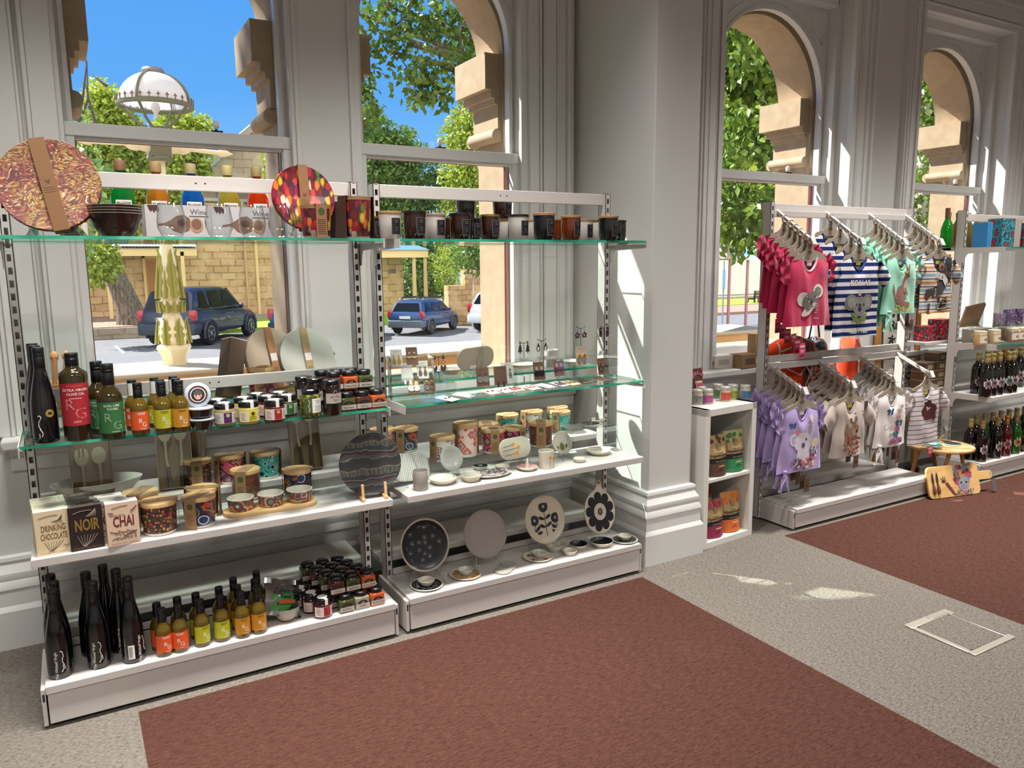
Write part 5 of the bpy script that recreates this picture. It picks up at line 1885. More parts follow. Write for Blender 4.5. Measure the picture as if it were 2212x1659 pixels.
def server_box(label, loc, rz, tilt=-10, w=.13, h=.33):
    t = thing('salad_server_set', label, 'boxed servers', loc, 0, 'boxed salad servers on the white shelf', rot=(R(tilt), 0, R(rz)))
    MB().box(-w / 2, w / 2, .0, .004, 0, h).box(-w / 2, -w / 2 + .003, -.035, .004, 0, h).box(w / 2 - .003, w / 2, -.035, .004, 0, h).box(-w / 2, w / 2, -.035, .004, 0, .004).build('carton', SLEEVE, t)
    for s, fork in ((-1, True), (1, False)):
        b = MB().at(facing(s * .028, -.012, h - .055))
        o = circ(.024, 22, 0, 0, .032)
        if fork:
            b.prism([p for p in o if p[1] < .012] and [(-.023, .008), (-.021, -.012), (-.012, -.027), (-.005, -.031), (.005, -.031), (.012, -.027), (.021, -.012), (.023, .008), (.019, .026), (.010, .033), (.009, .002), (.0035, .002), (.003, .034), (-.003, .034), (-.0035, .002), (-.009, .002), (-.010, .033), (-.019, .026)], -.002, .002)
        else:
            b.prism(o, -.002, .002, bev=.001)
        b.tube([(0, -.028, 0), (0, -.05, 0), (0, -.10, 0), (-s * .004, -.13, 0)], [.0065, .0045, .005, .006], 8)
        b.tube([(-s * .004, -.13, 0), (-s * .006, -.20, 0), (-s * .006, -.225, 0)], [.006, .0085, .009], 8, 1)
        b.build('salad_fork' if fork else 'salad_spoon', [SRV, mat('5c5a58', .5)], t)
    MB().box(-w / 2 + .001, w / 2 - .001, -.0352, -.0346, .003, h - .003).build('clear_lid', CELLO, t)
    return t


server_box('boxed pale salad fork and spoon standing in the white bowl at the left', (.03, 3.15, .665), 4, -8, .135, .20)
server_box('taller boxed salad servers rising behind the pair in the white bowl', (.035, 3.215, .64), 4, -6, .13, .315)
server_box('boxed salad servers behind the green labels, under the glass shelf middle', (.315, 3.19, .64), -3, -8, .125, .27)
server_box('slim boxed salad server standing just right of the middle server box', (.40, 3.24, .64), -20, -8, .075, .28)
server_box('boxed salad servers with grey handles beside the dark plate', (.828, 3.19, .64), 3, -10, .125, .285)
t = thing('serving_bowl', 'large plain white bowl behind the cartons on the rear board', 'bowl', (.045, 3.20, .638))
MB().lathe([(.0001, 0), (.07, 0), (.11, .04), (.142, .10), (.147, .118), (.144, .119), (.105, .045), (.0001, .012)], 40, sy=.62).build('bowl', mat('dcd8cc', .4), t)
t.scale = (1.05, 1, .6)

# pumpkin seed packet in a grey bowl
t = thing('grey_bowl', 'small grey stoneware bowl holding a foil packet on the lowest shelf', 'bowl', stand(620, 1345, S0, .034))
MB().lathe([(.0001, 0), (.030, 0, 1), (.033, .008, 0), (.045, .028), (.053, .05), (.054, .055), (.051, .055), (.040, .025), (.0001, .012)], 36).build('bowl', [mat('aaa19a', .5), mat('7a4a3a', .7)], t)
t = thing('seed_packet', 'crumpled foil packet of pumpkin seeds with a green label in the grey bowl', 'packet', (.625, 2.864, S0 + .07), 0, rot=(R(-42), R(20), R(8)))
t.scale = (1.25, 1.2, 1.2)
rg = random.Random(4)
zz = {}


def pk_(u, v, s):
    k = (round(u * 10), round(v * 8))
    if k not in zz:
        zz[k] = rg.uniform(-.004, .004)
    e = 16 * u * (1 - u) * v * (1 - v)
    return ((u - .5) * .115, s * (.002 + .014 * e) + zz[k], (v - .42) * .125)


b = MB()
b.grid(10, 8, lambda u, v: pk_(u, v, -1)).grid(10, 8, lambda u, v: pk_(u, v, 1))
b.build('foil_bag', mat('b8b8ba', .22, 1, name='foil'), t, sharp=20)
b = MB()
b.grid(10, 8, lambda u, v: (lambda p: (p[0] * .80, p[1] - .003, p[2] * .66 - .006))(pk_(u, v, -1)))
b.at(facing(-.004, -.024, .012)).text('Pumpkin', .018, TR(0, .008, 0), 1, .02).text('Seed', .018, TR(.004, -.012, 0), 1, .02)
b.poly([(-.02, -.022), (.03, -.016), (.03, -.028), (-.02, -.034)], 2, .0)
b.poly(circ(.012, 14, .032, -.036, .008), 1, .001)
b.build('label', [mat('3f8a3c', .5), mat('14201a', .5), mat('c8502a', .5)], t)

# ---------------------------------------------------------------- what stands behind on the back glass and the sill
t = thing('knife_block', 'square pale wooden utensil holder with wooden spoons on the rear glass', 'holder', (-.075, 3.17, .985), 0)
b = MB()
for x0, x1, y0, y1 in ((-.062, .062, -.062, -.05), (-.062, .062, .05, .062), (-.062, -.05, -.05, .05), (.05, .062, -.05, .05)):
    b.box(x0, x1, y0, y1, 0, .105)
b.box(-.05, .05, -.05, .05, 0, .01)
b.build('box', wood('striped_wood', '9a6a3a', 'd8b078', .6, 0), t, bevel=.001)
for dx, rz in ((.01, 4), (.03, 9)):
    MB().tube([(dx, 0, .02), (dx + .02 * rz / 6, 0, .19)], [.006, .009], 8).ball((dx + .02 * rz / 6, 0, .20), .014, 10, sy=.5, sz=1.4).build('wooden_spoon', wood('spoon_wood', 'a87444', 'c89a64'), t)
t = thing('coaster_stack', 'low stack of cream boards on the rear glass behind the red label', 'stack', (.09, 3.2, .985))
for k in range(3):
    MB().box(-.06, .06, -.05, .05, .009 * k, .009 * k + .008).build('board', (CREAM, KRAFT, PAPERW)[k], t, bevel=.001)


def plate_stack(label, loc, rz, c, bandc, n=4, r=.128, lean=-16):
    t = thing('plate_set', label, 'plates', loc, 0, 'banded plate sets by the window', rot=(R(lean), 0, R(rz)))
    for k in range(n):
        b = MB().at(TR(0, .007 * k, r) @ RX(90))
        b.lathe([(.0001, -.002), (.075, -.002), (r * .95, .006), (r, .009), (r * .99, .011), (r * .7, .0045), (.072, .003), (.0001, .002)], 44)
        b.build('plate', mat(c if k == 0 else 'a89c8c', .5), t)
    b = MB()
    w = .017
    for y in (-.0125, .007 * n + .002):
        b.box(-w, w, y - .0006, y + .0006, 0, 2 * r + .001)
    b.box(-w, w, -.0125, .007 * n + .002, 2 * r, 2 * r + .001)
    b.box(-w * .9, w * .9, -.0136, -.0132, r * .9, r * 1.15, 1)
    for i in range(5):
        b.box(-w * .7, w * .6, -.0136, -.0132, r * .45 + .007 * i, r * .45 + .007 * i + .0015, 2)
    b.build('kraft_band', [mat(bandc, .8), PAPERW, mat('5a3e28', .7)], t)
    return t


plate_stack('set of tan plates with a copper paper band standing in the window rack', (.735, 3.20, .995), 24, 'c8b8a0', 'b8865e')
plate_stack('set of pale grey plates with a kraft paper band standing in the window rack', (.88, 3.22, .985), 16, 'c8ccc0', 'b09870')
t = thing('plate_rack', 'small wooden rack holding the two banded plate sets', 'rack', (.81, 3.17, .985), 6)
b = MB().box(-.15, .15, -.03, -.018, 0, .012).box(-.15, .15, .06, .072, 0, .012)
b.build('rail', BAMBOO, t)
for x in (-.13, -.02, .03, .12):
    MB().tube([(x, -.024, .01), (x, -.03, .07)], .004, 8).build('peg', BAMBOO, t)
t = thing('leaning_carton', 'tall narrow brown carton leaning in front of the first window', 'carton', (.53, 3.15, .986), 0, rot=(R(-10), R(17), R(20)))
MB().box(-.035, .035, -.02, .05, 0, .23).build('carton', mat('7a6552', .7), t, bevel=.001)
MB().box(-.036, .036, -.021, .051, .2305, .236).build('lid', mat('dcd0c4', .6), t, bevel=.001)
CN['diam'].put((.655, 3.14, .986), 70, 'canister with a bamboo lid and kraft sleeve in front of the tan plates', None, 1.0)

# ---------------------------------------------------------------- top glass shelf, left unit
S3 = 1.594


def clear_easel(label, loc, rz, w=.10, h=.13, lip=.035, r=.0035, d=.05):
    t = thing('plate_stand', label, 'stand', loc, rz, 'clear plate stands')
    for s in (-1, 1):
        x = s * w / 2
        MB().tube([(x, -d - .008, lip + .012), (x, -d - .004, lip), (x, -d + .002, lip * .5), (x, -d - .004, 0 + r), (x, -d * .5, .012), (x, 0, .018), (x, d * .7, .03), (x, d * .9, r)], r, 8).build('foot', CLEAR, t)
        MB().tube([(x, -d * .4, .014), (x * .75, d * .2, h * .5), (x * .35, d * .65, h), (x * .3, d * .68, h + .012)], r, 8).build('back_arm', CLEAR, t)
    MB().tube([(-w / 2, .0, .018), (w / 2, .0, .018)], r, 8).build('cross_bar', CLEAR, t)
    return t


def band_plate(label, c, r, pat, rz, tilt, spin):
    t = thing('dinner_plate', label, 'plate', c, 0, rot=(R(tilt), 0, R(rz)))
    for k in range(3):
        b = MB().at(TR(0, .008 * k, 0) @ RX(90))
        b.lathe([(.0001, -.002), (r * .7, -.002), (r * .96, .004), (r, .008), (r * .985, .011), (r * .7, .005), (.0001, .003)], 56)
        b.build('plate', pat, t)
    b = MB().at(RY(spin))
    w = r * .155
    for y in (-.0135, .026):
        b.box(-w, w, y - .0006, y + .0006, -r - .002, r + .002)
    for z in (-r - .002, r + .0012):
        b.box(-w, w, -.0135, .026, z, z + .001)
    b.at(RY(spin) @ facing(0, -.0144, 0))
    b.poly([(-.008, .016), (0, .010), (.007, .017), (.006, .007), (.001, .0), (-.005, .006)], 1, 0)
    for i in range(3):
        b.poly([(-w * .75, -.012 - .007 * i), (w * .7, -.012 - .007 * i), (w * .7, -.0107 - .007 * i), (-w * .75, -.0107 - .007 * i)], 1, 0)
    b.build('kraft_band', [mat('74502f', .8), mat('4e3220', .8)], t)
    return t


p_ = onY(107, 402, 2.90)
band_plate('large round plates with a feathery red and gold pattern and brown paper band, far left', (p_.x, 2.87, p_.z), .146, FEATHER, -8, -12, -11)
t = thing('plate_stand', 'thick clear acrylic stand under the feather patterned plates', 'stand', (p_.x + .01, 2.86, S3), -8, 'clear plate stands')
for s in (-1, 1):
    b = MB().at(TR(s * .075, 0, 0) @ RY(-s * 30) @ Matrix(((0, 0, 1, 0), (1, 0, 0, 0), (0, 1, 0, 0), (0, 0, 0, 1))))
    b.prism([(-.055, .0), (.06, .0), (.05, .02), (.035, .03), (.03, .05), (.0, .045), (-.03, .03), (-.045, .05), (-.052, .072), (-.058, .075), (-.06, .05), (-.05, .03)], -.004, .004)
    b.build('side_panel', clear('frosted_acrylic', 'e6e8ea', 1.4, edge_tint='b0b4b8'), t)
MB().box(-.07, .07, .012, .017, .002, .04).build('cross_panel', CLEAR, t)
p_ = onY(656, 430, 2.93)
band_plate('round plates painted with tulips and wrapped in a kraft band, right of the wine boxes', (p_.x, 2.93, p_.z + .004), .119, TULIP, 6, -10, 2)
clear_easel('clear stand under the tulip painted plates on the top shelf', (p_.x, 2.915, S3), 6, .12, .10)

kt = thing('salad_bowl', 'x', 'bowl', (0, 0, -5), 0, 'nested dark bowls on the top shelf')
q = NT('dark_lacquer', .2, coat=.5)
LACQ = q.col(q.ramp(q.noise(q.obj(), 16, 3, .6, 1.0), [(.4, '2a1c1a'), (.55, '4a2018'), (.68, '2c2420')]))
MB().lathe([(.0001, 0), (.045, 0, 0), (.05, .004), (.066, .03), (.078, .062), (.081, .073, 1), (.0815, .075), (.079, .075), (.0775, .072, 0), (.062, .03), (.0001, .006)], 44).build('bowl', [LACQ, CREAM], kt)
kt = Kind(kt)
for k in range(4):
    kt.put((.165, 2.845, S3 + .0085 * k), 30 * k, 'dark lacquered bowl in the nest on the top shelf, %s of four' % ('lowest', 'second from below', 'third from below', 'topmost')[k])

# wine glass cartons and stemless glasses
WBOX = mat('c8c0bc', .6, name='pale_carton')
kt = thing('glass_carton', 'x', 'carton', (0, 0, -5), 0, 'wine glass cartons on the top shelf')
MB().box(-.112, .112, -.045, .05, 0, .115).build('carton', WBOX, kt, bevel=.001)
b = MB().at(facing(0, -.0455, 0))
b.poly([(-.112, .0), (.112, .0), (.112, .115), (-.112, .115)], 4, -.0003)
b.text('Wine', .026, TR(.062, .084, 0), 0, .0)
b.poly([(.03, .076), (.094, .076), (.094, .079), (.03, .079)], 0, 0)
o = [(-.075, .050), (-.052, .053), (-.035, .062), (-.012, .078), (.012, .082), (.03, .07), (.034, .05), (.026, .028), (.0, .018), (-.025, .026), (-.04, .042), (-.055, .046), (-.078, .042)]
b.poly(o, 1, 0).poly(circ(.016, 12, .005, .055, .012), 2, .0003).poly(circ(.022, 18, .052, .046, .026), 3, .0002).poly(circ(.016, 18, .052, .05, .018), 1, .0004)
b.poly([(-.104, .113), (-.072, .113), (-.066, .100), (-.072, .088), (-.078, .096), (-.083, .086), (-.088, .096), (-.094, .09), (-.1, .1)], 2, .0002)
b.build('print', [mat('4a4648', .6), mat('7c5a48', .6), mat('4a2e2a', .6), mat('b08a68', .6), mat('c4bcbc', .6)], kt)
kt = Kind(kt)
kt.put((.37, 3.0, S3), 3, 'carton printed with wine glasses, left one beside the dark bowls')
kt.put((.585, 3.01, S3), 4, 'carton printed with wine glasses, right one behind three stemless glasses')
WG = clear('drinking_glass', 'fafcfc', 1.2, edge_tint='98a0a4', edge=2.5)
kt = thing('stemless_glass', 'x', 'glass', (0, 0, -5), 0, 'stemless glasses on the top shelf')
MB().lathe([(.0001, 0), (.026, 0), (.034, .006), (.044, .03), (.046, .05), (.043, .08), (.037, .112), (.0362, .112), (.042, .08), (.045, .05), (.043, .031), (.033, .010), (.0001, .008)], 40).build('bowl', WG, kt)
kt = Kind(kt)
for px, lb in ((370, 'leftmost stemless glass, in front of the left wine carton'), (473, 'second stemless glass from the dark bowls, on the top shelf'), (545, 'third stemless glass from the dark bowls, on the top shelf'), (608, 'stemless glass in front of the tulip plates')):
    p_ = onY(px, 480, 2.835)
    kt.put((p_.x, 2.835, S3), 0, lb)


def tulip_can(label, x, y, r, h, rz, sleeve=True):
    t = thing('canister', label, 'canister', (x, y, S3), rz, 'tulip painted canisters')
    MB().lathe([(.0001, 0), (r * .82, 0, 1), (r * .9, .008, 0), (r * .98, h * .5), (r, h - .014)], 32).build('pot', [TULIP, CREAM], t)
    MB().lathe([(r * .98, h - .0135), (r * 1.01, h - .013), (r * 1.01, h), (.0001, h)], 32).build('bamboo_lid', mat('8a6444', .5), t)
    b = MB()
    if sleeve:
        b.box(-.03, .012, -r - .004, -r - .003, 0, h + .002, 0).box(-.03, .012, -r - .004, r, h + .001, h + .002, 0)
        b.at(facing(-.009, -r - .0043, h * .8)).poly(circ(.013, 16), 1, 0)
        for i in range(8):
            b.poly([(-.016, -.03 - .007 * i), (.016, -.03 - .007 * i), (.016, -.028 - .007 * i), (-.016, -.028 - .007 * i)], 2, 0)
    else:
        for s in (-1, 1):
            b.box(s * (r + .003) - .0008, s * (r + .003) + .0008, -.03, .03, 0, h + .002, 2)
        b.box(-r - .003, r + .003, -.03, .03, h + .001, h + .002, 0)
    b.build('kraft_sleeve', [mat('8a6242', .8), mat('3c4a24', .7), mat('3a2418', .7)], t)


p_ = onY(683, 480, 2.84)
tulip_can('short tulip painted canister with a brown paper sleeve in front of the tulip plates', p_.x, 2.84, .055, .118, 12)
p_ = onY(770, 480, 2.86)
tulip_can('tall tulip painted canister at the right end of the top glass shelf', p_.x, 2.86, .056, .155, 10, False)
p_ = onY(740, 480, 2.97)
tulip_can('tulip painted canister half hidden behind the tall one', p_.x, 2.97, .05, .14, 30, False)

# coloured spirits behind the cross bar
for px, c, cap_, nm in ((264, '20c060', '7a5a3a', 'emerald green'), (340, 'f0b440', '9a7a50', 'amber yellow'), (415, '1c9cf0', '9a8a60', 'bright blue'), (493, 'e4d468', 'a89a60', 'pale yellow'), (556, 'ff6418', '8a7a4a', 'vivid orange')):
    p_ = onY(px, 420, 3.22)
    t = thing('liqueur_bottle', '%s liqueur bottle standing behind the upper cross bar' % nm, 'bottle', (p_.x, 3.22, S3), 22, 'coloured liqueur bottles')
    b = MB()
    b.lathe([(.0001, 0), (.040, 0), (.042, .004), (.042, .16), (.038, .172), (.020, .215), (.0165, .225), (.0165, .25)], 8)
    b.build('glass_body', liquid('liqueur_' + c, c), t, sharp=20)
    MB().lathe([(.019, .25), (.02, .251), (.02, .285), (.018, .288), (.0001, .288)], 20).build('cork_cap', mat(cap_, .6), t)
    b = MB().at(RZ(-22) @ facing(0, -.0425, .08))
    b.poly([(-.026, -.04), (.026, -.04), (.026, .064), (-.026, .064)], 0, 0).text('BILLSONS', .0105, TR(0, .05, .0004), 1, .02)
    b.build('label', [PAPERW, BLACK], t)
p_ = onY(160, 490, 3.2)
t = thing('gift_bottle', 'squat bottle of golden drink half hidden behind the feather plate', 'bottle', (p_.x, 3.2, S3))
MB().lathe([(.0001, 0), (.045, 0), (.048, .005), (.048, .07), (.03, .09), (.015, .095), (.015, .11)], 20).build('glass_body', mat('c8901e', .1, coat=.5), t)
MB().lathe([(.017, .108), (.017, .125), (.0001, .125)], 16).build('cap', BLACK, t)
MB().band(.0484, .01, .06, -40, 20, 0).band(.0484, .01, .06, 25, 60, 1).build('label', [BLACK, PAPERW], t)
# ================================================================ right unit: candles, earrings, ceramics
AMBG = mat('2e0f06', .06, coat=.7, name='amber_candle_glass')
AMBL = mat('6a2a08', .08, coat=.6, name='light_amber_glass')
WHC = mat('c6bfb8', .3, coat=.3, name='white_candle_glass')
BLC = mat('101418', .15, coat=.5, name='black_candle_glass')
WLID, BLID, GLID = wood('lid_wood', '8a6444', 'a87c54', .6, 0), mat('1c1412', .3, name='dark_lid'), mat('b89a4a', .2, .9, name='gold_lid')
KC = {}


def candle(glass, lid, r=.043, h=.104):
    k = (glass.name, lid.name)
    if k not in KC:
        t = thing('candle', 'x', 'candle', (0, 0, -5), 0, 'boxed shop candles')
        MB().lathe([(.0001, 0), (r * .84, 0), (r * .9, .004), (r * .98, h * .6), (r, h * .90), (r * .97, h * .905)], 32).build('glass_tumbler', glass, t)
        MB().lathe([(r * 1.0, h * .905), (r * 1.03, h * .91), (r * 1.03, h * .99), (r * 1.0, h), (.0001, h)], 32).build('lid', lid, t)
        b = MB()
        b.band(r * .965, h * .16, h * .76, -14, 42, 1, 10, r * 1.005)
        b.band(r * .968, h * .175, h * .745, -12, 40, 0, 10, r * 1.008)
        lines(b, r * 1.01, h * .66, 14, 2, 12, 1, .007, .002)
        lines(b, r * 1.005, h * .42, 14, 3, 9, 1, .006, .0012)
        b.build('label', [mat('16161a', .5), mat('77706a', .5)], t)
        KC[k] = Kind(t)
    return KC[k]


def cput(px, Y, glass, lid, lb, z=S3, sc=1, rz=0):
    p = onY(px, 490, Y)
    candle(glass, lid).put((p.x, Y, z), rz, lb, None, sc)


cput(843, 2.84, WHC, WLID, 'white candle with a wooden lid, first at the left end of the candle row')
cput(896, 2.84, AMBG, BLID, 'dark amber candle, second from the left in the front row', sc=1.04)
cput(940, 2.90, WHC, WLID, 'white candle with a wooden lid between two dark amber ones')
cput(994, 2.83, AMBG, BLID, 'dark amber candle with a black lid, left of the gold lidded one')
cput(1058, 2.82, AMBG, GLID, 'dark amber candle with a gold lid at the middle of the row', sc=.97)
cput(1120, 2.82, WHC, BLID, 'white candle with a black lid, right of the gold lidded amber one')
cput(1175, 2.80, BLC, WLID, 'tall black candle with a wooden lid, right of the white black lidded one', sc=1.07)
cput(1233, 2.80, AMBL, WLID, 'light amber candle with a wooden lid near the right end')
cput(1314, 2.78, BLC, WLID, 'black candle with a wooden lid at the right end of the shelf', sc=1.02)
cput(809, 3.0, AMBG, GLID, 'amber candle behind at the far left beside the tall tulip canister', sc=.9)
cput(968, 3.0, AMBG, BLID, 'amber candle behind between the white and the third amber candle', sc=.9)
cput(1020, 2.97, BLC, BLID, 'black candle standing behind the dark amber one', sc=.9)
cput(1092, 2.97, WHC, GLID, 'white gold lidded candle behind the black lidded one', sc=.9)
cput(1151, 2.95, WHC, WLID, 'white candle behind the tall black one', sc=.9)
cput(1206, 2.97, AMBL, GLID, 'light amber candle with a gold lid in the back row', sc=.93)
cput(1262, 2.93, WHC, WLID, 'white candle with black label behind the light amber one', sc=.95)
cput(1288, 2.97, WHC, GLID, 'white candle with a gold lid behind the rightmost black one', sc=.95)
cput(1334, 2.90, BLC, BLID, 'black candle behind the rightmost black wooden lidded one', sc=.92)


def riser(label, x, y, z, w, d, h, rz=0):
    t = thing('acrylic_riser', label, 'riser', (x, y, z), rz, 'clear acrylic risers')
    MB().box(-w / 2, w / 2, -d / 2, d / 2, h - .003, h).build('top', CLEAR, t)
    for s in (-1, 1):
        MB().box(s * w / 2 - .0015, s * w / 2 + .0015, -d / 2, d / 2, 0, h - .003).build('leg', CLEAR, t)
    return t


pa_, pb_ = onY(1025, 490, 3.12), onY(1140, 490, 3.12)
riser('clear riser carrying two candles behind the middle of the candle row', (pa_.x + pb_.x) / 2 - .02, 3.16, S3, .26, .12, .10)
p_ = onY(1085, 435, 3.14)
candle(AMBG, BLID).put((p_.x, 3.14, S3 + .10), 0, 'dark amber candle raised on the clear riser in front of the cross bar', None, 1.05)
p_ = onY(1019, 450, 3.18)
candle(BLC, BLID).put((p_.x - .03, 3.18, S3 + .10), 180, 'black candle with a barcode raised on the riser behind the row', None, 1.0)

# ---------------------------------------------------------------- earrings on cards
S4 = .953
CARDK, CARDW = mat('7a5c4c', .8, name='brown_card'), mat('d6d2cc', .8, name='white_card')


def star_pts(n, r0, r1):
    return [((r0 if k % 2 else r1) * math.sin(PI * k / n), (r0 if k % 2 else r1) * math.cos(PI * k / n)) for k in range(2 * n)]


def earring_card(label, loc, rz, kind, card, c, c2='2a2426', w=.060, h=.084, tilt=-12, flat=False, grp='earring cards on the glass shelf'):
    t = thing('earring_card', label, 'earring card', loc, 0, grp, rot=(R(-84 if flat else tilt), 0, R(rz)))
    b = MB()
    b.box(-w / 2, w / 2, -.0006, .0006, 0, h)
    b.at(facing(0, -.0008, 0)).poly([(-w * .3, h * .88), (w * .3, h * .88), (w * .3, h * .90), (-w * .3, h * .90)], 1, 0).poly([(-w * .2, h * .83), (w * .2, h * .83), (w * .2, h * .84), (-w * .2, h * .84)], 1, 0)
    b.build('card', [card, mat('4a3830', .8) if card is CARDK else mat('8a8684', .8)], t)
    for s in (-1, 1):
        b = MB().at(facing(s * w * .22, -.0012, 0))
        x = .0
        if kind == 'disc':
            b.prism(circ(.0075, 14, 0, h * .62, .010), 0, .002, 1).prism(circ(.0145, 22, 0, h * .36), 0, .002, 0)
        elif kind == 'ring':
            b.tube([(.011 * math.cos(a), h * .36 + .013 * math.sin(a), .001) for a in [2 * PI * k / 18 for k in range(18)]], .0016, 5, 0, True).prism(circ(.004, 12, 0, h * .66), 0, .002, 1)
        elif kind == 'fan':
            b.prism([(.012 * math.cos(PI * k / 12), h * .48 - .011 * math.sin(PI * k / 12)) for k in range(13)], 0, .002, 0).prism(circ(.004, 12, 0, h * .66), 0, .002, 1)
        elif kind == 'drop':
            b.prism([(0, h * .58)] + [(.008 * math.cos(a), h * .28 + .010 * math.sin(a)) for a in [R(30 - 240 * k / 12) for k in range(13)]], 0, .002, 0).prism(circ(.004, 12, 0, h * .62), 0, .002, 1)
        elif kind == 'arch':
            b.tube([(.009 * math.cos(PI * k / 10), h * .42 + .014 * math.sin(PI * k / 10), .001) for k in range(11)], .0035, 6, 1).prism(circ(.011, 20, 0, h * .26), 0, .002, 0)
        elif kind == 'stud':
            b.prism(circ(.0055, 14, 0, h * .5), 0, .003, 0)
        elif kind == 'bar':
            b.prism(rrect(.008, .03, .002), 0, .002, 0)
            b.v = b.v
        b.build('earring', [mat(c, .4), mat(c2, .4)], t)
    return t


def ep(px, py, z=S4):
    p = on(px, py, z)
    return (p.x, p.y, z)


def clip_stand(loc, label):
    t = thing('card_clip', label, 'clip', loc, 0, 'little clear card clips')
    MB().prism(circ(.012, 16), 0, .003).build('foot', CLEAR, t)
    MB().box(-.002, .002, -.004, -.002, .003, .02).box(-.002, .002, .002, .004, .003, .02).build('prong', CLEAR, t)


for k, (px, py, rz, kind, card, c, c2, lb) in enumerate((
        (1044, 838, -8, 'disc', CARDK, '8a8480', '5a4a44', 'brown card with speckled grey round earrings, first from the left on a clip'),
        (1082, 835, -10, 'bar', CARDK, '3a2a22', 'a08a5a', 'brown card with dark bar earrings beside the speckled discs'),
        (1097, 826, -8, 'drop', CARDW, '7a6a5a', '5a4036', 'white card with long grey brown drops behind the bar earrings'),
        (1166, 824, 0, 'disc', CARDK, '141214', 'c8a8a0', 'brown card with large black disc earrings'),
        (1209, 816, 2, 'disc', CARDK, '6a1c34', 'd88a94', 'brown card with black and crimson layered discs, right of the black pair'))):
    p_ = ep(px, py)
    clip_stand((p_[0], p_[1] + .002, S4), 'clear clip holding the ' + lb.split(',')[0].replace(' beside the speckled discs', ''))
    earring_card(lb, (p_[0], p_[1] - .002, S4 + .008), rz, kind, card, c, c2)
# slanting clear display at the left end
t = thing('card_display', 'slanting clear acrylic display at the left end holding six earring cards', 'display', (1.20, 2.90, S4), -14)
b = MB()
b.at(RX(-28)).box(-.085, .085, -.001, .001, 0, .20)
b.at().box(-.088, -.085, -.03, .10, 0, .17).box(.085, .088, -.03, .10, 0, .17)
b.build('back_panel', CLEAR, t)
for k, z in enumerate((.022, .075, .125)):
    MB().at(TR(0, z * .5 - .002, z)).box(-.085, .085, -.014, 0, -.001, .001).box(-.085, .085, -.015, -.013, 0, .012).build('ledge', CLEAR, t)
for k, (dx, dz, kind, card, c, c2, lb) in enumerate((
        (-.045, .10, 'drop', CARDW, 'b08a3a', 'c8a050', 'white card with gold floral drops, top left on the slanting display'),
        (.012, .105, 'fan', CARDK, 'c8a272', 'd8c8b0', 'brown card with tan half moon earrings, top right on the slanting display'),
        (-.012, .055, 'bar', CARDW, 'd8d2cc', 'c8c0ba', 'white card with small writing in the middle of the slanting display'),
        (.046, .06, 'drop', CARDW, '6a4a3a', '8a5a44', 'white card with brown tiered drops, middle right of the slanting display'),
        (.008, .012, 'disc', CARDK, 'c4c0bc', 'd0b070', 'brown card with white patterned discs, bottom left of the slanting display'),
        (.066, .014, 'ring', CARDK, '5a6a6a', 'c09a4a', 'brown card with grey oval rings, bottom right of the slanting display'))):
    a = R(-14)
    y = dz * .62 - .012
    earring_card(lb, (1.20 + 1.15 * dx * math.cos(a) - y * math.sin(a), 2.90 + dx * math.sin(a) + y * math.cos(a), S4 + dz * 1.25 + .001), -14, kind, card, c, c2, .048, .078, -27)


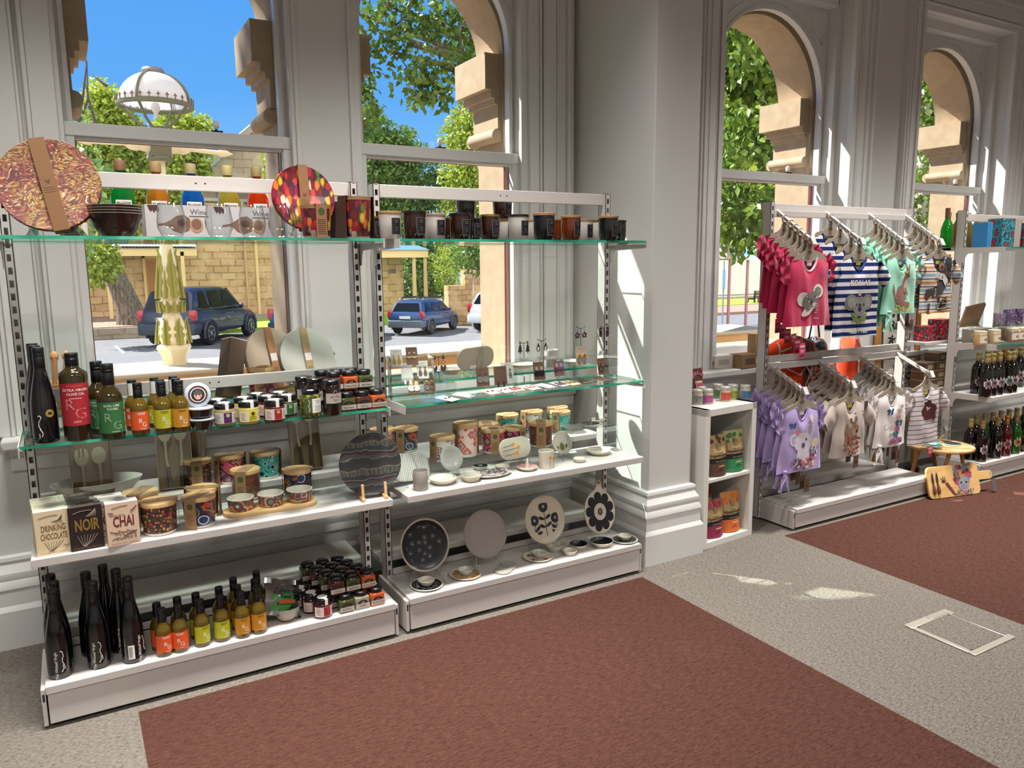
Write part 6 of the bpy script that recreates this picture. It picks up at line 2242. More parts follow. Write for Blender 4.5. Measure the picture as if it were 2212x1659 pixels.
def t_stand(label, x, y, z, kind, c, hh=.075, w=.034):
    t = thing('earring_stand', label, 'earring stand', (x, y, z), 6, 'wire earring stands')
    MB().box(-.012, .012, -.012, .012, 0, .010).build('foot', CLEAR, t)
    b = MB()
    b.tube([(0, 0, .01), (0, 0, hh)], .0012, 6).tube([(-w / 2 - .004, 0, hh + .002), (-w / 2, 0, hh + .006), (-w / 2 + .004, 0, hh + .002), (-w / 2 + .01, 0, hh - .002), (0, 0, hh), (w / 2 - .01, 0, hh - .002), (w / 2 - .004, 0, hh + .002), (w / 2, 0, hh + .006), (w / 2 + .004, 0, hh + .002)], .0012, 6)
    b.build('wire', mat('6a6260', .3, .9), t)
    for s in (-1, 1):
        b = MB().at(facing(s * w / 2, -.001, hh - .004))
        if kind == 'tree':
            b.prism([(0, 0), (.006, -.009), (.0035, -.009), (.008, -.018), (.005, -.018), (.010, -.028), (.0015, -.028), (.0015, -.034), (-.0015, -.034), (-.0015, -.028), (-.010, -.028), (-.005, -.018), (-.008, -.018), (-.0035, -.009), (-.006, -.009)], -.001, .001).prism([(x_ * .7, y_ * .7 + .003) for x_, y_ in star_pts(5, .003, .006)], -.001, .001)
        elif kind == 'star':
            b.tube([(0, 0, 0), (0, -.012, 0)], .0006, 4).tube([(x_, y_ - .022, 0) for x_, y_ in star_pts(5, .006, .011)], .0028, 6, 0, True)
        elif kind == 'drop':
            b.tube([(0, -.004, 0)] + [(.007 * math.sin(a), -.024 - .010 * math.cos(a), 0) for a in [PI + R(30) + R(300) * k / 14 for k in range(15)]], .0016, 6, 0, True).prism([(0, -.004), (.005, -.018), (-.005, -.018)], -.001, .001)
        elif kind == 'arch':
            b.prism(circ(.005, 12, 0, .0), -.002, .002).tube([(.007 * math.cos(a), -.016 + .008 * math.sin(a), 0) for a in [2 * PI * k / 14 for k in range(14)]], .001, 5, 1, True)
            b.prism([(.011 * math.cos(a), -.034 - .013 * math.sin(a)) for a in [PI * k / 10 for k in range(11)]] + [(-.011, -.026), (-.004, -.026), (0, -.034), (.004, -.026), (.011, -.026)], -.001, .001)
        else:
            b.prism(circ(.005, 12, 0, 0), -.002, .002).prism([(x_, y_ - .018) for x_, y_ in rrect(.012, .024, .003)], -.002, .002).tube([(.014 * math.cos(a), -.012 + .014 * math.sin(a), .002) for a in [2 * PI * k / 16 for k in range(16)]], .0006, 4, 1, True)
        b.build('earring', [mat(c, .4), mat('b06a6a', .3, .6)], t)
    t.scale = (1.25, 1.25, 1.25)
    return t


riser('low clear riser carrying the heart shaped drops beside the slanting display', 1.335, 2.95, S4, .13, .10, .052)
p_ = onY(946, 800, 2.95)
t_stand('wire stand with grey heart shaped drops on the low clear riser', p_.x, 2.94, S4 + .052, 'arch', '5a4e4c', .085)
pa_, pb_ = onY(1108, 780, 2.93), onY(1222, 770, 2.93)
riser('middle clear riser carrying tree and teardrop earring stands', (pa_.x + pb_.x) / 2, 2.95, S4, pb_.x - pa_.x, .11, .115)
p_ = onY(1134, 765, 2.93)
t_stand('wire stand with dark fir tree earrings on the middle riser', p_.x, 2.94, S4 + .115, 'tree', '3a4444', .062)
p_ = onY(1173, 763, 2.93)
t_stand('wire stand with dark teardrop hoops on the middle riser', p_.x, 2.94, S4 + .115, 'drop', '4a2a2a', .066)
pa_, pb_ = onY(1228, 770, 2.88), onY(1325, 765, 2.88)
riser('right clear riser carrying star and block earring stands', (pa_.x + pb_.x) / 2 + .01, 2.90, S4, pb_.x - pa_.x - .02, .11, .125)
p_ = onY(1257, 760, 2.87)
t_stand('wire stand with plum star hoops on the right riser', p_.x, 2.88, S4 + .125, 'star', '4a1a30', .10)
p_ = onY(1304, 750, 2.90)
t_stand('wire stand with dark oblong earrings against the sunlit pier', p_.x, 2.90, S4 + .125, 'block', '2e2a2c', .095)
p_ = onY(1256, 770, 2.84)
earring_card('card with mustard arches and speckled discs hanging before the right riser', (p_.x, 2.838, S4 + .085), 0, 'arch', mat('b0a090', .8), '7a7470', 'b08830', .062, .086, -4)
clip_stand((p_.x, 2.845, S4), 'clear clip under the mustard arch earring card')
p_ = ep(1304, 812)
clip_stand(p_, 'clear clip under the dark tasselled earring card')
earring_card('brown card with dark tasselled hoops at the right end of the earring shelf', (p_[0], p_[1] - .003, S4 + .008), 2, 'ring', CARDK, '2a2422', '4a1c20', .066, .080)
for k, (px, py, rz, kind, card, c, lb) in enumerate((
        (985, 866, 30, 'stud', CARDW, '2a2a2e', 'white card of small dark studs lying flat near the front left'),
        (1022, 858, 40, 'bar', CARDW, '7a7a80', 'white card with silver bars lying flat beside the dark studs'),
        (1072, 852, 10, 'stud', mat('c8b4a4', .8), '7a2236', 'pale brown card with two crimson studs lying flat'),
        (1103, 848, 20, 'stud', mat('d8d4d0', .8), '8a3a4a', 'small white card with rose studs lying flat'),
        (1125, 845, 15, 'disc', mat('d8d4d0', .8), 'b0503a', 'white card with red brown discs lying flat at the middle'),
        (1160, 842, 12, 'fan', mat('d8cfc4', .8), 'd0603a', 'white card with orange fans lying flat'),
        (1196, 838, 25, 'bar', CARDW, 'a8a8a8', 'white card with clear bars lying flat right of the orange fans'),
        (1225, 834, 20, 'disc', CARDW, '6a4a6a', 'white card with purple brown discs lying flat'),
        (1247, 832, 12, 'fan', mat('c8b890', .8), '5a4a2a', 'cream card with olive fans lying flat'),
        (1274, 827, 10, 'disc', CARDK, '6a5a4e', 'brown card with grey wood discs lying flat'),
        (1310, 823, 6, 'disc', CARDK, '7a5a3e', 'brown card with carved wood discs lying flat at the right end'))):
    earring_card(lb, (ep(px, py)[0], ep(px, py)[1], S4 + .002), rz, kind, card, c, '4a4040', flat=True)

# ---------------------------------------------------------------- ceramics
STONEW = mat('d2cbbb', .35, coat=.2, name='stoneware_cream')
GREYST = mat('8c857e', .5, name='stoneware_grey')
INDIGO = mat('0b0c14', .35, coat=.1, name='indigo_glaze')


def dish(name, label, loc, r, h, mat_in, mat_out, cat='dish', sy=1.0, rz=0, group=None, wob=0):
    t = thing(name, label, cat, loc, rz, group)
    b = MB()
    b.lathe([(.0001, 0), (r * .62, 0), (r * .70, .003), (r * .93, h * .7), (r, h, 0), (r * .975, h + .001, 1), (r * .92, h * .78, 1), (r * .66, .007, 1), (.0001, .005)], 40, 0, 1, sy)
    if wob:
        b.v = [(x * (1 + wob * math.sin(5 * math.atan2(y, x))), y * (1 + wob * math.sin(5 * math.atan2(y, x))), z) for x, y, z in b.v]
    b.build(name.split('_')[-1] if False else 'body', [mat_out, mat_in], t)
    return t


def sp(px, py, z, r):
    return stand(px, py, z, r)


S5 = .588
t = thing('cup', 'tall grey ribbed stoneware cup at the left front of the ceramics shelf', 'cup', sp(909, 1062, S5, .031))
b = MB().lathe([(.0001, 0), (.029, 0), (.031, .003), (.031, .08), (.0295, .082), (.028, .078), (.028, .006), (.0001, .005)], 40)
b.v = [(x * (1 + .012 * math.sin(30 * math.atan2(y, x))), y * (1 + .012 * math.sin(30 * math.atan2(y, x))), z) for x, y, z in b.v]
b.build('body', GREYST, t)
dish('bowl', 'shallow cream bowl with black brush strokes right of the grey cup', sp(957, 1052, S5, .06), .06, .024, STONEW, STONEW, 'bowl')
p_ = sp(957, 1052, S5, .06)
b = MB().at(TR(p_.x, p_.y, S5 + .0075))
for k in range(6):
    b.at(TR(p_.x, p_.y, S5 + .0078)).prism([(x - .03 + .011 * k, y - .004 * (k % 2)) for x, y in circ(.006, 10, ry=.003)], 0, .0004)
b.build('brush_marks', INDIGO, None)
o = bpy.data.objects['brush_marks']
o.parent = bpy.data.objects['bowl']
o.matrix_parent_inverse = Matrix.Translation(-p_)
dish('bowl', 'small eight sided cream bowl beside the brushed one', sp(1018, 1045, S5, .044), .044, .026, STONEW, mat('c2b8a2', .5), 'bowl', wob=.02)
dish('dish', 'small cream dish with a black inside behind the oval patterned plate', sp(1038, 1018, S5, .03), .033, .018, INDIGO, STONEW)
dish('dish', 'small pale sunlit dish behind the oval patterned plate', sp(1085, 1018, S5, .03), .034, .018, mat('e8e0d0', .4), STONEW)
q = NT('sgraffito_pattern', .35)
SGRAF = q.col(q.ramp(q.vor(q.obj(), 60, distance='CHEBYCHEV'), [(.25, 'd8ccc4'), (.3, '5a4a54'), (.5, '7a6a70'), (.52, 'dcd2ca')], 'CONSTANT'))
dish('plate', 'oval patterned plate lying flat at the front of the ceramics shelf', sp(1064, 1034, S5, .05), .092, .012, SGRAF, STONEW, 'plate', .62, 4)
t = dish('ring_dish', 'ring dish with a white cone and pink glaze by the jug', sp(1139, 1020, S5, .04), .046, .016, mat('c89a94', .4), STONEW, 'ring dish')
MB().lathe([(.009, .006), (.008, .02), (.005, .045), (.002, .053), (.0001, .054)], 16).build('ring_cone', STONEW, t)
jp_ = sp(1180, 1014, S5, .034)
t = thing('jug', 'straight cream jug painted with orange flowers', 'jug', jp_, 20)
b = MB().lathe([(.0001, 0), (.033, 0), (.035, .003), (.035, .08), (.033, .081), (.032, .077), (.032, .006), (.0001, .005)], 40)
b.v = [(x, y, z) if not (x < -.02 and z > .06 and abs(y) < .014) else (x - .016 * (z - .06) / .02, y * .6, z) for x, y, z in b.v]
b.build('body', STONEW, t)
b = MB()
for a, z in ((-20, .052), (12, .045), (45, .055)):
    b.tube([(.0355 * math.sin(R(a)), -.0355 * math.cos(R(a)), z_) for z_ in (.0, .02, z)], .0007, 5, 1)
    b.wshape(.0352, a, z, circ(.0078, 14), 0, .0006)
b.build('painted_flowers', [mat('e0942a', .5), mat('3a342c', .5)], t)
dish('dish', 'small cream dish under the clear riser', sp(1252, 1001, S5, .028), .030, .018, STONEW, STONEW)
dish('dish', 'wide pale cream dish at the right end of the ceramics shelf', sp(1293, 987, S5, .058), .062, .022, STONEW, STONEW)
pa_, pb_ = on(1252, 990, S5), on(1340, 968, S5)
riser('clear riser with two ring dishes at the right of the ceramics shelf', 2.13, 2.955, S5, .26, .12, .135)
for (px, py, c, lb) in ((1278, 921, '2a2c30', 'dark rimmed ring dish with a grey cone on the clear riser'), (1293, 911, 'c8c0b0', 'pale ring dish with a cone behind the dark rimmed one')):
    p_ = on(px, py, S5 + .135)
    t = dish('ring_dish', lb, (p_.x, p_.y + .01, S5 + .135), .046, .012, mat(c, .4), STONEW, 'ring dish', .9)
    MB().lathe([(.009, .004), (.008, .02), (.005, .04), (.002, .046), (.0001, .047)], 16).build('ring_cone', GREYST, t)

t = thing('platter', 'ribbed pale grey rectangular platter tilted on a clear stand', 'platter', (1.195, 2.935, S5 + .066), 0, rot=(R(-24), R(8), R(14)))
q = NT('ribbed_glaze', .3, coat=.2)
_w = q.n('TexWave', {'Vector': q.obj(), 'Scale': 34.0, 'Distortion': 1.5}, 1)
q.bump(_w, .003, .8)
RIBG = q.col(q.mix(_w, 'b4b0aa', 'cfcbc4'))
MB().at(RX(90)).prism(rrect(.195, .12, .04, 7), -.004, .006, bev=.004).build('body', RIBG, t)
clear_easel('clear stand under the ribbed grey platter', (1.19, 2.925, S5), 10, .09, .16, .05)
p_ = onY(974, 990, 2.93)
t = thing('plate', 'small round grey plate with a crackled glaze, on a clear stand', 'plate', (p_.x, 2.93, p_.z), 0, rot=(R(-18), 0, R(4)))
q = NT('crackle_glaze', .3, coat=.2)
CRACK = q.col(q.mix(q.noise(q.obj(), 60, 4), '8e8a88', 'aaa6a2'))
MB().at(RX(90)).lathe([(.0001, -.003), (.035, -.003), (.053, .004), (.055, .007), (.052, .008), (.034, .002), (.0001, .001)], 40).build('body', CRACK, t)
clear_easel('clear stand under the small crackled grey plate', (p_.x, 2.915, S5), 4, .05, .10, .03)
p_ = onY(1112, 968, 2.95)
t = thing('platter', 'oval cream platter painted with three orange flowers, on a clear stand', 'platter', (p_.x, 2.95, p_.z), 0, rot=(R(-16), R(-1), R(6)))
MB().at(RX(90)).prism(rrect(.176, .098, .047, 8), -.003, .005, bev=.0035).build('body', STONEW, t)
b = MB().at(facing(0, -.0056, 0))
for x, y, x0 in ((-.010, .018, -.066), (.018, .001, -.07), (.004, -.022, -.068)):
    b.poly(circ(.0095, 18, x, y), 0, .0004)
    b.tube([(x0, y - .006, 0), (x0 * .5, y - .004, .0), (x - .009, y, .0)], .0007, 5, 1)
    for k in range(5):
        b.tube([(x0 * (.9 - .16 * k), y - .005, 0), (x0 * (.9 - .16 * k) + .004, y - .001 - .006 * (k % 2), 0)], .0005, 4, 1)
b.build('painted_flowers', [mat('e8a02c', .5), mat('3a342c', .5)], t)
clear_easel('clear stand under the oval flower platter', (p_.x, 2.935, S5), 6, .05, .10, .03)
p_ = onY(1212, 957, 2.95)
t = thing('plate', 'small round cream plate with green leaves, on a clear stand', 'plate', (p_.x, 2.95, p_.z), 0, rot=(R(-22), 0, R(0)))
MB().at(RX(90)).lathe([(.0001, -.003), (.035, -.003), (.051, .006), (.054, .011), (.050, .012), (.033, .003), (.0001, .002)], 40).build('body', STONEW, t)
b = MB().at(facing(0, -.0034, 0))
for x, s in ((-.026, .6), (.0, 1.0), (.026, .75)):
    b.poly([(x, -.042), (x + .012 * s, -.03), (x + .013 * s, -.012), (x, -.042 + .048 * s), (x - .013 * s, -.012), (x - .012 * s, -.03)], 0, .0002 if abs(x) < .01 else .0)
    b.tube([(x, -.044, .0006), (x, -.042 + .042 * s, .0006)], .0007, 4, 1)
    for k in range(3):
        for sg in (-1, 1):
            b.tube([(x, -.036 + .010 * k * s, .0006), (x + sg * .010 * s, -.029 + .010 * k * s, .0006)], .0005, 4, 1)
b.build('painted_leaves', [mat('7c8444', .5), mat('22261a', .5)], t)
clear_easel('clear stand under the small leaf plate', (p_.x, 2.935, S5), 0, .06, .085, .03)

# canisters on the rear board and rear glass
for pat, (px, py), rz, sc, lb in (
        ('wave', (957, 1000), 20, 1.0, 'bright wavy patterned canister behind the small crackled plate'),
        ('pink', (1007, 990), 12, (1, 1, 1.38), 'tall canister with pink and white diamonds on the rear board'),
        ('star', (1052, 968), 68, 1.0, 'canister with its sleeve turned to the room behind the tall pink one'),
        ('diam', (1066, 982), 70, 1.0, 'canister with navy and white diamonds right of the tall pink one'),
        ('diam', (1110, 975), 110, .95, 'canister behind the oval flower platter'),
        ('star', (1168, 968), 60, 1.05, 'rust starry canister between the oval platter and the leaf plate'),
        ('wave', (828, 1018), 200, .95, 'canister with a zigzag pattern close behind the dark plate')):
    p_ = stand(px, py, S2B, .057)
    CN[pat].put((p_.x, min(p_.y, 3.30), S2B), rz, lb, None, sc)
for pat, (px, py), Y, rz, sc, lb in (
        ('teal', (1096, 925), 3.30, 15, 1.0, 'canister with teal spots at the back of the right unit'),
        ('wave', (1149, 945), 3.31, 10, 1.0, 'canister with a pale banded lid behind the rust starry one'),
        ('wave', (1204, 935), 3.33, 15, 1.0, 'sunlit canister at the back right of the ceramics shelf'),
        ('teal', (1210, 945), 3.25, 30, .95, 'small teal canister behind the leaf plate'),
        ('pink', (826, 955), 3.32, 30, 1.0, 'pink dotted canister seen past the middle posts'),
        ('ring', (878, 960), 3.28, 40, 1.0, 'canister behind the ribbed grey platter')):
    p_ = onY(px, py, Y)
    CN[pat].put((p_.x, Y, S2B), rz, lb, None, sc)
# white oval dish seen from behind, and plain white pieces on the rear glass
p_ = onY(1027, 773, 3.2)
t = thing('platter', 'oval beige platter seen from behind on a clear stand before the second window', 'platter', (p_.x, 3.2, p_.z), 0, rot=(R(10), R(-3), R(0)))
MB().at(RX(90)).prism(rrect(.196, .11, .05, 8), -.005, .004, bev=.004).build('body', mat('b8ae98', .5), t)
b = MB().box(-.03, .002, -.0062, -.0056, -.05, -.034)
b.build('price_tag', PAPERW, t)
clear_easel('clear stand behind the beige oval platter', (p_.x + .02, 3.2, .985), 180, .03, .13, .03, .005)
for px, Y, r, h, lb in ((975, 3.25, .055, .025, 'plain white bowl on the rear glass behind the slanting display'), (1128, 3.25, .07, .02, 'wide cream dish on the rear glass under the middle riser'), (1240, 3.2, .06, .022, 'white dish on the rear glass behind the crimson discs')):
    p_ = onY(px, 850, Y)
    dish('dish', lb, (p_.x, Y, .985), r, h, STONEW, STONEW)
p_ = onY(1191, 830, 3.2)
t = thing('cup', 'grey ribbed cup standing on the rear glass behind the black discs', 'cup', (p_.x, 3.2, .985))
MB().lathe([(.0001, 0), (.033, 0), (.035, .003), (.035, .085), (.033, .087), (.032, .083), (.032, .006), (.0001, .005)], 36).build('body', mat('b8b8b6', .4), t)

# ---------------------------------------------------------------- lowest shelf of the right unit
S6 = .155


def big_plate(label, px, py, Y, r, body, deco, tilt=-16, rz=0, eas=True, name='plate'):
    p = onY(px, py, Y)
    t = thing(name, label, 'plate', (p.x, Y, p.z), 0, rot=(R(tilt), 0, R(rz)))
    MB().at(RX(90)).lathe([(.0001, -.004), (r * .66, -.004), (r * .97, .004), (r, .008), (r * .975, .0105), (r * .93, .0075, 1), (r * .64, .0015, 1), (.0001, .0012)], 56).build('body', body, t)
    if deco:
        b = MB().at(facing(0, -.0020, 0))
        deco[0](b)
        b.build('painted_decoration', deco[1], t)
    if eas:
        clear_easel('clear stand under the ' + label.split(',')[0], (p.x, Y - .012, S6), rz, r * 1.15, r * 2.15, .05, .004, .055)
    return t


def deco_stars(b):
    rr = random.Random(9)
    pts = []
    while len(pts) < 20:
        a, q_ = rr.uniform(0, 2 * PI), .094 * math.sqrt(rr.random())
        x, y = q_ * math.cos(a), q_ * math.sin(a)
        if all((x - u) ** 2 + (y - v) ** 2 > .023 ** 2 for u, v in pts):
            pts.append((x, y))
            zo = .004 * max(0, (q_ / .11) ** 4)
            b.poly(circ(.0032, 10, x, y), 1, zo + .0006)
            for k in range(16):
                c, s = math.cos(2 * PI * k / 16), math.sin(2 * PI * k / 16)
                b.tube([(x + c * .0055, y + s * .0055, zo + .0004), (x + c * .0125, y + s * .0125, zo + .0004)], .0006, 3, 0)


big_plate('large round indigo plate with pale starbursts, leftmost on the lowest shelf', 917, 1177, 2.89, .112, [mat('b0a596', .5), INDIGO], (deco_stars, [mat('77747a', .5), mat('a8a29c', .5)]))
big_plate('large plain grey plate with a fine wave texture, second on the lowest shelf', 1047, 1153, 2.90, .107, [GREYST, mat('8e8681', .55)], None, -17)


def flower(b, x, y, r):
    b.poly(circ(r, 26, x, y), 0, .0004)
    b.poly(circ(r * .34, 14, x, y), 1, .0008)
    for k in range(5):
        b.poly(circ(r * .09, 8, x + r * .18 * math.cos(2 * PI * k / 5), y + r * .18 * math.sin(2 * PI * k / 5)), 2, .0012)
    for k in range(26):
        c, s = math.cos(2 * PI * k / 26), math.sin(2 * PI * k / 26)
        b.tube([(x + c * r * .45, y + s * r * .45, .0006), (x + c * r * .9, y + s * r * .9, .0006)], .0003, 3, 1)


def leafp(b, x, y, a, L, w):
    c, s = math.cos(R(a)), math.sin(R(a))
    o = [(0, 0), (L * .3, w * .9), (L * .65, w), (L, .1 * w), (L * .7, -w * .7), (L * .3, -w * .6)]
    b.poly([(x + u * c - v * s, y + u * s + v * c) for u, v in o], 0, .0004)
    b.tube([(x + L * .1 * c, y + L * .1 * s, .0007), (x + L * .9 * c, y + L * .9 * s, .0007)], .0004, 3, 1)


def deco_flowers(b):
    for x, y, r, y0 in ((.002, .060, .026, -.100), (-.058, .004, .024, -.055), (.060, -.002, .024, -.085)):
        b.poly([(x - .0018, y0), (x + .0018, y0), (x + .0014, y - r * .9), (x - .0014, y - r * .9)], 0, .0003)
        flower(b, x, y, r)
    for x, y, a, L in ((.002, .0, 25, .042), (.002, .0, 155, .042), (.002, -.036, 25, .042), (.002, -.036, 155, .042), (-.058, -.05, 40, .04), (-.058, -.05, 140, .03), (-.058, -.062, 10, .04), (.060, -.05, 40, .034), (.060, -.05, 140, .034), (.060, -.072, 35, .03), (.060, -.072, 145, .034)):
        leafp(b, x, y, a, L, .009)


INK3 = [mat('16171f', .4), mat('50505a', .5), mat('c8c0b0', .5)]
big_plate('large cream plate painted with three black flowers, third on the lowest shelf', 1176, 1122, 2.91, .113, [mat('b8ad98', .4), mat('bdb29e', .35)], (deco_flowers, INK3), -16, 4)
p_ = onY(1295, 1105, 2.89)
t = thing('serving_board', 'round cream serving board with a handle and one big black flower', 'board', (p_.x, 2.89, p_.z), 0, rot=(R(-15), R(7), R(0)))
o = circ(.092, 40, 0, 0, .106, R(112), R(428))
o = o + [(.020, .112), (.015, .124), (.016, .138), (.012, .148), (0, .152), (-.012, .148), (-.016, .138), (-.015, .124), (-.020, .112)]
MB().at(RX(90)).prism(o, -.003, .004, bev=.002).build('body', mat('c4bbaa', .4), t)


def deco_big(b):
    for k in range(9):
        a = 2 * PI * k / 9 + .35
        b.poly([(x * math.cos(a) - y * math.sin(a), (x * math.sin(a) + y * math.cos(a)) * 1.13) for x, y in circ(.021, 20, .064, 0, .0215)], 0, .0003)
    b.poly(circ(.058, 40, 0, 0, .066), 0, .0006).poly(circ(.036, 32, 0, 0, .041), 2, .0009).poly(circ(.015, 24, 0, 0, .017), 0, .0012)
    for k in range(48):
        c, s = math.cos(2 * PI * k / 48), math.sin(2 * PI * k / 48)
        b.tube([(.041 * c, .047 * s, .0009), (.055 * c, .062 * s, .0009)], .0004, 3, 1)
    for k in range(6):
        b.poly(circ(.0026, 8, .008 * math.cos(2 * PI * k / 6), .009 * math.sin(2 * PI * k / 6)), 2, .0015)
    b.poly(circ(.0026, 8), 2, .0015)


b = MB().at(facing(0, -.0044, 0))
deco_big(b)
b.build('painted_flower', INK3, t)
MB().at(facing(0, -.0046, 0)).poly(circ(.005, 12, 0, .138), 0, 0).build('hang_hole', mat('4a4640', .6), t)
clear_easel('clear stand under the black flower serving board', (p_.x, 2.875, S6), 0, .13, .20, .05, .004, .05)


def saucer(label, px, py, r, body, ink, deco, bowl=True):
    p = stand(px, py, S6, r)
    t = thing('plate', label, 'plate', p, 10, 'small plates on the lowest shelf')
    MB().lathe([(.0001, 0), (r * .72, 0), (r * .97, .006), (r, .009), (r * .97, .0105), (r * .9, .009, 1), (r * .7, .0055, 1), (.0001, .005)], 44).build('body', [STONEW, body], t)
    b = MB().at(TR(0, 0, .0085))
    deco(b)
    b.build('painted_decoration', ink, t)
    return p


def petals(b, r=.05, n=10):
    for k in range(n):
        a = 2 * PI * k / n
        b.poly([(x * math.cos(a) - y * math.sin(a), x * math.sin(a) + y * math.cos(a)) for x, y in circ(.011, 12, r, 0, .010)], 0, 0)


def swirls(b):
    for k in range(10):
        a = 2 * PI * k / 10
        b.tube([(.044 * math.cos(a) + .009 * math.cos(a + q_), .044 * math.sin(a) + .009 * math.sin(a + q_), 0) for q_ in [R(40 * i) for i in range(8)]], .0006, 3, 0)


def sprig(b):
    for k in range(3):
        a = 2.2 + 1.3 * k
        x, y = .045 * math.cos(a), .045 * math.sin(a)
        b.poly(circ(.009, 12, x, y), 0, .0)
        b.tube([(x, y, 0), (x * .8 + .01, y * .8 - .012, 0)], .0008, 4, 1)
        b.poly(circ(.006, 8, x * .8 + .012, y * .8 - .010, .003), 1, 0)


def small_bowl(label, p, z, r, h, cin=STONEW, wob=0):
    dish('bowl', label, (p[0], p[1], z), r, h, cin, STONEW, 'bowl', wob=wob, group='little bowls on the lowest shelf')


p_ = saucer('small dark scroll painted plate, nearest the left post of the right unit', 922, 1281, .071, mat('1c1e24', .3), [mat('9a948c', .5)], swirls)
small_bowl('little cream bowl standing on the dark scroll plate', (p_.x, p_.y), S6 + .0075, .036, .022)
p_ = saucer('small cream plate with mustard petals', 1006, 1257, .070, mat('b8ae9c', .4), [mat('c88a2a', .5)], petals)
small_bowl('little cream bowl standing on the mustard petal plate', (p_.x, p_.y), S6 + .0075, .033, .022)
p_ = stand(1097, 1241, S6, .05)
t = thing('dish', 'long flat speckled grey dish lying askew at the front', 'dish', (p_.x, p_.y + .015, S6), 38)
MB().prism(rrect(.145, .072, .034, 8), 0, .009, bev=.004).build('body', mat('aea89e', .35, coat=.2), t)
p_ = saucer('small cream plate with a red flower sprig, partly sunlit', 1162, 1218, .070, mat('d8d0c0', .35), [mat('a8402a', .5), mat('2a2a22', .5)], sprig)
small_bowl('little white bowl standing on the red sprig plate', (p_.x + .01, p_.y), S6 + .0075, .036, .020)
p_ = stand(1198, 1196, S6, .042)
small_bowl('sunlit cream bowl behind the red sprig plate', (p_.x, p_.y), S6, .045, .030, STONEW, .02)
p_ = stand(1231, 1203, S6, .03)
small_bowl('tiny cream bowl with a brown spot, front of the dark bowls', (p_.x, p_.y), S6, .034, .022)
p_ = stand(1250, 1191, S6, .04)
small_bowl('small bowl glazed black inside, left of the larger black one', (p_.x, p_.y), S6, .044, .024, INDIGO)
p_ = stand(1299, 1187, S6, .052)
small_bowl('larger shallow bowl glazed black inside', (p_.x, p_.y), S6, .055, .025, INDIGO)
p_ = saucer('small charcoal rimmed plate at the right end beside the pier', 1349, 1178, .064, mat('3a3a3c', .4), [mat('8a867e', .5)], swirls)
small_bowl('little cream bowl on the charcoal plate beside the pier', (p_.x, p_.y), S6 + .0075, .034, .020)
# ================================================================ children's tops on kraft hangers
HANG = mat('9c8f7e', .8, name='kraft_board_hanger')
HANGD = mat('6f6456', .8)


def fabric(name, c, c2=None):
    q = NT(name, .9, spec=.1)
    q.inp(q.b, 'Sheen Weight', .3)
    q.bump(q.noise(q.map(q.obj(), (260, 260, 260)), 1.0, 2), .0008, .4)
    return q.col(c)


def stripes(name, per, stops):
    q = NT(name, .9, spec=.1)
    z = q.sep(q.obj())[2]
    f = q.math('FRACT', q.math('ADD', q.math('MULTIPLY', z, 1 / per), 100.0))
    return q.col(q.ramp(f, stops, 'CONSTANT'))


kt = thing('clothes_hanger', 'x', 'hanger', (0, 0, -5), 0, 'kraft hangers on the garment rack')
b = MB().at(RX(90))
o = [(-.125, -.128), (-.115, -.108), (-.06, -.092), (-.030, -.070), (-.022, -.045), (-.012, -.030), (.012, -.030), (.022, -.045), (.030, -.070), (.06, -.092), (.115, -.108), (.125, -.128), (.11, -.132), (-.11, -.132)]
b.prism(o, -.002, .002)
b.tube([(-.010, -.034, 0)] + [(.020 * math.cos(a), -.010 + .022 * math.sin(a), 0) for a in [R(215 - 250 * k / 14) for k in range(15)]], .0042, 6)
b.build('board', HANG, kt)
MB().at(RX(90)).prism(circ(.018, 20, 0, -.082, .012), .0015, .0026).build('pressed_emblem', HANGD, kt)
MB().at(RX(90)).tube([(.011 * math.cos(a), -.05 + .014 * math.sin(a), .002) for a in [2 * PI * k / 14 for k in range(14)]], .0018, 5, 0, True).build('hole_rim', HANGD, kt)
HK = Kind(kt)


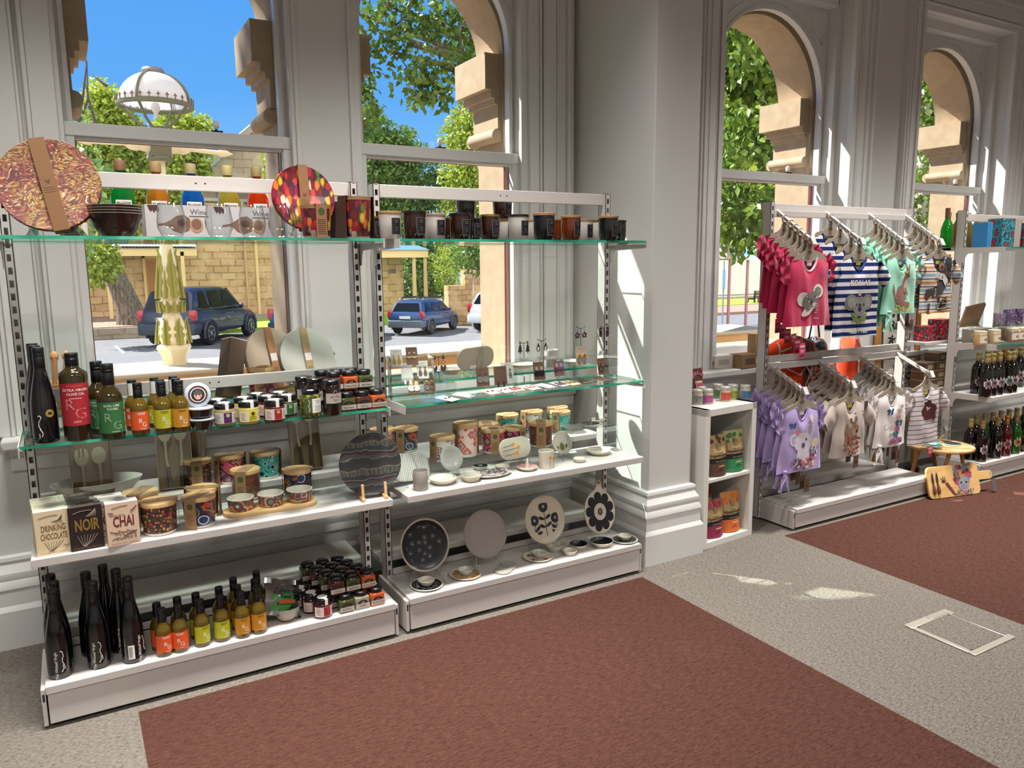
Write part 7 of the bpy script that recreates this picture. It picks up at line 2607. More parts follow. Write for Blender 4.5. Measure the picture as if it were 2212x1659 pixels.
def garment(name, fab, L, wc, wh, kind='short', neck=None, prn=None, tag_=None, tie=False, D=.021, seed=1, nh=.36, scoop=.075):
    rr = random.Random(seed)
    t = thing(name, 'x', 'top', (0, 0, -5), 0)
    ph = [rr.uniform(0, 6) for _ in range(4)]
    z0 = -.098                                    # shoulder seam below the rail

    def half(v):
        # v: 0 at the hem, 1 at the shoulder
        if v < .78:
            return wh + (wc - wh) * (v / .78)
        return wc * (1 - .02 * (v - .78) / .22)

    def fold(x, v, s):
        return s * .007 * (1 - v) * (math.sin(x * 55 + ph[0]) + .6 * math.sin(x * 98 + ph[1] + v * 3)) + .004 * math.sin(v * 9 + ph[2] + x * 20)

    def depth(u, v):
        return D * math.sqrt(max(0, 1 - u * u)) * (1 if v < .8 else max(.0, 1 - ((v - .8) / .2) ** 2) * .85 + .15 * (1 - (v - .8) / .2))

    def top(u, front):
        sh = -.03 * max(0, abs(u) - nh) / (1 - nh)
        if abs(u) < nh:
            k = math.cos(PI / 2 * abs(u) / nh)
            return z0 - (scoop if front else .018) * k ** .6
        return z0 + sh

    def srf(u, v, s):
        zt = top(u, s < 0)
        z = -L + (zt + L) * v
        x = half(v) * u
        return (x, s * depth(u, v) + fold(x, v, 1) * .6, z)
    b = MB()
    b.grid(26, 18, lambda u, v: srf(u * 2 - 1, v, -1), 0).grid(26, 18, lambda u, v: srf(1 - u * 2, v, 1), 0)
    b.build('body', fab, t, sharp=70)

    def fy(x, z):
        v = min(1, max(0, (z + L) / (z0 + L)))
        u = max(-.97, min(.97, x / half(v)))
        return -depth(u, v) + fold(x, v, 1) * .6
    for s in (-1, 1):
        b = MB()
        if kind == 'short':
            def sl(u, v, s=s):
                a = 2 * PI * u
                cx, cz = s * (wc * .93 + .085 * v), z0 - .062 - .075 * v
                rad = .050 - .006 * v
                return (cx + s * rad * .55 * math.sin(a) * 1.0, .020 * math.cos(a) * (1 + .1 * math.sin(a * 3)) + .003 * math.sin(v * 9), cz + rad * math.sin(a) * .85)
            b.grid(18, 7, sl, 0, True)
        else:
            def fl_(u, v, s=s):
                a = R(-65 + 150 * u)
                rip = .008 * v * math.sin(u * 17 + ph[3])
                rr_ = .046 + .036 * v
                return (s * (wc * .86 + .01 + (rr_ - .05) * 1.15 * math.cos(a) + .018 * math.cos(a)), -.012 + rip - .022 * v * math.sin(a * .5), z0 - .075 + .062 * math.sin(a) + .018 * v * math.sin(a))
            b.grid(30, 5, fl_, 0)
            b.grid(30, 5, lambda u, v: (lambda p: (p[0], .012 - p[1] * .6, p[2]))(fl_(1 - u, v)), 0)
        b.build('sleeve', fab, t, sharp=70)
    if neck:
        b = MB()
        pts = [(half(.95) * u, srf(u, 1, -1)[1] - .002, top(u, True)) for u in [(-1 + 2 * k / 20) * nh for k in range(21)]]
        b.tube(pts, .0065, 6)
        b.tube([(half(.95) * u, .004, top(u, False)) for u in [(-1 + 2 * k / 20) * nh for k in range(21)]], .0065, 6)
        b.build('neckband', neck, t)
        MB().box(-.018, .018, .000, .002, z0 - .045, z0 - .018).build('neck_label', mat('c8b84a' if kind == 'short' else 'd8d0cc', .7), t)
    if prn:
        b = MB()
        pr = Printer(b, fy)
        mats = prn(pr)
        b.build('front_print', mats, t, sharp=70)
    if tie:
        b = MB()
        x = -wh * .72
        b.ball((x, fy(x, -L + .02) - .012, -L + .012), .011, 10, sx=1.5, sy=.7)
        for dx in (-.022, .018):
            b.grid(3, 8, lambda u, v, dx=dx: (x + dx * v * 1.6 + (u - .5) * .026 * (1 - .5 * v), fy(x, -L + .02) - .014 + .006 * math.sin(v * 5 + u * 3), -L + .005 - .105 * v))
            b.grid(3, 8, lambda u, v, dx=dx: (x + dx * v * 1.6 + (.5 - u) * .026 * (1 - .5 * v), fy(x, -L + .02) - .012 + .006 * math.sin(v * 5 - u * 3), -L + .005 - .105 * v))
        b.build('hem_tie', fab, t, sharp=70)
    if tag_:
        c, x, ln, w, h = tag_[:5]
        b = MB()
        b.tube([(x, -.012, -L + .03), (x + .004, -.02, -L - ln)], .0008, 4, 1)
        b.at(TR(x + .004, -.022, -L - ln) @ RZ(12)).box(-w / 2, w / 2, -.001, .001, -h, 0)
        b.at(TR(x + .004, -.022, -L - ln) @ RZ(12) @ facing(0, -.0013, -h / 2))
        if c == 'pink':
            for s in (-1, 1):
                b.poly(circ(.009, 14, s * .010, -.004), 1, 0).poly(circ(.0045, 10, s * .010, -.005), 0, .0004)
            b.poly([(-w * .4, h * .2), (w * .4, h * .2), (w * .4, h * .36), (-w * .4, h * .36)], 1, 0).poly([(-w * .4, -h * .42), (w * .4, -h * .42), (w * .4, -h * .3), (-w * .4, -h * .3)], 2, 0)
        else:
            b.poly([(-w * .3, -.004), (-w * .1, .008), (w * .1, .004), (w * .3, .006), (w * .32, -.004), (w * .12, -.012), (-w * .1, -.010)], 1, 0)
        b.build('swing_tag', [mat('c2305a' if c == 'pink' else '5e4634', .6), mat('d8b8b8' if c == 'pink' else '3a2a20', .6), mat('5a1a3a', .6)], t)
    return Kind(t)


class Printer:
    def __init__(s, b, fy):
        s.b, s.fy, s.k = b, fy, 0

    def shape(s, pts, m, lift=None):
        """a filled shape laid on the cloth"""
        s.k += 1
        e = .0022 + .0003 * s.k
        cx = sum(p[0] for p in pts) / len(pts)
        cz = sum(p[1] for p in pts) / len(pts)
        q = [(cx, s.fy(cx, cz) - e, cz)]
        n = len(pts)
        vs = q + [((cx + (x - cx) * h_), s.fy(cx + (x - cx) * h_, cz + (z - cz) * h_) - e, cz + (z - cz) * h_) for h_ in (.5, 1) for x, z in pts]
        fs = [(0, 1 + (i + 1) % n, 1 + i) for i in range(n)] + [(1 + i, 1 + (i + 1) % n, 1 + n + (i + 1) % n, 1 + n + i) for i in range(n)]
        s.b.add(vs, fs, m)

    def ell(s, x, z, rx, rz, m, a=0):
        c, q = math.cos(R(a)), math.sin(R(a))
        s.shape([(x + u * c - v * q, z + u * q + v * c) for u, v in circ(rx, 18, 0, 0, rz)], m)

    def blob(s, x, z, rx, rz, m, seed, j=.25):
        rr = random.Random(seed)
        s.shape([(x + u * (1 + rr.uniform(-j, j)), z + v * (1 + rr.uniform(-j, j))) for u, v in circ(rx, 22, 0, 0, rz)], m)

    def text(s, t, size, x, z, m, bold=.01, sx=1):
        vs, fs = text_mesh(t, bold)
        s.k += 1
        e = .0024 + .0003 * s.k
        s.b.add([(x + v.x * size * sx, s.fy(x + v.x * size * sx, z + v.y * size) - e, z + v.y * size) for v in vs], fs, m)

    def fly(s, x, z, r, m, a=0):
        for sg in (-1, 1):
            s.ell(x + sg * r * .55, z + r * .3, r * .6, r * .4, m, a + sg * 35)
            s.ell(x + sg * r * .45, z - r * .35, r * .4, r * .3, m, a - sg * 30)


def koala_pink(p):
    z = -.34
    p.ell(-.055, z + .02, .042, .038, 1)
    p.ell(-.056, z + .02, .030, .028, 0)
    p.ell(.052, z + .062, .040, .038, 1)
    p.ell(.05, z + .06, .028, .026, 2)
    p.ell(.0, z + .01, .062, .050, 2, 25)
    p.ell(-.01, z - .035, .06, .022, 0, 35)
    p.ell(-.012, z - .02, .03, .016, 2, 35)
    p.ell(.004, z + .005, .010, .017, 3, -20)
    p.ell(-.02, z + .022, .004, .004, 3), p.ell(.026, z + .034, .004, .004, 3)
    for k in range(5):
        p.ell(.04 + .006 * (k % 2), z - .005 - .012 * k, .012, .002, 1, 10)
    p.text('love', .018, .048, z - .088, 0)
    return [mat('cfc8c0', .9), mat('d8d0c8', .9), mat('77736f', .9), mat('1a1414', .8)]


def koala_stripe(p):
    z = -.33
    p.text('KOALAS', .042, 0, z + .075, 0, .03)
    p.ell(-.07, z - .02, .048, .045, 1), p.ell(.07, z - .02, .048, .045, 1)
    p.ell(-.068, z - .022, .03, .03, 2), p.ell(.068, z - .022, .03, .03, 2)
    p.ell(0, z - .04, .062, .055, 1)
    p.shape([(-.07, z - .075), (-.04, z - .10), (0, z - .112), (.04, z - .10), (.07, z - .075), (.05, z - .125), (.02, z - .13), (0, z - .15), (-.02, z - .13), (-.05, z - .125)], 4)
    p.ell(.004, z - .05, .014, .023, 3), p.ell(-.026, z - .032, .006, .007, 3), p.ell(.034, z - .032, .006, .007, 3)
    p.shape([(-.015, z + .018), (0, z + .034), (.015, z + .018)], 5)
    p.text('Next 19km', .032, 0, z - .195, 0, .02)
    return [mat('d8d2cc', .9), mat('6e6a68', .9), mat('86807c', .9), mat('121012', .8), mat('6a7a3a', .9), mat('c88a4a', .9)]


def roo(p):
    z = -.295
    p.ell(-.01, z - .03, .040, .062, 0, 12), p.ell(.025, z - .085, .055, .018, 0, 6)
    p.shape([(-.03, z - .06), (-.065, z - .04), (-.088, z + .01), (-.080, z + .05), (-.074, z + .01), (-.055, z - .06), (-.02, z - .085)], 0)
    p.ell(.012, z + .05, .018, .045, 0, -18), p.ell(.030, z + .095, .020, .026, 0, -25)
    p.ell(.020, z + .135, .008, .026, 0, 12), p.ell(.042, z + .132, .008, .026, 0, -20)
    p.ell(.026, z + .108, .014, .009, 3), p.ell(.02, z + .03, .012, .04, 4, -18)
    p.ell(.045, z + .085, .010, .008, 5), p.ell(.035, z + .10, .003, .004, 5)
    p.ell(.03, z - .005, .010, .03, 0, 35)
    for k in range(26):
        rr = random.Random(k)
        p.ell(-.085 + rr.random() * .17, z - .085 - rr.random() * .035, .008, .006, 2 if k % 3 else 3, k * 40)
    p.fly(-.02, z + .165, .022, 5, 20), p.fly(.055, z + .15, .013, 1), p.fly(-.035, z + .09, .010, 1), p.fly(.07, z + .06, .012, 1)
    return [mat('8a6258', .9), mat('b89aa0', .9), mat('b8b070', .9), mat('d8b83a', .9), mat('c8a898', .9), mat('2c3a44', .9)]


def emu(p):
    z = -.235
    p.shape([(.08, z + .06), (.07, z - .02), (.04, z - .07), (-.02, z - .11), (-.10, z - .125), (-.12, z - .10), (-.11, z - .06), (-.04, z - .045), (.0, z), (.03, z + .05)], 0)
    p.blob(.06, z + .05, .062, .055, 0, 3), p.blob(.085, z + .10, .035, .04, 1, 5, .3), p.blob(.10, z + .01, .025, .03, 1, 7, .3)
    p.ell(.012, z + .075, .034, .034, 0), p.ell(.012, z + .075, .022, .024, 3), p.ell(.014, z + .072, .010, .012, 1)
    p.ell(.10, z + .028, .022, .022, 0), p.ell(.10, z + .028, .014, .014, 3), p.ell(.10, z + .026, .007, .008, 1)
    p.shape([(-.055, z + .02), (-.03, z + .045), (.04, z + .03), (.08, z - .005), (.07, z - .05), (.045, z - .04), (.03, z - .005), (-.01, z + .0)], 2)
    p.ell(.065, z - .035, .010, .012, 4), p.ell(-.01, z + .02, .006, .004, 0, 20), p.ell(.02, z + .01, .005, .008, 0)
    p.shape([(.02, z - .12), (.028, z - .12), (.028, z - .195), (.02, z - .195)], 1)
    for x, zz, w in ((.045, z - .125, .05), (.035, z - .168, .055)):
        p.shape([(x - w, zz - .016), (x + w * .8, zz - .018), (x + w, zz), (x + w * .8, zz + .016), (x - w, zz + .014)], 1)
        p.shape([(x - w * .94, zz - .013), (x + w * .78, zz - .015), (x + w * .95, zz), (x + w * .78, zz + .013), (x - w * .94, zz + .011)], 5)
        p.shape([(x - w * .6, zz - .002), (x + w * .5, zz - .002), (x + w * .5, zz + .003), (x - w * .6, zz + .003)], 1)
    return [mat('3c3634', .9), mat('161214', .9), mat('b8b4b0', .9), mat('8a5a3a', .9), mat('4a4a50', .9), mat('b8a078', .9)]


def flowers(p, xs, z0, z1, n, cols, seed, r=.012):
    rr = random.Random(seed)
    for _ in range(n):
        p.ell(rr.uniform(*xs), rr.uniform(z0, z1), r * rr.uniform(.5, 1), r * rr.uniform(.5, 1), rr.choice(cols), rr.uniform(0, 180))


def lilac_print(p):
    z = -.285
    p.ell(-.07, z + .01, .034, .036, 0), p.ell(-.07, z + .01, .022, .024, 1), p.ell(.045, z + .06, .034, .036, 0), p.ell(.045, z + .06, .022, .024, 1)
    p.ell(-.012, z - .005, .062, .052, 0, 18), p.ell(.0, z - .09, .055, .058, 0), p.ell(.05, z - .02, .018, .06, 0, -10)
    p.ell(-.030, z - .005, .006, .007, 2), p.ell(.018, z + .008, .006, .007, 2), p.ell(-.002, z - .025, .012, .014, 3), p.ell(-.045, z + .05, .014, .012, 4)
    p.fly(-.085, z + .09, .022, 5, 20), p.fly(.075, z - .055, .016, 5), p.ell(.09, z - .02, .03, .03, 6), p.ell(.05, z + .12, .012, .025, 6, 20)
    flowers(p, (-.085, .09), z - .145, z - .10, 44, (4, 6, 7, 5, 0, 8), 3, .014)
    flowers(p, (.05, .095), z - .10, z - .03, 12, (6, 7, 0), 5, .012)
    return [mat('c8c0cc', .9), mat('b09ab8', .9), mat('241e2a', .9), mat('6a4a5a', .9), mat('d0707a', .9), mat('3a5a8a', .9), mat('d8ccb0', .9), mat('7a3a7a', .9), mat('d89a6a', .9)]


def wombat_print(p):
    z = -.27
    p.blob(.0, z - .01, .055, .058, 0, 3, .1), p.ell(.03, z + .06, .010, .018, 0, 10), p.ell(-.01, z + .055, .010, .016, 0, 15)
    p.ell(.03, z - .005, .030, .036, 1), p.ell(.045, z - .012, .008, .010, 2), p.ell(.026, z + .015, .004, .005, 2), p.ell(.055, z + .012, .003, .004, 2)
    for k in range(8):
        p.shape([(-.06 + .006 * k, z - .08), (-.066 + .004 * k, z + .02 - .01 * (k % 3)), (-.058 + .006 * k, z - .08)], 3)
    flowers(p, (-.07, .07), z - .115, z - .045, 46, (4, 5, 3, 0), 9, .011)
    flowers(p, (-.05, .04), z - .15, z - .10, 14, (4, 5), 2, .008)
    p.fly(-.01, z + .10, .007, 2), p.fly(.055, z + .105, .007, 2)
    return [mat('8a6a58', .9), mat('a8826c', .9), mat('3a2c28', .9), mat('6a5a48', .9), mat('7a2c2a', .9), mat('a8603a', .9)]


def butterfly_print(p):
    p.fly(-.03, -.205, .026, 0, 30), p.fly(.05, -.205, .018, 1, 10), p.fly(.07, -.18, .014, 2), p.fly(.045, -.245, .016, 1), p.fly(.05, -.28, .026, 0, 80)
    p.ell(-.015, -.305, .020, .018, 1), p.ell(.035, -.315, .020, .018, 3), p.fly(.018, -.35, .028, 4, 10), p.ell(.045, -.385, .03, .018, 3), p.ell(-.01, -.385, .034, .018, 5, 10)
    flowers(p, (-.05, .07), -.40, -.37, 12, (3, 5), 4, .012)
    p.text('D', .05, -.075, -.31, 6, -.01), p.ell(-.055, -.30, .03, .003, 6, 20)
    return [mat('3a5a84', .9), mat('c89a90', .9), mat('8a7a98', .9), mat('9a5a84', .9), mat('2a5a6a', .9), mat('a86a84', .9), mat('9a9aa8', .9)]


def splat_print(p):
    p.blob(.02, -.25, .075, .05, 0, 5, .14), p.blob(.0, -.20, .04, .02, 0, 8, .3), p.blob(.07, -.29, .03, .02, 0, 2, .3)
    p.text('AUSSIE', .02, .06, -.325, 1, .02)
    return [mat('4a1a14', .7), mat('6a3a4a', .9)]


def rail_spot(x, za, zb, y):
    return (x, y, za + (3.05 - y) / .26 * (zb - za) + .004)


PINK, PINKN = fabric('pink_jersey', 'b8254f'), fabric('white_trim', 'e0d0d0')
NAVY = stripes('navy_stripe', .043, [(0, 'c8c4c4'), (.5, '1c2a5c')])
NAVYP = fabric('navy_jersey', '22346a')
MINT = fabric('mint_jersey', '8cc8ae')
MULTI = stripes('multi_stripe', .092, [(0, 'c0b8b0'), (.14, 'b87a4c'), (.30, 'c0b8b0'), (.44, '2a2a30'), (.50, 'c0b8b0'), (.64, '7a98ac'), (.80, 'c0b8b0'), (.94, '2a2a30')])
DKN = fabric('charcoal_jersey', '26303c')
LILAC = fabric('lilac_jersey', 'a892c4')
BEIGE = fabric('oat_jersey', 'b4a69c')
WHITEJ = fabric('white_jersey', 'd8d0cc')
FINES = stripes('fine_stripe', .030, [(0, 'c8bec0'), (.86, '3a303c')])

SETS = (
    (0, 0, garment('childs_top', PINK, .465, .150, .180, 'flutter', PINKN, koala_pink, ('pink', -.05, .09, .06, .08), seed=2), (2.765, 2.80, 2.845, 2.885, 2.925, 2.975), 'pink flutter sleeve top', 'pink tops on the first upper rail', ' with a grey koala'),
    (1, 0, garment('childs_top', NAVY, .545, .178, .188, 'short', NAVYP, koala_stripe, None, seed=4), (2.765, 2.83, 2.92, 3.0), 'navy and white striped tee', 'striped tees on the second upper rail', ' printed with a koala'),
    (2, 0, garment('childs_top', MINT, .43, .140, .155, 'flutter', MINT, roo, ('brown', .10, .04, .045, .065), True, seed=6), (2.765, 2.805, 2.85, 2.89, 2.935, 2.98), 'mint green flutter top', 'mint tops on the third upper rail', ' printed with a kangaroo'),
    (3, 0, garment('childs_top', MULTI, .44, .150, .160, 'short', DKN, emu, ('brown', -.09, -.06, .045, .065), seed=8), (2.765, 2.82, 2.865, 2.91, 2.96), 'orange and blue striped tee', 'multi striped tees on the fourth upper rail', ' printed with an emu'),
    (0, 1, garment('childs_top', LILAC, .46, .135, .180, 'flutter', LILAC, lilac_print, ('brown', .04, .05, .055, .075), True, seed=10), (2.765, 2.80, 2.835, 2.88, 2.93, 2.985), 'lilac flutter sleeve top', 'lilac tops on the first lower rail', ' printed with a white koala and flowers'),
    (1, 1, garment('childs_top', BEIGE, .43, .130, .145, 'short', BEIGE, wombat_print, ('brown', .05, .0, .06, .075), False, seed=12), (2.765, 2.825, 2.875, 2.925, 2.975), 'oat coloured tee', 'oat tees on the second lower rail', ' printed with a wombat'),
    (2, 1, garment('childs_top', WHITEJ, .42, .135, .150, 'flutter', WHITEJ, butterfly_print, ('brown', .06, .03, .055, .08), True, seed=14), (2.765, 2.80, 2.835, 2.875, 2.915, 2.955, 2.995), 'white flutter top', 'white tops on the third lower rail', ' printed with butterflies'),
    (3, 1, garment('childs_top', FINES, .46, .140, .145, 'short', WHITEJ, splat_print, ('pink', .05, .02, .06, .07), seed=16), (2.78,), 'white tee with fine dark stripes', None, ' and a brown splash print'))
ORD = ('front', 'second', 'third', 'fourth', 'fifth', 'sixth', 'seventh')
for ri, low, kind, ys, nm, grp, pr in SETS:
    za, zb = ((1.775, 1.595), (.905, .785))[low]
    for k, y in enumerate(ys):
        y = 3.05 - (3.05 - y) * .84
        p_ = rail_spot(RAILX[ri], za, zb, y)
        rz = random.Random(k + ri * 10).uniform(-7, 7) if k else -2
        one = len(ys) == 1
        kind.put(p_, rz, nm + (pr + (', front of its rail' if not one else '') if k == 0 else ', %s back from the front one on its rail' % ORD[k]), grp)
        HK.put((p_[0], p_[1] - .0, p_[2]), rz, 'kraft hanger holding the ' + (nm + pr if k == 0 else '%s %s on its rail' % (ORD[k], nm)), None, (1, 1, .86))
# ================================================================ cube shelf goods
CA = R(5.2)


def cubep(u, v, z):
    return (2.778 + u * math.cos(CA) - v * math.sin(CA), 2.832 + u * math.sin(CA) + v * math.cos(CA), z)


def pouch(label, loc, rz, topc, lowc, spots, flavour, w=.145, h=.215, plain=False, tilt=-4, grp='honeycomb pouches in the cube shelf'):
    t = thing('snack_pouch', label, 'pouch', loc, 0, grp, rot=(R(tilt), 0, R(rz)))

    def srf(u, v, s):
        e = math.sin(PI * u) ** .7 * (.032 * (1 - v) + .004 + .018 * v * (1 - v))
        return ((u - .5) * w * (1 - .03 * math.sin(PI * v)), s * e, h * v)
    b = MB()
    n = 12

    def row(s):
        vs = [srf(i / n, j / 16, s) for j in range(17) for i in range(n + 1)]
        for j in range(16):
            v = (j + .5) / 16
            mm = 0 if v > .74 else 1 if v > .42 else 2 if v > .30 else 3
            if plain:
                mm = 0
            b.add(vs if j == 0 else [], [], 0)
            o = row.o if j else len(b.v) - len(vs)
            row.o = o
            for i in range(n):
                f = (j * (n + 1) + i, j * (n + 1) + i + 1, (j + 1) * (n + 1) + i + 1, (j + 1) * (n + 1) + i)
                b.f.append(tuple(o + k for k in (f if s < 0 else f[::-1])))
                b.mi.append(mm if s < 0 else 0)
    row(-1)
    row(1)
    b.build('bag', [mat(topc, .5), mat('b89a6c', .7), mat('16161c', .5), mat(lowc, .5)], t, sharp=60)
    b = MB()

    def fy(x, z):
        return srf(min(.99, max(.01, x / w + .5)), z / h, -1)[1]
    p = Printer(b, fy)
    rr = random.Random(len(label))
    for _ in range(9):
        x, z = rr.uniform(-.055, .055), h * rr.uniform(.72, .97)
        a = rr.uniform(0, 60)
        p.shape([(x + .012 * math.cos(R(a + 72 * k)), z + .012 * math.sin(R(a + 72 * k))) for k in range(5)], 0)
    if not plain:
        p.shape([(-.058, h * .72), (.058, h * .72), (.058, h * .44), (-.058, h * .44)], 1)
        p.text('Honeycomb', .025, .002, h * .47, 2, .02, .95)
        p.text(flavour, .011, .0, h * .55, 2, .01)
        p.shape([(-.012, h * .64), (.012, h * .64), (.012, h * .79), (0, h * .82), (-.012, h * .79)], 1)
        for k in range(5):
            p.shape([(-.011, h * (.65 + .03 * k)), (.011, h * (.65 + .03 * k)), (.011, h * (.658 + .03 * k)), (-.011, h * (.658 + .03 * k))], 2)
        p.text('MILK CHOCOLATE', .008, .0, h * .355, 3, 0)
        p.shape([(-.02, h * .225), (.03, h * .225), (.03, h * .255), (-.02, h * .255)], 3)
        p.shape([(-.018, h * .23), (.028, h * .23), (.028, h * .25), (-.018, h * .25)], 4)
    else:
        p.shape([(-.03, h * .40), (.03, h * .40), (.03, h * .62), (-.03, h * .62)], 1)
        p.shape([(-.027, h * .42), (.027, h * .42), (.027, h * .60), (-.027, h * .60)], 0)
    b.build('print', [mat(spots, .5), mat('b89a6c', .7) if not plain else mat('c8a890', .6), mat('1a1614', .6), mat('b8a070', .6), mat(lowc, .5)], t)
    return t


HC = 'honeycomb pouch in the '
pouch('traditional ' + HC + 'upper cube, brown base', cubep(.145, .045, .375), 2, 'b89a6c', '54382a', '5a3c2a', 'Traditional')
pouch('peppermint ' + HC + 'upper cube, green base', cubep(.292, .05, .375), 0, 'b8b07c', '2e7a4a', '3a7a4a', 'Peppermint', h=.222)
pouch('dark green topped pouch behind the traditional honeycomb one', cubep(.16, .16, .375), 0, '2a4a34', '2a4a34', '1a3a28', 'Peppermint', h=.21)
pouch('raspberry ' + HC + 'lower cube, crimson base', cubep(.142, .05, .035), 3, 'a8605c', '8a2444', 'b03a4a', 'Raspberry', h=.20)
pouch('orange ' + HC + 'lower cube, orange base', cubep(.288, .055, .035), 0, 'c8824a', 'c8662c', 'd87a3a', 'Orange', h=.22)
pouch('dusky pouch behind the raspberry honeycomb one', cubep(.10, .18, .035), 0, '8a5a44', '6a3a34', '7a3a34', 'Raspberry', h=.20)
pouch('dusky orange pouch behind the orange honeycomb one', cubep(.21, .18, .035), 0, '9a6a4a', '8a4a2a', 'a8603a', 'Orange', h=.215)
for k, (u, v, rz, lb) in enumerate(((.05, .25, -8, 'dark brown spotted pouch at the left on top of the cube shelf'), (.13, .26, 4, 'dark brown spotted pouch in the middle on top of the cube shelf'), (.175, .22, 8, 'dark brown spotted pouch at the right on top of the cube shelf'))):
    pouch(lb, cubep(u, v, .749), rz, '4a2a24', '4a2a24', ('7a3a4a', '5a7a8a', '9a4a5a')[k], '', .125, .175, True, -6, 'dark spotted pouches on the cube shelf')
for (px, py, c, nm) in ((1513, 868, 'c8963a', 'yellow'), (1528, 874, 'a8548a', 'pink'), (1550, 862, '5a8a6a', 'green'), (1566, 868, 'c8503c', 'red orange'), (1582, 863, '9aa03a', 'lime'), (1609, 864, '4a7aa8', 'blue'), (1527, 861, '8a8a84', 'grey')):
    p_ = stand(px, py, .748, .029)
    if nm == 'grey':
        p_ = Vector(cubep(.10, .15, .748))
    t = thing('jar_candle', 'jar candle with a %s label and pale lid on the cube shelf' % nm, 'candle', p_, -12, 'little jar candles on the cube shelf')
    MB().lathe([(.0001, 0), (.027, 0), (.029, .003), (.029, .056), (.025, .063), (.0245, .066)], 26).build('glass_body', mat('b8ae98', .2, coat=.4), t)
    MB().lathe([(.026, .065), (.0275, .066), (.0275, .078), (.025, .080), (.0001, .080)], 26).build('lid', mat('c8c4bc', .35, .3), t)
    b = MB().band(.0293, .008, .05, -78, 78, 0, 16)
    b.wrap('NOBLE', .0095, .0296, .034, 8, 1, .01)
    lines(b, .0296, .024, 10, 2, 16, 1, .006, .001)
    b.tube([(.0296 * math.sin(R(-40)), -.0296 * math.cos(R(-40)), z) for z in (.014, .04)], .0008, 4, 1)
    b.build('label', [mat(c, .6), mat('3a3a5a', .6)], t)

# ================================================================ behind the garment rack
S8 = .85
p_ = onY(1700, 740, 3.22)
t = thing('hobby_horse', 'orange felt hobby horse head with a rope bridle behind the pink tops', 'toy', (p_.x, 3.22, .85), -20)
FELT = fabric('orange_felt', 'd8401c')
b = MB()
b.tube([(.06, 0, -.20), (.055, 0, -.05), (.04, 0, .06), (.0, 0, .14)], [.085, .075, .07, .06], 18)
b.tube([(.02, 0, .135), (-.05, 0, .12), (-.10, 0, .095), (-.125, 0, .085)], [.062, .052, .048, .03], 18)
b.ball((.01, 0, .14), .066, 16)
b.build('head', FELT, t)
b = MB()
b.tube([(-.075 + .0 * k, .052 * math.cos(a), .105 + .052 * math.sin(a)) for k, a in enumerate([2 * PI * i / 16 for i in range(16)])], .006, 6, 0, True)
b.tube([(-.07, -.05, .10), (.0, -.066, .13), (.06, -.06, .10)], .006, 6).tube([(-.05, -.054, .09), (-.03, -.075, .0), (.05, -.085, -.04), (.11, -.06, .02)], .006, 6)
b.build('bridle', mat('c8b8a8', .9), t)
b = MB()
rr = random.Random(3)
for k in range(80):
    a = rr.uniform(-.06, .06)
    x = rr.uniform(.05, .13)
    b.tube([(x - .05, a * .4, .19), (x + .01, a - .03, .15), (x + rr.uniform(0, .07), a - .07, .02), (x + rr.uniform(-.03, .09), a - .085, rr.uniform(-.13, -.04))], .0035, 5, k % 4)
b.build('yarn_mane', [mat('a04a44', .9), mat('b8a89c', .9), mat('c0704a', .9), mat('7a6058', .9)], t)
t = thing('hobby_horse', 'second orange hobby horse with a brown mane glimpsed behind the striped tees', 'toy', (4.42, 3.24, .85), 30)
MB().tube([(.0, 0, -.15), (0, 0, .0), (.0, 0, .12)], [.07, .065, .05], 16).tube([(0, 0, .11), (-.06, -.02, .09), (-.12, -.03, .06)], [.055, .045, .03], 16).build('head', FELT, t)
b = MB()
for k in range(30):
    x = rr.uniform(-.05, .08)
    b.tube([(x, -.05, .14), (x + rr.uniform(-.02, .03), -.08, .04), (x + rr.uniform(-.04, .05), -.085, -.09)], .0035, 5, k % 2)
b.build('yarn_mane', [mat('c8502a', .9), mat('8a3a24', .9)], t)
t = thing('woven_bag', 'dark patterned woven ball bag beside the orange hobby horse', 'bag', (4.07, 3.23, .86), 0)
MB().ball((0, 0, .09), .085, 18, sz=.9).build('body', P_RING, t)
MB().tube([(-.05, 0, .15), (-.03, 0, .24), (.03, 0, .24), (.05, 0, .15)], .006, 6).build('strap', BLACK, t)
for k, (x, y, w, d, h, c, lb) in enumerate(((3.45, 3.42, .14, .08, .08, 'd8d2c8', 'white carton on the sill behind the first pink tops'), (3.60, 3.36, .16, .10, .085, '9a7a58', 'low brown carton on the sill behind the rack post'), (3.74, 3.40, .10, .06, .20, 'b8966c', 'upright kraft carton on the sill behind the orange hobby horse'))):
    t = thing('carton', lb, 'carton', (x, y, S8), 6 * k - 4, 'cartons on the right sill')
    MB().box(-w / 2, w / 2, -d / 2, d / 2, 0, h).build('box', mat(c, .7), t, bevel=.002)
    MB().box(-w * .3, w * .3, -d / 2 - .0008, -d / 2, h * .3, h * .7).build('label', mat('6a5a4a' if k else 'b8b0a8', .7), t)
t = thing('ring_ornament', 'small brass ring ornament on the right sill by the pier', 'ornament', (3.395, 3.40, S8))
MB().at(TR(0, 0, .034)).tube([(.018 * math.cos(a), 0, .018 * math.sin(a)) for a in [2 * PI * k / 20 for k in range(20)]], .004, 6, 0, True).build('ring', mat('9a7a3a', .3, .8), t)
MB().lathe([(.018, 0), (.016, .008), (.008, .014), (.004, .018)], 16).build('foot', mat('9a7a3a', .3, .8), t)

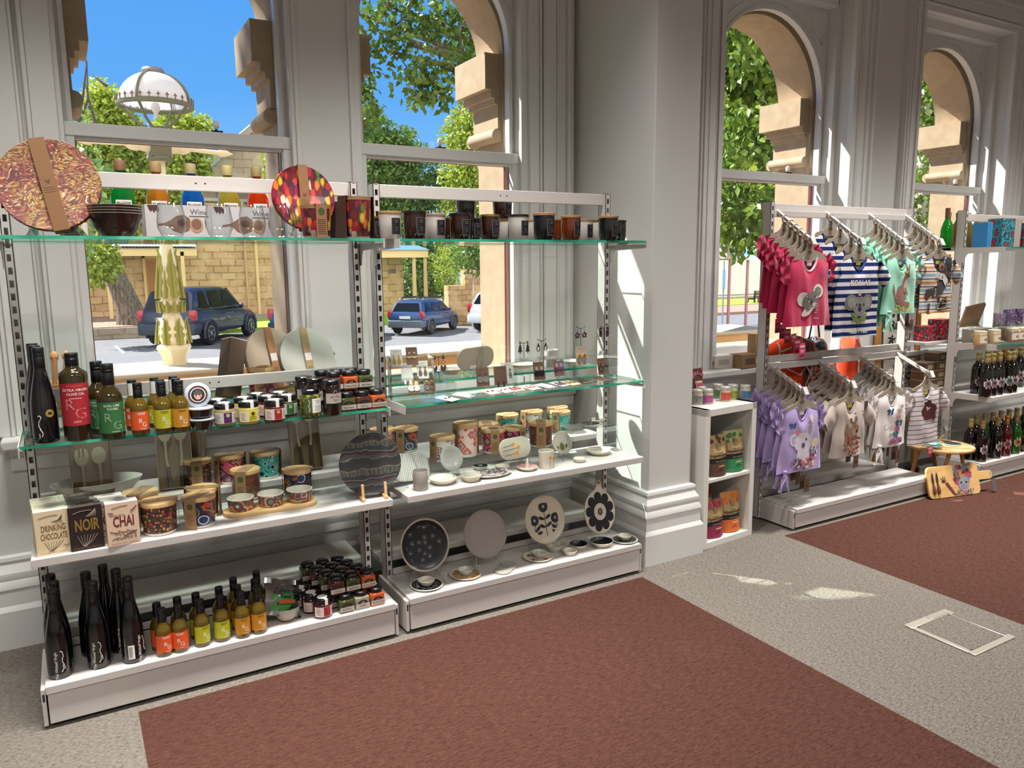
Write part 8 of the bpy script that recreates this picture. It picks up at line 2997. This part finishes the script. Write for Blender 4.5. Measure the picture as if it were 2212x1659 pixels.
# tea towels on a leaning timber ladder
PINE = wood('pine', 'a8763c', 'c8985a', .5, 2)
t = thing('towel_ladder', 'leaning pine ladder behind the garment rack, hung with printed tea towels', 'ladder', (5.12, 3.31, 0), -8)
for x in (-.19, .19):
    MB().at(TR(x, 0, 0) @ RX(-3)).box(-.02, .02, -.014, .014, 0, 1.72 if x < 0 else 1.25).build('rail', PINE, t, bevel=.002)
for z in (.35, .80, 1.16):
    MB().at(TR(0, z * .052, z)).tube([(-.19, 0, 0), (.19, 0, 0)], .012, 8).build('rung', PINE, t)


def towel(label, z1, h, rows):
    t = thing('tea_towel', label, 'tea towel', (5.12, 3.31, 0), -8, 'printed tea towels on the ladder')
    b = MB()
    y1 = z1 * .052 - .02
    for s, e in ((-1, 0), (1, .004)):
        b.grid(10, 12, lambda u, v, s=s, e=e: ((u - .5) * .30 * -s, y1 + e + .006 * math.sin(u * 14 + v * 2) - .012 * (1 - v), z1 - h + h * v))
    b.build('cloth', fabric('calico_' + str(h), 'd0ccc4'), t, sharp=70)
    b = MB().at(facing(0, y1 - .020, z1 - h))
    for s, size, x, z, bold in rows:
        if s == '*':
            for k in range(5):
                a = R(90 + 72 * k)
                b.poly([(x + .004 * math.cos(a + 1.5), z + .004 * math.sin(a + 1.5)), (x + size * math.cos(a), z + size * math.sin(a)), (x + .004 * math.cos(a - 1.5), z + .004 * math.sin(a - 1.5)), (x + size * .5 * math.cos(a - .6), z + size * .5 * math.sin(a - .6))], 0, 0)
        else:
            b.text(s, size, TR(x, z, 0), 0, bold, .9)
    b.build('lettering', mat('1a1a1c', .8), t)


towel('upper tea towel printed with place names and a black leaf', 1.16, .33, (('SOUTH W', .030, .0, .27, .0), ('Ruthe', .085, -.02, .185, .04), ('*', .045, -.09, .11, 0), ('GU', .075, .04, .10, .01), ('Tang', .055, .05, .03, .0)))
towel('lower tea towel printed with capital place names', .80, .38, (('YACKAN', .060, .02, .30, .0), ('BEEC', .070, .02, .23, .03), ('RIGHT W', .055, .03, .165, .0), ('MOUNT', .060, .02, .10, .0), ('NT B', .095, .0, .01, .05)))

# floral tins and brown boxes on the rear shelves of the wine unit
FLORAL = rings('red_floral_pattern', 'EUCLIDEAN', 34, [(0, 'd8b83a'), (.12, 'c82a3a'), (.34, 'a01e30'), (.48, '4a1a24'), (.6, '3a3440'), (.75, '8a8088')], .012, 1.0, flat=True)
for x, w, h, lb in ((5.20, .13, .10, 'short red floral carton on the rear shelf beside the wine unit post'), (5.37, .15, .14, 'taller red floral carton nearest the wine unit post')):
    t = thing('floral_carton', lb, 'carton', (x, 3.2, .936), 0, 'red floral cartons')
    MB().box(-w / 2, w / 2, -.05, .05, 0, h).build('box', FLORAL, t, bevel=.002)
    MB().box(-w / 2, w / 2, -.05, .05, h, h + .003).build('lid_flap', mat('8a3038', .6), t)
kt = thing('brown_box', 'x', 'box', (0, 0, -5), 0, 'small stacked brown boxes behind the wine unit post')
MB().box(-.062, .062, -.05, .05, 0, .058).build('box', mat('6a4a34', .6), kt, bevel=.002)
MB().box(-.03, .03, -.0508, -.05, .014, .044).build('label', mat('a89880', .6), kt)
MB().box(-.063, .063, -.051, .051, .058, .061).build('lid', mat('c8beb0', .6), kt)
kt = Kind(kt)
for c_ in range(2):
    for r_ in range(4 if c_ else 3):
        kt.put((5.20 + .14 * c_, 3.2, .60 + .062 * r_), 3 * r_ - 4, 'small brown box in the %s stack behind the wine unit post, %s' % (('left', 'right')[c_], ('bottom one', 'second up', 'third up', 'topmost')[r_]))

# ================================================================ wine unit
WINE = mat('0e0809', .08, coat=.7, name='dark_wine')
CAPG = mat('a8905a', .4, .3, name='gold_foil')


def wine_kind(glass, labc, art, capm=CAPG):
    t = bottle('wine_bottle', 'x', 'bottle', 'wine bottles on the right unit', [(.0001, 0), (.036, 0), (.038, .005), (.038, .16), (.034, .185), (.021, .212), (.0155, .225), (.0148, .27)], glass, .0162, .225, .285, capm)
    b = MB()
    b.wshape(.038, 2, .088, [(x, y) for x, y in circ(.031, 8, ry=.038, a0=R(22.5), a1=R(22.5) + 2 * PI)], 0, .0004)
    b.wshape(.038, 2, .085, circ(.021, 16, ry=.024), 1, .0008)
    b.wshape(.038, 2, .089, star_pts(6, .007, .017), 2, .0012)
    lines(b, .0394, .112, 2, 1, 14, 1)
    b.build('label', [mat(labc, .6), mat(art, .6), mat('3a2a2a', .6)], t)
    return Kind(t)


WK = {'dark': wine_kind(WINE, 'd8d4d0', '8a6a74'), 'pale': wine_kind(clear('pale_wine', 'c8c6a8', 1, edge_tint='6a6a5a'), 'd0d0c8', '4a6a64'), 'red': wine_kind(mat('5a0e12', .08, coat=.7, name='red_wine'), 'cfc8c4', 'a84a5a', mat('d09a3a', .3, .6)), 'green': wine_kind(mat('1a5a1a', .08, coat=.7, name='green_wine'), 'cfcabc', 'b86a3a')}
MID = ((2107, 'dark'), (2133, 'dark'), (2165, 'dark'), (2188, 'pale'), (2210, 'dark'))
for k, (px, w_) in enumerate(MID):
    p_ = stand(px, 855 if k < 3 else 852, .588, .038)
    WK[w_].put((p_.x, 2.81, .588), -38 + 7 * (k % 3), '%s wine bottle, front row of the white shelf, %s from the post' % (w_, ORD[k] if k else 'first'))
for k in range(7):
    p_ = (5.36 + .105 * k, 2.91 + .0 * k, .588)
    WK[('dark', 'dark', 'dark', 'red', 'dark', 'dark', 'dark')[k]].put(p_, -40, 'wine bottle in the back row of the white shelf, %s from the post' % (ORD[k] if k else 'first'))
BOT = ((2095, 970, 'dark'), (2121, 985, 'dark'), (2152, 990, 'dark'), (2172, 985, 'red'), (2192, 982, 'green'), (2212, 975, 'pale'))
for k, (px, py, w_) in enumerate(BOT):
    p_ = onY(px, 950, 2.83 if k not in (0,) else 2.9)
    WK[w_].put((p_.x, 2.83 if k else 2.90, .13), -36 + 8 * (k % 3), '%s wine bottle, front row of the lowest right shelf, %s from left' % (w_, ORD[k] if k else 'first'))
for k in range(7):
    WK[('dark', 'green', 'dark', 'dark', 'dark', 'green', 'dark')[k]].put((5.46 + .105 * k, 2.945, .13), -40, 'wine bottle in the back row of the lowest right shelf, %s along' % (ORD[k] if k else 'first'))

p_ = onY(2059, 500, 3.12)
t = thing('spirit_bottle', 'tall bright green spirit bottle left of the wine unit post', 'bottle', (5.235, 3.13, 1.576), 0)
MB().lathe([(.0001, 0), (.036, 0), (.038, .005), (.036, .12), (.024, .165), (.0145, .19), (.0135, .22)], 20).build('glass_body', liquid('green_spirit', '14c83c', .7), t)
MB().lathe([(.0155, .20), (.0155, .265), (.0001, .266)], 16).build('capsule', mat('7a4a3a', .5), t)
MB().box(5.06, 5.27, 3.11, 3.27, 1.558, 1.575).build('back_shelf', WHITE, G4)
kt = None
PARROT = rings('parrot_floral_pattern', 'EUCLIDEAN', 22, [(0, 'c82a34'), (.2, '8a1e2c'), (.36, '2a6a7a'), (.5, '3a9aa8'), (.66, '1c4a5a'), (.8, '5aa0a8')], .02, 1.0, flat=True)
for (x, y, w, h, m_, lb) in ((5.34, 2.95, .05, .16, mat('3a8ac8', .4), 'slim blue carton beside the wine unit post'), (5.47, 2.90, .15, .185, PARROT, 'teal floral carton, first on the top shelf of the wine unit'), (5.62, 2.93, .13, .185, mat('b0a49c', .6), 'pale grey carton between the two teal floral ones'), (5.78, 2.88, .16, .16, PARROT, 'second teal floral carton at the right edge of the top shelf')):
    t = thing('gift_carton', lb, 'carton', (x, y, 1.576), 0, 'gift cartons on the top shelf of the wine unit')
    MB().box(-w / 2, w / 2, -.05, .05, 0, h).build('box', m_, t, bevel=.002)
    MB().box(w / 2, w / 2 + .001, -.05, .05, 0, h).box(-w / 2, w / 2, -.05, .05, h, h + .001).build('side_print', mat('8a2430', .6) if 'teal' in lb else PAPERW, t)
for k in range(6):
    t = thing('spirit_bottle', 'capped bottle behind the top shelf gift cartons, %s from the post' % (ORD[k] if k else 'first'), 'bottle', (5.33 + .12 * k, 3.18, 1.576), 0, 'capped bottles behind the gift cartons')
    MB().lathe([(.0001, 0), (.034, 0), (.036, .005), (.036, .15), (.016, .19), (.015, .215)], 16).build('glass_body', mat('6a5a2a', .1, coat=.5), t)
    MB().lathe([(.018, .213), (.018, .243), (.0001, .244)], 14).build('cap', mat('9a8a4a', .5), t)

# jams and mugs on the middle glass
JAMS = ('d8b070', 'd8b884', 'c8b090', 'a89080', 'b88a6a', 'c0a080')
for k, c in enumerate(JAMS):
    p_ = onY((2118, 2148, 2172, 2186, 2200, 2211)[k], 715, (2.84, 2.84, 2.9, 2.84, 2.84, 2.84)[k])
    t = thing('jam_jar', 'pale labelled jar on the middle glass of the wine unit, %s from left' % (ORD[k] if k else 'first'), 'jar', (p_.x, (2.84, 2.84, 2.9, 2.84, 2.84, 2.84)[k], .936), 0, 'pale labelled jars on the wine unit')
    MB().lathe([(.0001, 0), (.038, 0), (.040, .004), (.040, .072), (.034, .078)], 24).build('glass_body', mat(c, .2, coat=.5), t)
    MB().lathe([(.037, .076), (.039, .077), (.039, .092), (.0001, .093)], 24).build('lid', mat('d8ccb0', .4), t)
    MB().band(.0403, .014, .06, -60, 60, 0, 12).band(.0406, .03, .045, -20, 30, 1, 8).build('label', [mat('e2d8c8', .6), mat('b06a4a', .6)], t)
riser('clear riser over the pale labelled jars on the wine unit', 5.62, 2.90, .936, .62, .16, .115)
p_ = onY(2122, 678, 3.0)
t = thing('serving_board', 'brown wooden board propped on a clear stand on the wine unit', 'board', (5.50, 3.06, 1.10), 0, rot=(R(8), 0, R(4)))
MB().at(RX(90)).prism([(-.15, -.07), (.11, -.075), (.16, .08), (.14, .095), (-.11, .075)], -.006, .006, bev=.003).build('board', wood('dark_board', '8a6a4a', 'a88662', .4, 0), t)
clear_easel('clear stand under the brown board on the wine unit', (5.50, 3.08, .985), 180, .04, .16, .05, .005)
for k, (px, c, h, lb) in enumerate(((2165, 'b0a0b8', .08, 'floral mug on the clear riser of the wine unit'), (2185, '7a6a9a', .10, 'tall purple mug with a face on the clear riser'), (2204, '5a3a7a', .10, 'purple patterned tin at the right edge on the clear riser'))):
    p_ = onY(px, 690, 2.86)
    t = thing('mug', lb, 'mug', (p_.x, 2.88, 1.052), 20 * k, 'mugs on the wine unit riser')
    MB().lathe([(.0001, 0), (.032, 0), (.034, .003), (.036, h), (.034, h), (.032, .006), (.0001, .005)], 24).build('body', rings('mug_pattern_%d' % k, 'EUCLIDEAN', 60, [(0, 'd8ccd0'), (.3, c), (.6, '8a6a9a'), (.8, 'c8b8c8')], .005), t)
    MB().tube([(.034, 0, h * .75), (.055, 0, h * .7), (.055, 0, h * .3), (.034, 0, h * .22)], .005, 6).build('handle', mat(c, .4), t)
for k in range(3):
    t = thing('tea_carton', 'small muted carton on the middle glass near the post, %s one' % ('left', 'middle', 'right')[k], 'carton', (5.33 + .09 * k, 2.97, .936), 4 * k, 'small cartons near the wine unit post')
    MB().box(-.04, .04, -.03, .03, 0, .09).build('box', mat(('8a8478', '9a7a5a', '7a7a6a')[k], .6), t, bevel=.002)
    MB().box(-.025, .025, -.0308, -.03, .025, .065).build('label', mat(('c8b890', 'd8d0c0', 'b09a70')[k], .6), t)

# ---------------------------------------------------------------- low picnic table and the printed board on the carpet
tx, ty, tz = 4.93, 2.875, .285
t = thing('picnic_table', 'low round folding wine table with wooden legs between the two units', 'table', (tx, ty, 0), 0)
MB().at(TR(0, 0, tz - .016)).prism(circ(.20, 40), 0, .016, bev=.003).build('table_top', wood('table_wood', '9a7648', 'c8a070', .5, 0), t)
for s in (-1, 1):
    for y in (-1, 1):
        MB().tube([(s * .17, y * .10, .0), (s * .06, y * .10, tz - .015)], .013, 6).build('leg', PINE, t)
for x, y, w_, c, lb in ((-.06, .02, .062, '3a7a80', 'teal swirled coaster on the wine table'), (.08, -.03, .055, '2a3a3c', 'dark coaster at the right of the wine table'), (.02, .08, .06, '5a9aa0', 'pale teal plate at the back of the wine table')):
    t = thing('coaster', lb, 'coaster', (tx + x, ty + y, tz), 0, 'coasters on the wine table')
    MB().lathe([(.0001, 0), (w_ * .9, 0), (w_, .004), (w_ * .95, .006), (.0001, .003)], 24).build('body', mat(c, .2, coat=.5), t)
    MB().lathe([(w_ * .99, .0035), (w_ * 1.02, .0045), (w_ * .97, .0065)], 24, close=False).build('rim', mat('c8b890', .4), t)
kt = thing('wine_glass', 'x', 'glass', (0, 0, -5), 0, 'wine glasses on the low table')
MB().lathe([(.03, 0), (.03, .002), (.004, .006), (.0035, .06), (.012, .068), (.032, .09), (.036, .115), (.030, .15), (.0295, .15), (.035, .115), (.031, .091), (.010, .07), (.0001, .068)], 30).build('bowl', WG, kt)
kt = Kind(kt)
for x, y, lb in ((-.12, -.05, 'stemmed glass at the left edge of the wine table'), (.13, .04, 'stemmed glass at the right of the wine table'), (.06, .11, 'stemmed glass at the back of the wine table')):
    kt.put((tx + x, ty + y, tz), 0, lb)
p_ = on(2012, 1078, 0)
ba, bb = on(2008, 1080, 0), on(2118, 1066, 0)
ang = math.degrees(math.atan2(bb.y - ba.y, bb.x - ba.x))
bw = math.hypot(bb.x - ba.x, bb.y - ba.y)
t = thing('printed_board', 'pale wooden cheese board printed with flowers and spreaders, leaning on its edge on the carpet', 'board', ((ba.x + bb.x) / 2, (ba.y + bb.y) / 2, 0), 0, rot=(R(-16), 0, R(ang)))
hb = .20
o = [(x, y + hb / 2 + .002) for x, y in rrect(bw, hb, .03, 5)]
i_ = [k for k, p in enumerate(o) if p[0] > bw / 2 - 1e-6 or (p[0] > bw / 2 - .03 and p[1] > hb / 2)]
b = MB().at(RX(90))
b.prism(o, -.007, .007, bev=.003)
b.prism([(x + bw / 2 + .05, y + .115) for x, y in rrect(.13, .055, .02, 5)], -.006, .006, bev=.003)
b.build('board', wood('pale_board', 'c89a5a', 'dcb47a', .4, 0), t)
b = MB().at(facing(0, -.0076, 0))
rr = random.Random(12)
for k in range(90):
    b.poly(circ(rr.uniform(.008, .020), 8, rr.uniform(.01, .14), rr.uniform(.085, .195)), rr.randrange(5), .0001 + k * .00002)
b.poly(circ(.042, 24, .075, .07, .052), 5, .0022).poly(circ(.026, 18, .072, .05, .024), 1, .0024)
for s in (-1, 1):
    b.poly(circ(.008, 10, .075 + s * .02, .085), 6, .0026)
b.poly([(-.075, .09), (-.055, .10), (.0, .02), (.02, -.0 + .012), (.0, .008), (-.02, .02)], 3, .0021)
for k in range(7):
    b.tube([(-.082, .10, .0005), (-.082 + .022 * math.cos(k * .9), .115 + .022 * math.sin(k * .9), .0005)], .002, 4, 6)
for k in range(40):
    b.poly(circ(rr.uniform(.004, .010), 7, rr.uniform(.02, .15), rr.uniform(.01, .04)), rr.randrange(5), .0025 + k * .00002)
b.build('printed_art', [mat('a8465a', .6), mat('7a7a98', .6), mat('c88a4a', .6), mat('6a2a44', .6), mat('5a7a6a', .6), mat('8a8a94', .6), mat('2a2428', .6)], t)
for x in (-.17, -.135):
    b = MB().at(facing(x, -.010, 0))
    b.prism([(-.004, .09), (.004, .09), (.008, .12), (.005, .155), (0, .168), (-.006, .15), (-.008, .12)], 0, .002, 0)
    b.tube([(0, .095, .003), (0, .07, .003), (0, .05, .003), (0, .03, .003)], [.004, .009, .012, .007], 8, 1)
    b.build('spreader', [mat('5a5450', .3, .7), mat('6a4434', .5)], t)
b = MB()
b.tube([(bw / 2 + .09, -.008, .125), (bw / 2 + .105, -.02, .11), (bw / 2 + .10, -.02, .08)], .0015, 5)
b.box(bw / 2 + .08, bw / 2 + .12, -.022, -.020, .01, .085)
b.build('swing_tag', mat('5a5450', .6), t)
t = thing('gift_tin', 'black cylinder tin on the carpet under the low wine table', 'tin', (4.86, 3.02, 0), 0)
MB().lathe([(.0001, 0), (.05, 0), (.05, .11), (.0001, .11)], 24).build('body', mat('16161a', .4), t)
MB().band(.0505, .03, .08, -60, 60, 0).build('label', mat('b8a890', .6), t)
